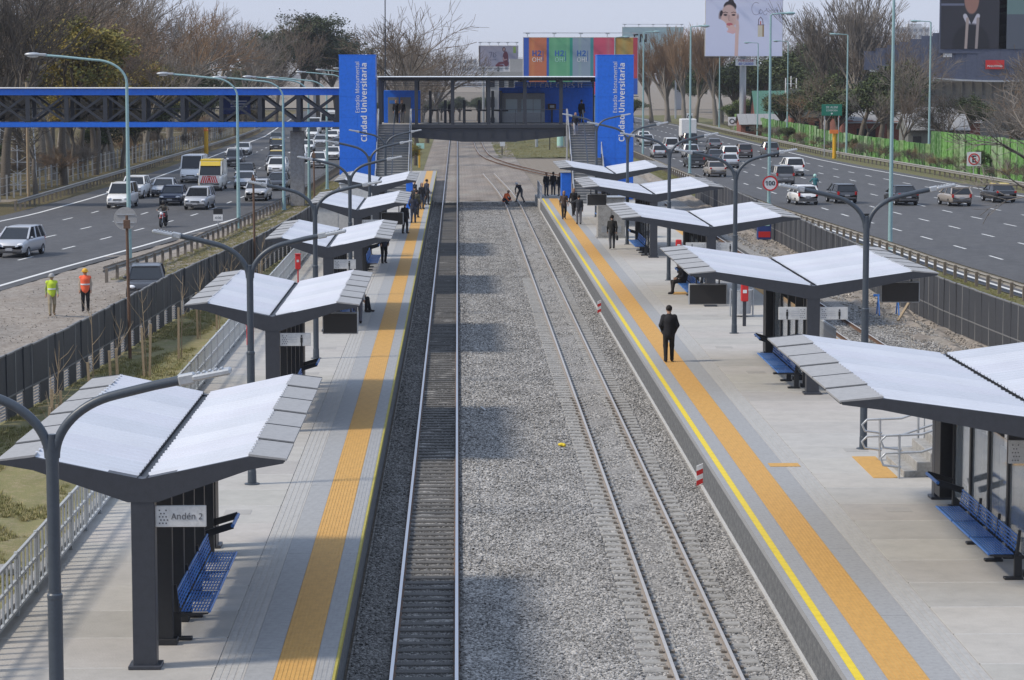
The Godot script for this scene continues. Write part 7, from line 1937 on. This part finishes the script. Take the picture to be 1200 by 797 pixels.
# ---- people: one smooth skin per figure, meshed from tapered capsules
func cap_d(p: Vector3, a: Vector3, b: Vector3, ra: float, rb: float) -> float:
	var ba := b - a
	var t := clampf((p - a).dot(ba) / maxf(ba.length_squared(), 1e-6), 0, 1)
	return p.distance_to(a + ba * t) - lerpf(ra, rb, t)
func skin_mesh(bones: Array, cell: float, extra: G) -> Mesh:   # bone: [a, b, ra, rb, Color, flat z scale]
	var lo := Vector3.INF
	var hi := -Vector3.INF
	for b in bones:
		var r: float = maxf(b[2], b[3]) + cell * 2.5
		lo = lo.min(b[0] - Vector3.ONE * r).min(b[1] - Vector3.ONE * r); hi = hi.max(b[0] + Vector3.ONE * r).max(b[1] + Vector3.ONE * r)
	var nx := int((hi.x - lo.x) / cell) + 2
	var ny := int((hi.y - lo.y) / cell) + 2
	var nz := int((hi.z - lo.z) / cell) + 2
	var F := PackedFloat32Array(); F.resize(nx * ny * nz); F.fill(9.0)
	var N := PackedFloat32Array(); N.resize(nx * ny * nz); N.fill(9.0)
	var I := PackedByteArray(); I.resize(nx * ny * nz)
	var K := 0.035
	for bi in bones.size():
		var b: Array = bones[bi]
		var a3: Vector3 = b[0]
		var b3: Vector3 = b[1]
		var ra: float = b[2]
		var rb: float = b[3]
		var m := maxf(ra, rb) + cell * 2 + K
		var mn := ((a3.min(b3) - Vector3.ONE * m - lo) / cell).floor().clamp(Vector3.ZERO, Vector3(nx - 1, ny - 1, nz - 1))
		var mx := ((a3.max(b3) + Vector3.ONE * m - lo) / cell).ceil().clamp(Vector3.ZERO, Vector3(nx - 1, ny - 1, nz - 1))
		var ba := b3 - a3
		var l2 := maxf(ba.length_squared(), 1e-6)
		for z in range(int(mn.z), int(mx.z) + 1):
			for y in range(int(mn.y), int(mx.y) + 1):
				var q := (z * ny + y) * nx
				for x in range(int(mn.x), int(mx.x) + 1):
					var p := lo + Vector3(x, y, z) * cell
					var t := clampf((p - a3).dot(ba) / l2, 0, 1)
					var d := p.distance_to(a3 + ba * t) - lerpf(ra, rb, t)
					var o := F[q + x]
					if d < N[q + x]: N[q + x] = d; I[q + x] = bi
					var h := maxf(K - absf(d - o), 0.0) / K
					F[q + x] = minf(d, o) - h * h * K * 0.25
	var vid := {}
	var P := PackedVector3Array()
	var C := PackedColorArray()
	var off := [0, 1, nx, nx + 1, nx * ny, nx * ny + 1, nx * ny + nx, nx * ny + nx + 1]
	var edges := [[0, 1], [2, 3], [4, 5], [6, 7], [0, 2], [1, 3], [4, 6], [5, 7], [0, 4], [1, 5], [2, 6], [3, 7]]
	for z in nz - 1:
		for y in ny - 1:
			var row := (z * ny + y) * nx
			for x in nx - 1:
				var q := row + x
				var f0 := F[q]
				if f0 > cell * 2.2: continue
				var ins := 0
				for k in 8: ins += 1 if F[q + off[k]] < 0 else 0
				if ins == 0 or ins == 8: continue
				var s := Vector3.ZERO
				var n := 0
				for e in edges:
					var fa := F[q + off[e[0]]]
					var fb := F[q + off[e[1]]]
					if (fa < 0) != (fb < 0):
						var t := fa / (fa - fb)
						var pa := Vector3(e[0] & 1, (e[0] >> 1) & 1, e[0] >> 2)
						var pb := Vector3(e[1] & 1, (e[1] >> 1) & 1, e[1] >> 2)
						s += pa.lerp(pb, t); n += 1
				vid[q] = P.size()
				P.append(lo + (Vector3(x, y, z) + s / n) * cell); C.append(bones[I[q]][4])
	var g := cg()
	var NR := PackedVector3Array(); NR.resize(P.size())
	var T := PackedInt32Array()
	var st := [1, nx, nx * ny]
	for q in vid:
		for ax in 3:
			var fa := F[q]
			var fb := F[q + st[ax]]
			if (fa < 0) == (fb < 0): continue
			var u: int = st[(ax + 1) % 3]
			var w: int = st[(ax + 2) % 3]
			if not (vid.has(q - u) and vid.has(q - w) and vid.has(q - u - w)): continue
			var a: int = vid[q]
			var b: int = vid[q - u]
			var c: int = vid[q - u - w]
			var d: int = vid[q - w]
			var qd := [a, b, c, d] if fa < 0 else [a, d, c, b]
			var nm := (P[qd[1]] - P[qd[0]]).cross(P[qd[2]] - P[qd[0]])
			for k in qd: NR[k] += nm
			T.append_array([qd[0], qd[1], qd[2], qd[0], qd[2], qd[3]])
	for i in range(0, T.size(), 3):
		for k in [0, 2, 1]:
			var j := T[i + k]
			g.v.append(P[j]); g.n.append(NR[j].normalized()); g.c.append(C[j])
	if extra: g.add(extra)
	return g.mesh()

func fingers(g: G, wrist: Vector3, dir: Vector3, side: Vector3, c: Color) -> void:   # palm carries four unequal fingers and a thumb
	g.col = c
	var nrm := dir.cross(side).normalized()
	for k in 4:
		var o := wrist + dir * 0.085 + side * (k - 1.5) * 0.02
		var l: float = [0.065, 0.078, 0.073, 0.055][k]
		var m := o + dir * l * 0.5 + nrm * 0.01
		g.tube([o, m, m + (dir * 0.8 + nrm * 0.6).normalized() * l * 0.5], [0.0095, 0.009, 0.0075], 5)
	var t := wrist + dir * 0.035 + side * 0.034
	g.tube([t, t + (dir * 0.7 + side * 0.7).normalized() * 0.04, t + (dir * 0.95 + side * 0.3).normalized() * 0.068], [0.012, 0.011, 0.008], 5)

var SKIN := Color(0.42, 0.25, 0.17)
func person(label: String, at: Vector3, turn: float, pose: String, top: Color, legs: Color, o := {}) -> Node3D:
	var t := thing("person", label, "person", at, turn, o.get("group", ""))
	var hair: Color = o.get("hair", Color(0.02, 0.016, 0.013))
	var shoe: Color = o.get("shoe", Color(0.025, 0.022, 0.02))
	var cell: float = o.get("cell", 0.032)
	var k: float = o.get("h", 1.74) / 1.74
	var ph: float = o.get("phase", 0.0)
	# joints of the upright figure facing +z
	var J := {"pel": Vector3(0, 0.94, 0), "che": Vector3(0, 1.3, 0), "nek": Vector3(0, 1.46, -0.01), "hed": Vector3(0, 1.61, 0.02)}
	for s in [-1.0, 1.0]:
		var n := "l" if s < 0 else "r"
		J["sh" + n] = Vector3(s * 0.165, 1.385, 0); J["el" + n] = Vector3(s * 0.225, 1.12, -0.03); J["wr" + n] = Vector3(s * 0.225, 0.87, 0.06)
		J["hp" + n] = Vector3(s * 0.09, 0.92, 0); J["kn" + n] = Vector3(s * 0.1, 0.5, 0.02); J["an" + n] = Vector3(s * 0.1, 0.09, -0.02); J["to" + n] = Vector3(s * 0.12, 0.045, 0.15)
	match pose:
		"walk":
			J.knl += Vector3(0, 0.02, 0.16); J.anl += Vector3(0, 0.0, 0.26); J.tol += Vector3(0, 0.03, 0.26)
			J.knr += Vector3(0, 0, -0.02); J.anr += Vector3(0, 0.05, -0.3); J.tor += Vector3(0, 0.0, -0.24)
			J.ell += Vector3(0, 0, -0.1); J.wrl += Vector3(0, 0.02, -0.16); J.elr += Vector3(0, 0, 0.08); J.wrr += Vector3(0, 0.03, 0.16)
		"pockets":
			J.ell = Vector3(-0.255, 1.13, -0.05); J.wrl = Vector3(-0.2, 0.93, 0.08); J.elr = Vector3(0.255, 1.13, -0.05); J.wrr = Vector3(0.2, 0.93, 0.08)
			J.knl += Vector3(0, 0, 0.05); J.anl += Vector3(0, 0, 0.08); J.tol += Vector3(0, 0, 0.08); J.anr += Vector3(0, 0, -0.06); J.tor += Vector3(0, 0, -0.06)
		"point":
			J.elr = Vector3(0.42, 1.28, 0.02); J.wrr = Vector3(0.62, 1.36, 0.06)
		"sit":
			for n in ["pel", "che", "nek", "hed", "shl", "shr", "ell", "elr", "wrl", "wrr", "hpl", "hpr"]: J[n] += Vector3(0, -0.4, 0)
			J.knl = Vector3(-0.11, 0.5, 0.42); J.knr = Vector3(0.13, 0.52, 0.42); J.anl = Vector3(-0.1, 0.09, 0.4); J.anr = Vector3(0.14, 0.09, 0.5); J.tol = Vector3(-0.12, 0.045, 0.56); J.tor = Vector3(0.16, 0.045, 0.66)
			J.ell = Vector3(-0.27, 0.76, 0.06); J.elr = Vector3(0.27, 0.76, 0.06); J.wrl = Vector3(-0.1, 0.66, 0.27); J.wrr = Vector3(0.1, 0.66, 0.27)
			J.che += Vector3(0, 0, 0.05); J.nek += Vector3(0, 0, 0.09); J.hed += Vector3(0, -0.01, 0.14); J.shl.z += 0.07; J.shr.z += 0.07
		"crouch":
			J.pel = Vector3(0, 0.36, -0.12); J.hpl = Vector3(-0.1, 0.36, -0.1); J.hpr = Vector3(0.1, 0.36, -0.1); J.knl = Vector3(-0.16, 0.52, 0.3); J.knr = Vector3(0.16, 0.48, 0.32); J.anl = Vector3(-0.13, 0.1, 0.08); J.anr = Vector3(0.13, 0.1, 0.02); J.tol = Vector3(-0.15, 0.045, 0.24); J.tor = Vector3(0.15, 0.045, 0.2)
			J.che = Vector3(0, 0.68, 0.08); J.nek = Vector3(0, 0.83, 0.17); J.hed = Vector3(0, 0.94, 0.27); J.shl = Vector3(-0.18, 0.77, 0.12); J.shr = Vector3(0.18, 0.77, 0.12); J.ell = Vector3(-0.26, 0.5, 0.26); J.elr = Vector3(0.26, 0.5, 0.26); J.wrl = Vector3(-0.12, 0.3, 0.42); J.wrr = Vector3(0.12, 0.3, 0.42)
		"bend":
			J.che = Vector3(0, 1.2, 0.2); J.nek = Vector3(0, 1.31, 0.33); J.hed = Vector3(0, 1.4, 0.45); J.shl = Vector3(-0.18, 1.27, 0.26); J.shr = Vector3(0.18, 1.27, 0.26); J.ell = Vector3(-0.23, 1.0, 0.36); J.elr = Vector3(0.23, 1.0, 0.36); J.wrl = Vector3(-0.12, 0.78, 0.46); J.wrr = Vector3(0.12, 0.8, 0.46)
			J.knl += Vector3(-0.1, 0, 0.12); J.anl += Vector3(-0.16, 0, 0.24); J.tol += Vector3(-0.16, 0, 0.24); J.anr += Vector3(0.1, 0, -0.16); J.tor += Vector3(0.1, 0, -0.16)
		"ride":
			for n in ["pel", "che", "nek", "hed", "shl", "shr", "hpl", "hpr"]: J[n] += Vector3(0, -0.06, -0.3)
			J.nek.z += 0.08; J.hed.z += 0.1; J.che.z += 0.06; J.shl.z += 0.08; J.shr.z += 0.08
			J.knl = Vector3(-0.24, 0.72, 0.12); J.knr = Vector3(0.24, 0.72, 0.12); J.anl = Vector3(-0.2, 0.34, -0.08); J.anr = Vector3(0.2, 0.34, -0.08); J.tol = Vector3(-0.22, 0.28, 0.1); J.tor = Vector3(0.22, 0.28, 0.1)
			J.ell = Vector3(-0.34, 1.12, 0.02); J.elr = Vector3(0.34, 1.12, 0.02); J.wrl = Vector3(-0.32, 1.09, 0.26); J.wrr = Vector3(0.32, 1.09, 0.26)
	var bag_hand: Vector3 = J.wrl
	var B := []
	var bulk: float = o.get("bulk", 1.0)
	B.append([J.pel + (J.pel - J.che) * 0.16, J.che, 0.135 * bulk, 0.14 * bulk, top]); B.append([J.che, J.nek + Vector3(0, -0.06, 0), 0.14 * bulk, 0.09, top])
	for s in ["l", "r"]:
		var sx := -1.0 if s == "l" else 1.0
		B.append([J.che + Vector3(sx * 0.05, 0.0, 0), J["sh" + s], 0.12 * bulk, 0.075, top])
		B.append([J["pel"] + Vector3(sx * 0.05, 0.02, 0), J.che + Vector3(sx * 0.07, 0, 0), 0.105 * bulk, 0.11 * bulk, top])
		B.append([J["sh" + s], J["el" + s], 0.066 * bulk, 0.052 * bulk, o.get("sleeve", top)]); B.append([J["el" + s], J["wr" + s], 0.05 * bulk, 0.036, o.get("sleeve", top)])
		B.append([J["hp" + s], J["kn" + s], 0.1, 0.074, legs]); B.append([J["kn" + s], J["an" + s], 0.073, 0.058, legs])
		B.append([J["an" + s] + Vector3(0, -0.03, -0.02), J["to" + s], 0.048, 0.036, shoe])
		var hd: Vector3 = (J["wr" + s] - J["el" + s]).normalized()
		B.append([J["wr" + s], J["wr" + s] + hd * 0.085, 0.03, 0.036, o.get("glove", SKIN)])
	B.append([J.nek + Vector3(0, -0.03, 0), J.hed, 0.055, 0.06, SKIN])
	var up: Vector3 = (J.hed - J.nek).normalized()
	B.append([J.hed + up * -0.02 + Vector3(0, 0, 0.012), J.hed + up * 0.055, 0.078, 0.09, SKIN])
	var ex := cg(); ex.col = SKIN
	var hc: Vector3 = J.hed
	ex.tube([hc + Vector3(0, 0.02, 0.085), hc + Vector3(0, -0.015, 0.112)], [0.011, 0.016], 5)
	for s in [-1.0, 1.0]:
		ex.col = SKIN; ex.ball(hc + Vector3(s * 0.086, 0.0, 0.0), Vector3(0.012, 0.03, 0.02), 6, 4)
		ex.col = Color(0.03, 0.02, 0.02); ex.ball(hc + Vector3(s * 0.032, 0.025, 0.086), Vector3(0.014, 0.008, 0.008), 6, 4)
	ex.col = Color(0.28, 0.1, 0.09); ex.ball(hc + Vector3(0, -0.055, 0.083), Vector3(0.024, 0.007, 0.008), 6, 4)
	for s in ["l", "r"]:
		var hd: Vector3 = (J["wr" + s] - J["el" + s]).normalized()
		fingers(ex, J["wr" + s], hd, Vector3(0, 0, 1).cross(hd).cross(hd).normalized() * -1.0, o.get("glove", SKIN))
	var body := obj("body", skin_mesh(B, cell, ex), M.cloth, t)
	body.scale = Vector3.ONE * k
	var hg := G.new()
	var hat: String = o.get("hat", "")
	if hat == "helmet":
		hg.ball(hc + up * 0.05, Vector3(0.118, 0.11, 0.128), 14, 8); hg.lathe(hc + up * 0.03 + Vector3(0, 0, 0.03), [Vector2(0.11, 0.0), Vector2(0.155, -0.008), Vector2(0.155, 0.008), Vector2(0.11, 0.02)], 16)
		put("hard_hat", hg.mesh(), o.hat_mat, t, Transform3D(Basis.IDENTITY.scaled(Vector3.ONE * k), Vector3.ZERO))
	elif hat == "crash":
		hg.ball(hc + up * 0.02, Vector3(0.135, 0.15, 0.15), 14, 10)
		put("crash_helmet", hg.mesh(), o.hat_mat, t, Transform3D(Basis.IDENTITY.scaled(Vector3.ONE * k), Vector3.ZERO))
	else:
		hg.ball(hc + up * 0.045 + Vector3(0, 0, -0.022), Vector3(0.099, 0.102, 0.104), 12, 8)
		if o.get("long", false): hg.tube([hc + Vector3(0, 0.05, -0.06), hc + Vector3(0, -0.12, -0.07), hc + Vector3(0, -0.26, -0.07)], [0.085, 0.09, 0.05], 8)
		put("hair", hg.mesh(), plain(hair.r, hair.g, hair.b, 0.8), t, Transform3D(Basis.IDENTITY.scaled(Vector3.ONE * k), Vector3.ZERO))
	if o.has("vest"):      # open safety vest over the jacket
		var vb := []
		for q in B.slice(0, 2): vb.append([q[0] + Vector3(0, 0.02, 0), q[1], q[2] + 0.022, q[3] + 0.022, o.vest])
		for q in [B[2], B[3], B[10], B[11]]: vb.append([q[0], q[1], q[2] + 0.016, q[3] + 0.012, o.vest])
		var vs := obj("vest", skin_mesh(vb, cell, null), M.cloth, t); vs.scale = Vector3.ONE * k
		var bd := G.new(); bd.lathe(J.pel.lerp(J.che, 0.5), [Vector2(0.178 * bulk, -0.03), Vector2(0.182 * bulk, 0.03)], 14); var bo := obj("reflective_band", bd, M.white, t); bo.scale = Vector3.ONE * k
	if o.get("bag", false):
		var bp: Vector3 = bag_hand + Vector3(-0.02, -0.3, 0.02)
		var bt := thing("handbag", "dark bag carried by the %s" % o.get("who", "walking person"), "bag", at + Basis(Vector3.UP, turn) * (bp * k), turn)
		var bg := G.new(); bg.bbox(Vector3.ZERO, Vector3(0.12, 0.26, 0.34), 0.04); obj("pouch", bg, M.black, bt)
		var hl := G.new(); hl.tube([Vector3(0, 0.12, -0.1), Vector3(0.02, 0.24, -0.04), Vector3(0.02, 0.24, 0.04), Vector3(0, 0.12, 0.1)], 0.012, 6); obj("handle", hl, M.black, bt)
	return t

func build_people() -> void:
	M.cloth = vmat(0.85)
	var blk := Color(0.014, 0.014, 0.016)
	var den := Color(0.05, 0.06, 0.09)
	var gry := Color(0.16, 0.16, 0.17)
	var py := 0.853
	person("man in black jacket and trousers walking away along the yellow strip", V(6.62, py, 79.8), PI, "pockets", blk, Color(0.012, 0.012, 0.014), {"cell": 0.024, "h": 1.78, "bulk": 1.28, "hair": Color(0.015, 0.012, 0.01)})
	person("man in dark jumper walking away carrying a bag on the wide platform", V(7.88, py, 130.4), PI, "walk", Color(0.02, 0.022, 0.02), Color(0.06, 0.065, 0.075), {"bulk": 1.08, "bag": true, "who": "man in the dark jumper"})
	person("person in patterned jacket and black trousers on the far wide platform", V(6.5, py, 156.6), 0.1, "walk", Color(0.09, 0.06, 0.05), blk, {"long": true})
	person("person in black coat between two others on the far wide platform", V(7.25, py, 160.0), 0.2, "walk", blk, Color(0.02, 0.02, 0.024), {"long": true})
	person("person in dark jacket and grey trousers pointing sideways", V(7.17, py, 151.4), PI, "point", Color(0.03, 0.032, 0.04), gry, {})
	person("person in dark coat sitting on the bench of the third wide shelter", V(9.2, py, 104.2), -1.35, "sit", Color(0.035, 0.028, 0.028), Color(0.02, 0.018, 0.018), {"cell": 0.028})
	person("person in blue jacket standing behind the third wide shelter bench", V(10.3, py, 110.0), PI, "stand", Color(0.04, 0.07, 0.14), Color(0.02, 0.022, 0.03), {})
	person("person in grey vest with pale sleeves facing away on the narrow platform", V(-3.62, py, 92.2), PI, "stand", Color(0.13, 0.13, 0.14), Color(0.11, 0.11, 0.13), {"sleeve": Color(0.45, 0.45, 0.46), "cell": 0.028})
	person("person in black sitting on the bench under the third narrow shelter", V(-3.85, py, 96.5), 1.45, "sit", blk, blk, {"cell": 0.03})
	for e in [[-3.5, 121.0, 0.4, "person in dark blue standing beside the fourth narrow shelter"], [-2.95, 143.0, 2.6, "person in navy coat at the front of the waiting group"], [-2.65, 153.0, 3.0, "person in black coat with a bag in the waiting group"], [-2.55, 158.5, 2.8, "person in dark olive jacket in the waiting group"], [-2.75, 163.5, 3.2, "person in olive brown coat beside the blue wall panel"], [-2.35, 168.0, 0.5, "person in black facing the waiting group"], [-2.1, 173.5, 2.2, "person in black jacket with a white collar by the blue wall panel"], [-2.9, 172.0, 0.9, "person in grey black coat behind the waiting group"]]:
		var i := int(e[1])
		person(e[3], V(e[0], py, e[1]), e[2], "pockets" if i % 2 else "stand", [blk, Color(0.025, 0.03, 0.05), Color(0.05, 0.05, 0.035), Color(0.03, 0.03, 0.035)][i % 4], [den, blk, Color(0.03, 0.03, 0.035)][i % 3], {"group": "people waiting on the narrow platform", "long": i % 3 == 0, "bag": i == 153, "who": "person in the black coat"})
	for e in [[6.6, 190.5, 0.4, "person in black jacket at the end of the wide platform"], [7.15, 191.5, 2.9, "person in dark coat facing two others at the platform end"], [7.6, 190.0, -0.5, "long haired person in black at the platform end"]]:
		person(e[3], V(e[0], 0.62, e[1]), e[2], "stand", blk, den, {"group": "people at the end of the wide platform", "long": e[0] > 7.5})
	# track workers
	person("track worker in orange jacket crouching over the rail", V(3.55, 0.0, 190.0), 0.9, "crouch", Color(1.0, 0.2, 0.06), Color(0.05, 0.05, 0.06), {"hair": Color(0.02, 0.02, 0.02)})
	person("track worker in dark jacket with a white cap leaning over the rail", V(4.75, 0.0, 193.0), -0.7, "bend", Color(0.03, 0.035, 0.05), Color(0.14, 0.14, 0.15), {"hat": "helmet", "hat_mat": M.white})
	# verge workers
	person("worker in yellow green safety vest and grey cap on the dirt verge", V(-16.5, 0.02, 104.0), 0.25, "walk", Color(0.3, 0.33, 0.16), Color(0.3, 0.25, 0.17), {"vest": Color(0.5, 0.65, 0.05), "hat": "helmet", "hat_mat": M.fascia, "cell": 0.028, "h": 1.72, "shoe": Color(0.12, 0.08, 0.05)})
	person("worker in orange safety vest and yellow hard hat on the dirt verge", V(-15.4, 0.02, 105.8), 0.1, "stand", Color(0.36, 0.31, 0.25), blk, {"vest": Color(0.85, 0.14, 0.06), "hat": "helmet", "hat_mat": M.post_yellow, "cell": 0.028, "h": 1.78, "bulk": 1.08})
	# on the footbridge and stairs
	for e in [[-4.55, 190.2, 0.3, "person in black standing at the blue kiosk on the footbridge"], [-4.1, 190.0, 0.1, "person in grey trousers by the blue kiosk on the footbridge"], [-0.45, 188.0, 0.2, "person in black at the turnstiles on the footbridge"], [9.2, 190.5, 2.9, "person in dark coat before the blue wall of the footbridge"]]:
		person(e[3], V(e[0], 6.04, e[1]), e[2], "stand", blk, gry if e[0] == -4.1 else Color(0.03, 0.03, 0.035), {"h": 1.7})
	person("person in dark jacket and pale trousers walking down the stairway", V(8.45, 5.2, 183.9), 0.1, "walk", blk, Color(0.3, 0.3, 0.31), {"h": 1.7})
	# riders
	var la := atan2(-(along(L_NEAR, 167) - along(L_NEAR, 159)), 8.0)
	person("motorcycle rider in dark clothes heading towards the station", V(-18.75, 0.0, 163.4), la, "ride", Color(0.06, 0.055, 0.05), blk, {"hat": "crash", "hat_mat": M.black})
	var ra := atan2(-(along(R_FAR, 207) - along(R_FAR, 199)), 8.0)
	person("motorcycle rider in teal jacket and pale helmet", V(28.4, 0.0, 203.5), ra + PI, "ride", Color(0.03, 0.14, 0.16), Color(0.03, 0.03, 0.04), {"hat": "crash", "hat_mat": M.sign_pale})

func _ready() -> void:
	rng.seed = 20240611
	var cam := Camera3D.new(); cam.name = "camera"
	cam.position = Vector3(0, 10, 0)
	cam.rotation_degrees = Vector3(-6.0413, -1.2153, 0)
	cam.fov = 15.133; cam.near = 0.5; cam.far = 6000.0
	add_child(cam); cam.current = true
	var env := Environment.new()
	env.background_mode = Environment.BG_SKY
	var sm := ProceduralSkyMaterial.new()
	sm.sky_top_color = Color(0.58, 0.64, 0.74)
	sm.sky_horizon_color = Color(0.62, 0.64, 0.69)
	sm.sky_curve = 0.12
	sm.ground_horizon_color = Color(0.6, 0.6, 0.6); sm.ground_bottom_color = Color(0.35, 0.33, 0.3)
	sm.sun_angle_max = 0.0
	var sky := Sky.new(); sky.sky_material = sm
	env.sky = sky; env.background_energy_multiplier = 1.32
	env.tonemap_mode = Environment.TONE_MAPPER_LINEAR
	env.tonemap_exposure = 1.36
	env.sdfgi_enabled = true; env.ssao_enabled = true; env.ssil_enabled = true
	env.fog_enabled = true; env.fog_density = 0.0001; env.fog_light_color = Color(0.93, 0.95, 1.0)
	var we := WorldEnvironment.new(); we.name = "environment"; we.environment = env; add_child(we)
	var sun := DirectionalLight3D.new(); sun.name = "sun"
	sun.light_energy = 0.78; sun.light_color = Color(1.0, 0.96, 0.9); sun.light_angular_distance = 8.0; sun.shadow_enabled = true
	add_child(sun)
	sun.look_at_from_position(Vector3.ZERO, Vector3(0.69, -0.7, -0.18), Vector3.UP)
	make_materials()
	build_ground()
	build_tracks()
	build_platforms()
	build_station()
	build_bridge()
	build_roadside()
	build_far()
	build_trees()
	build_vehicles()
	build_people()
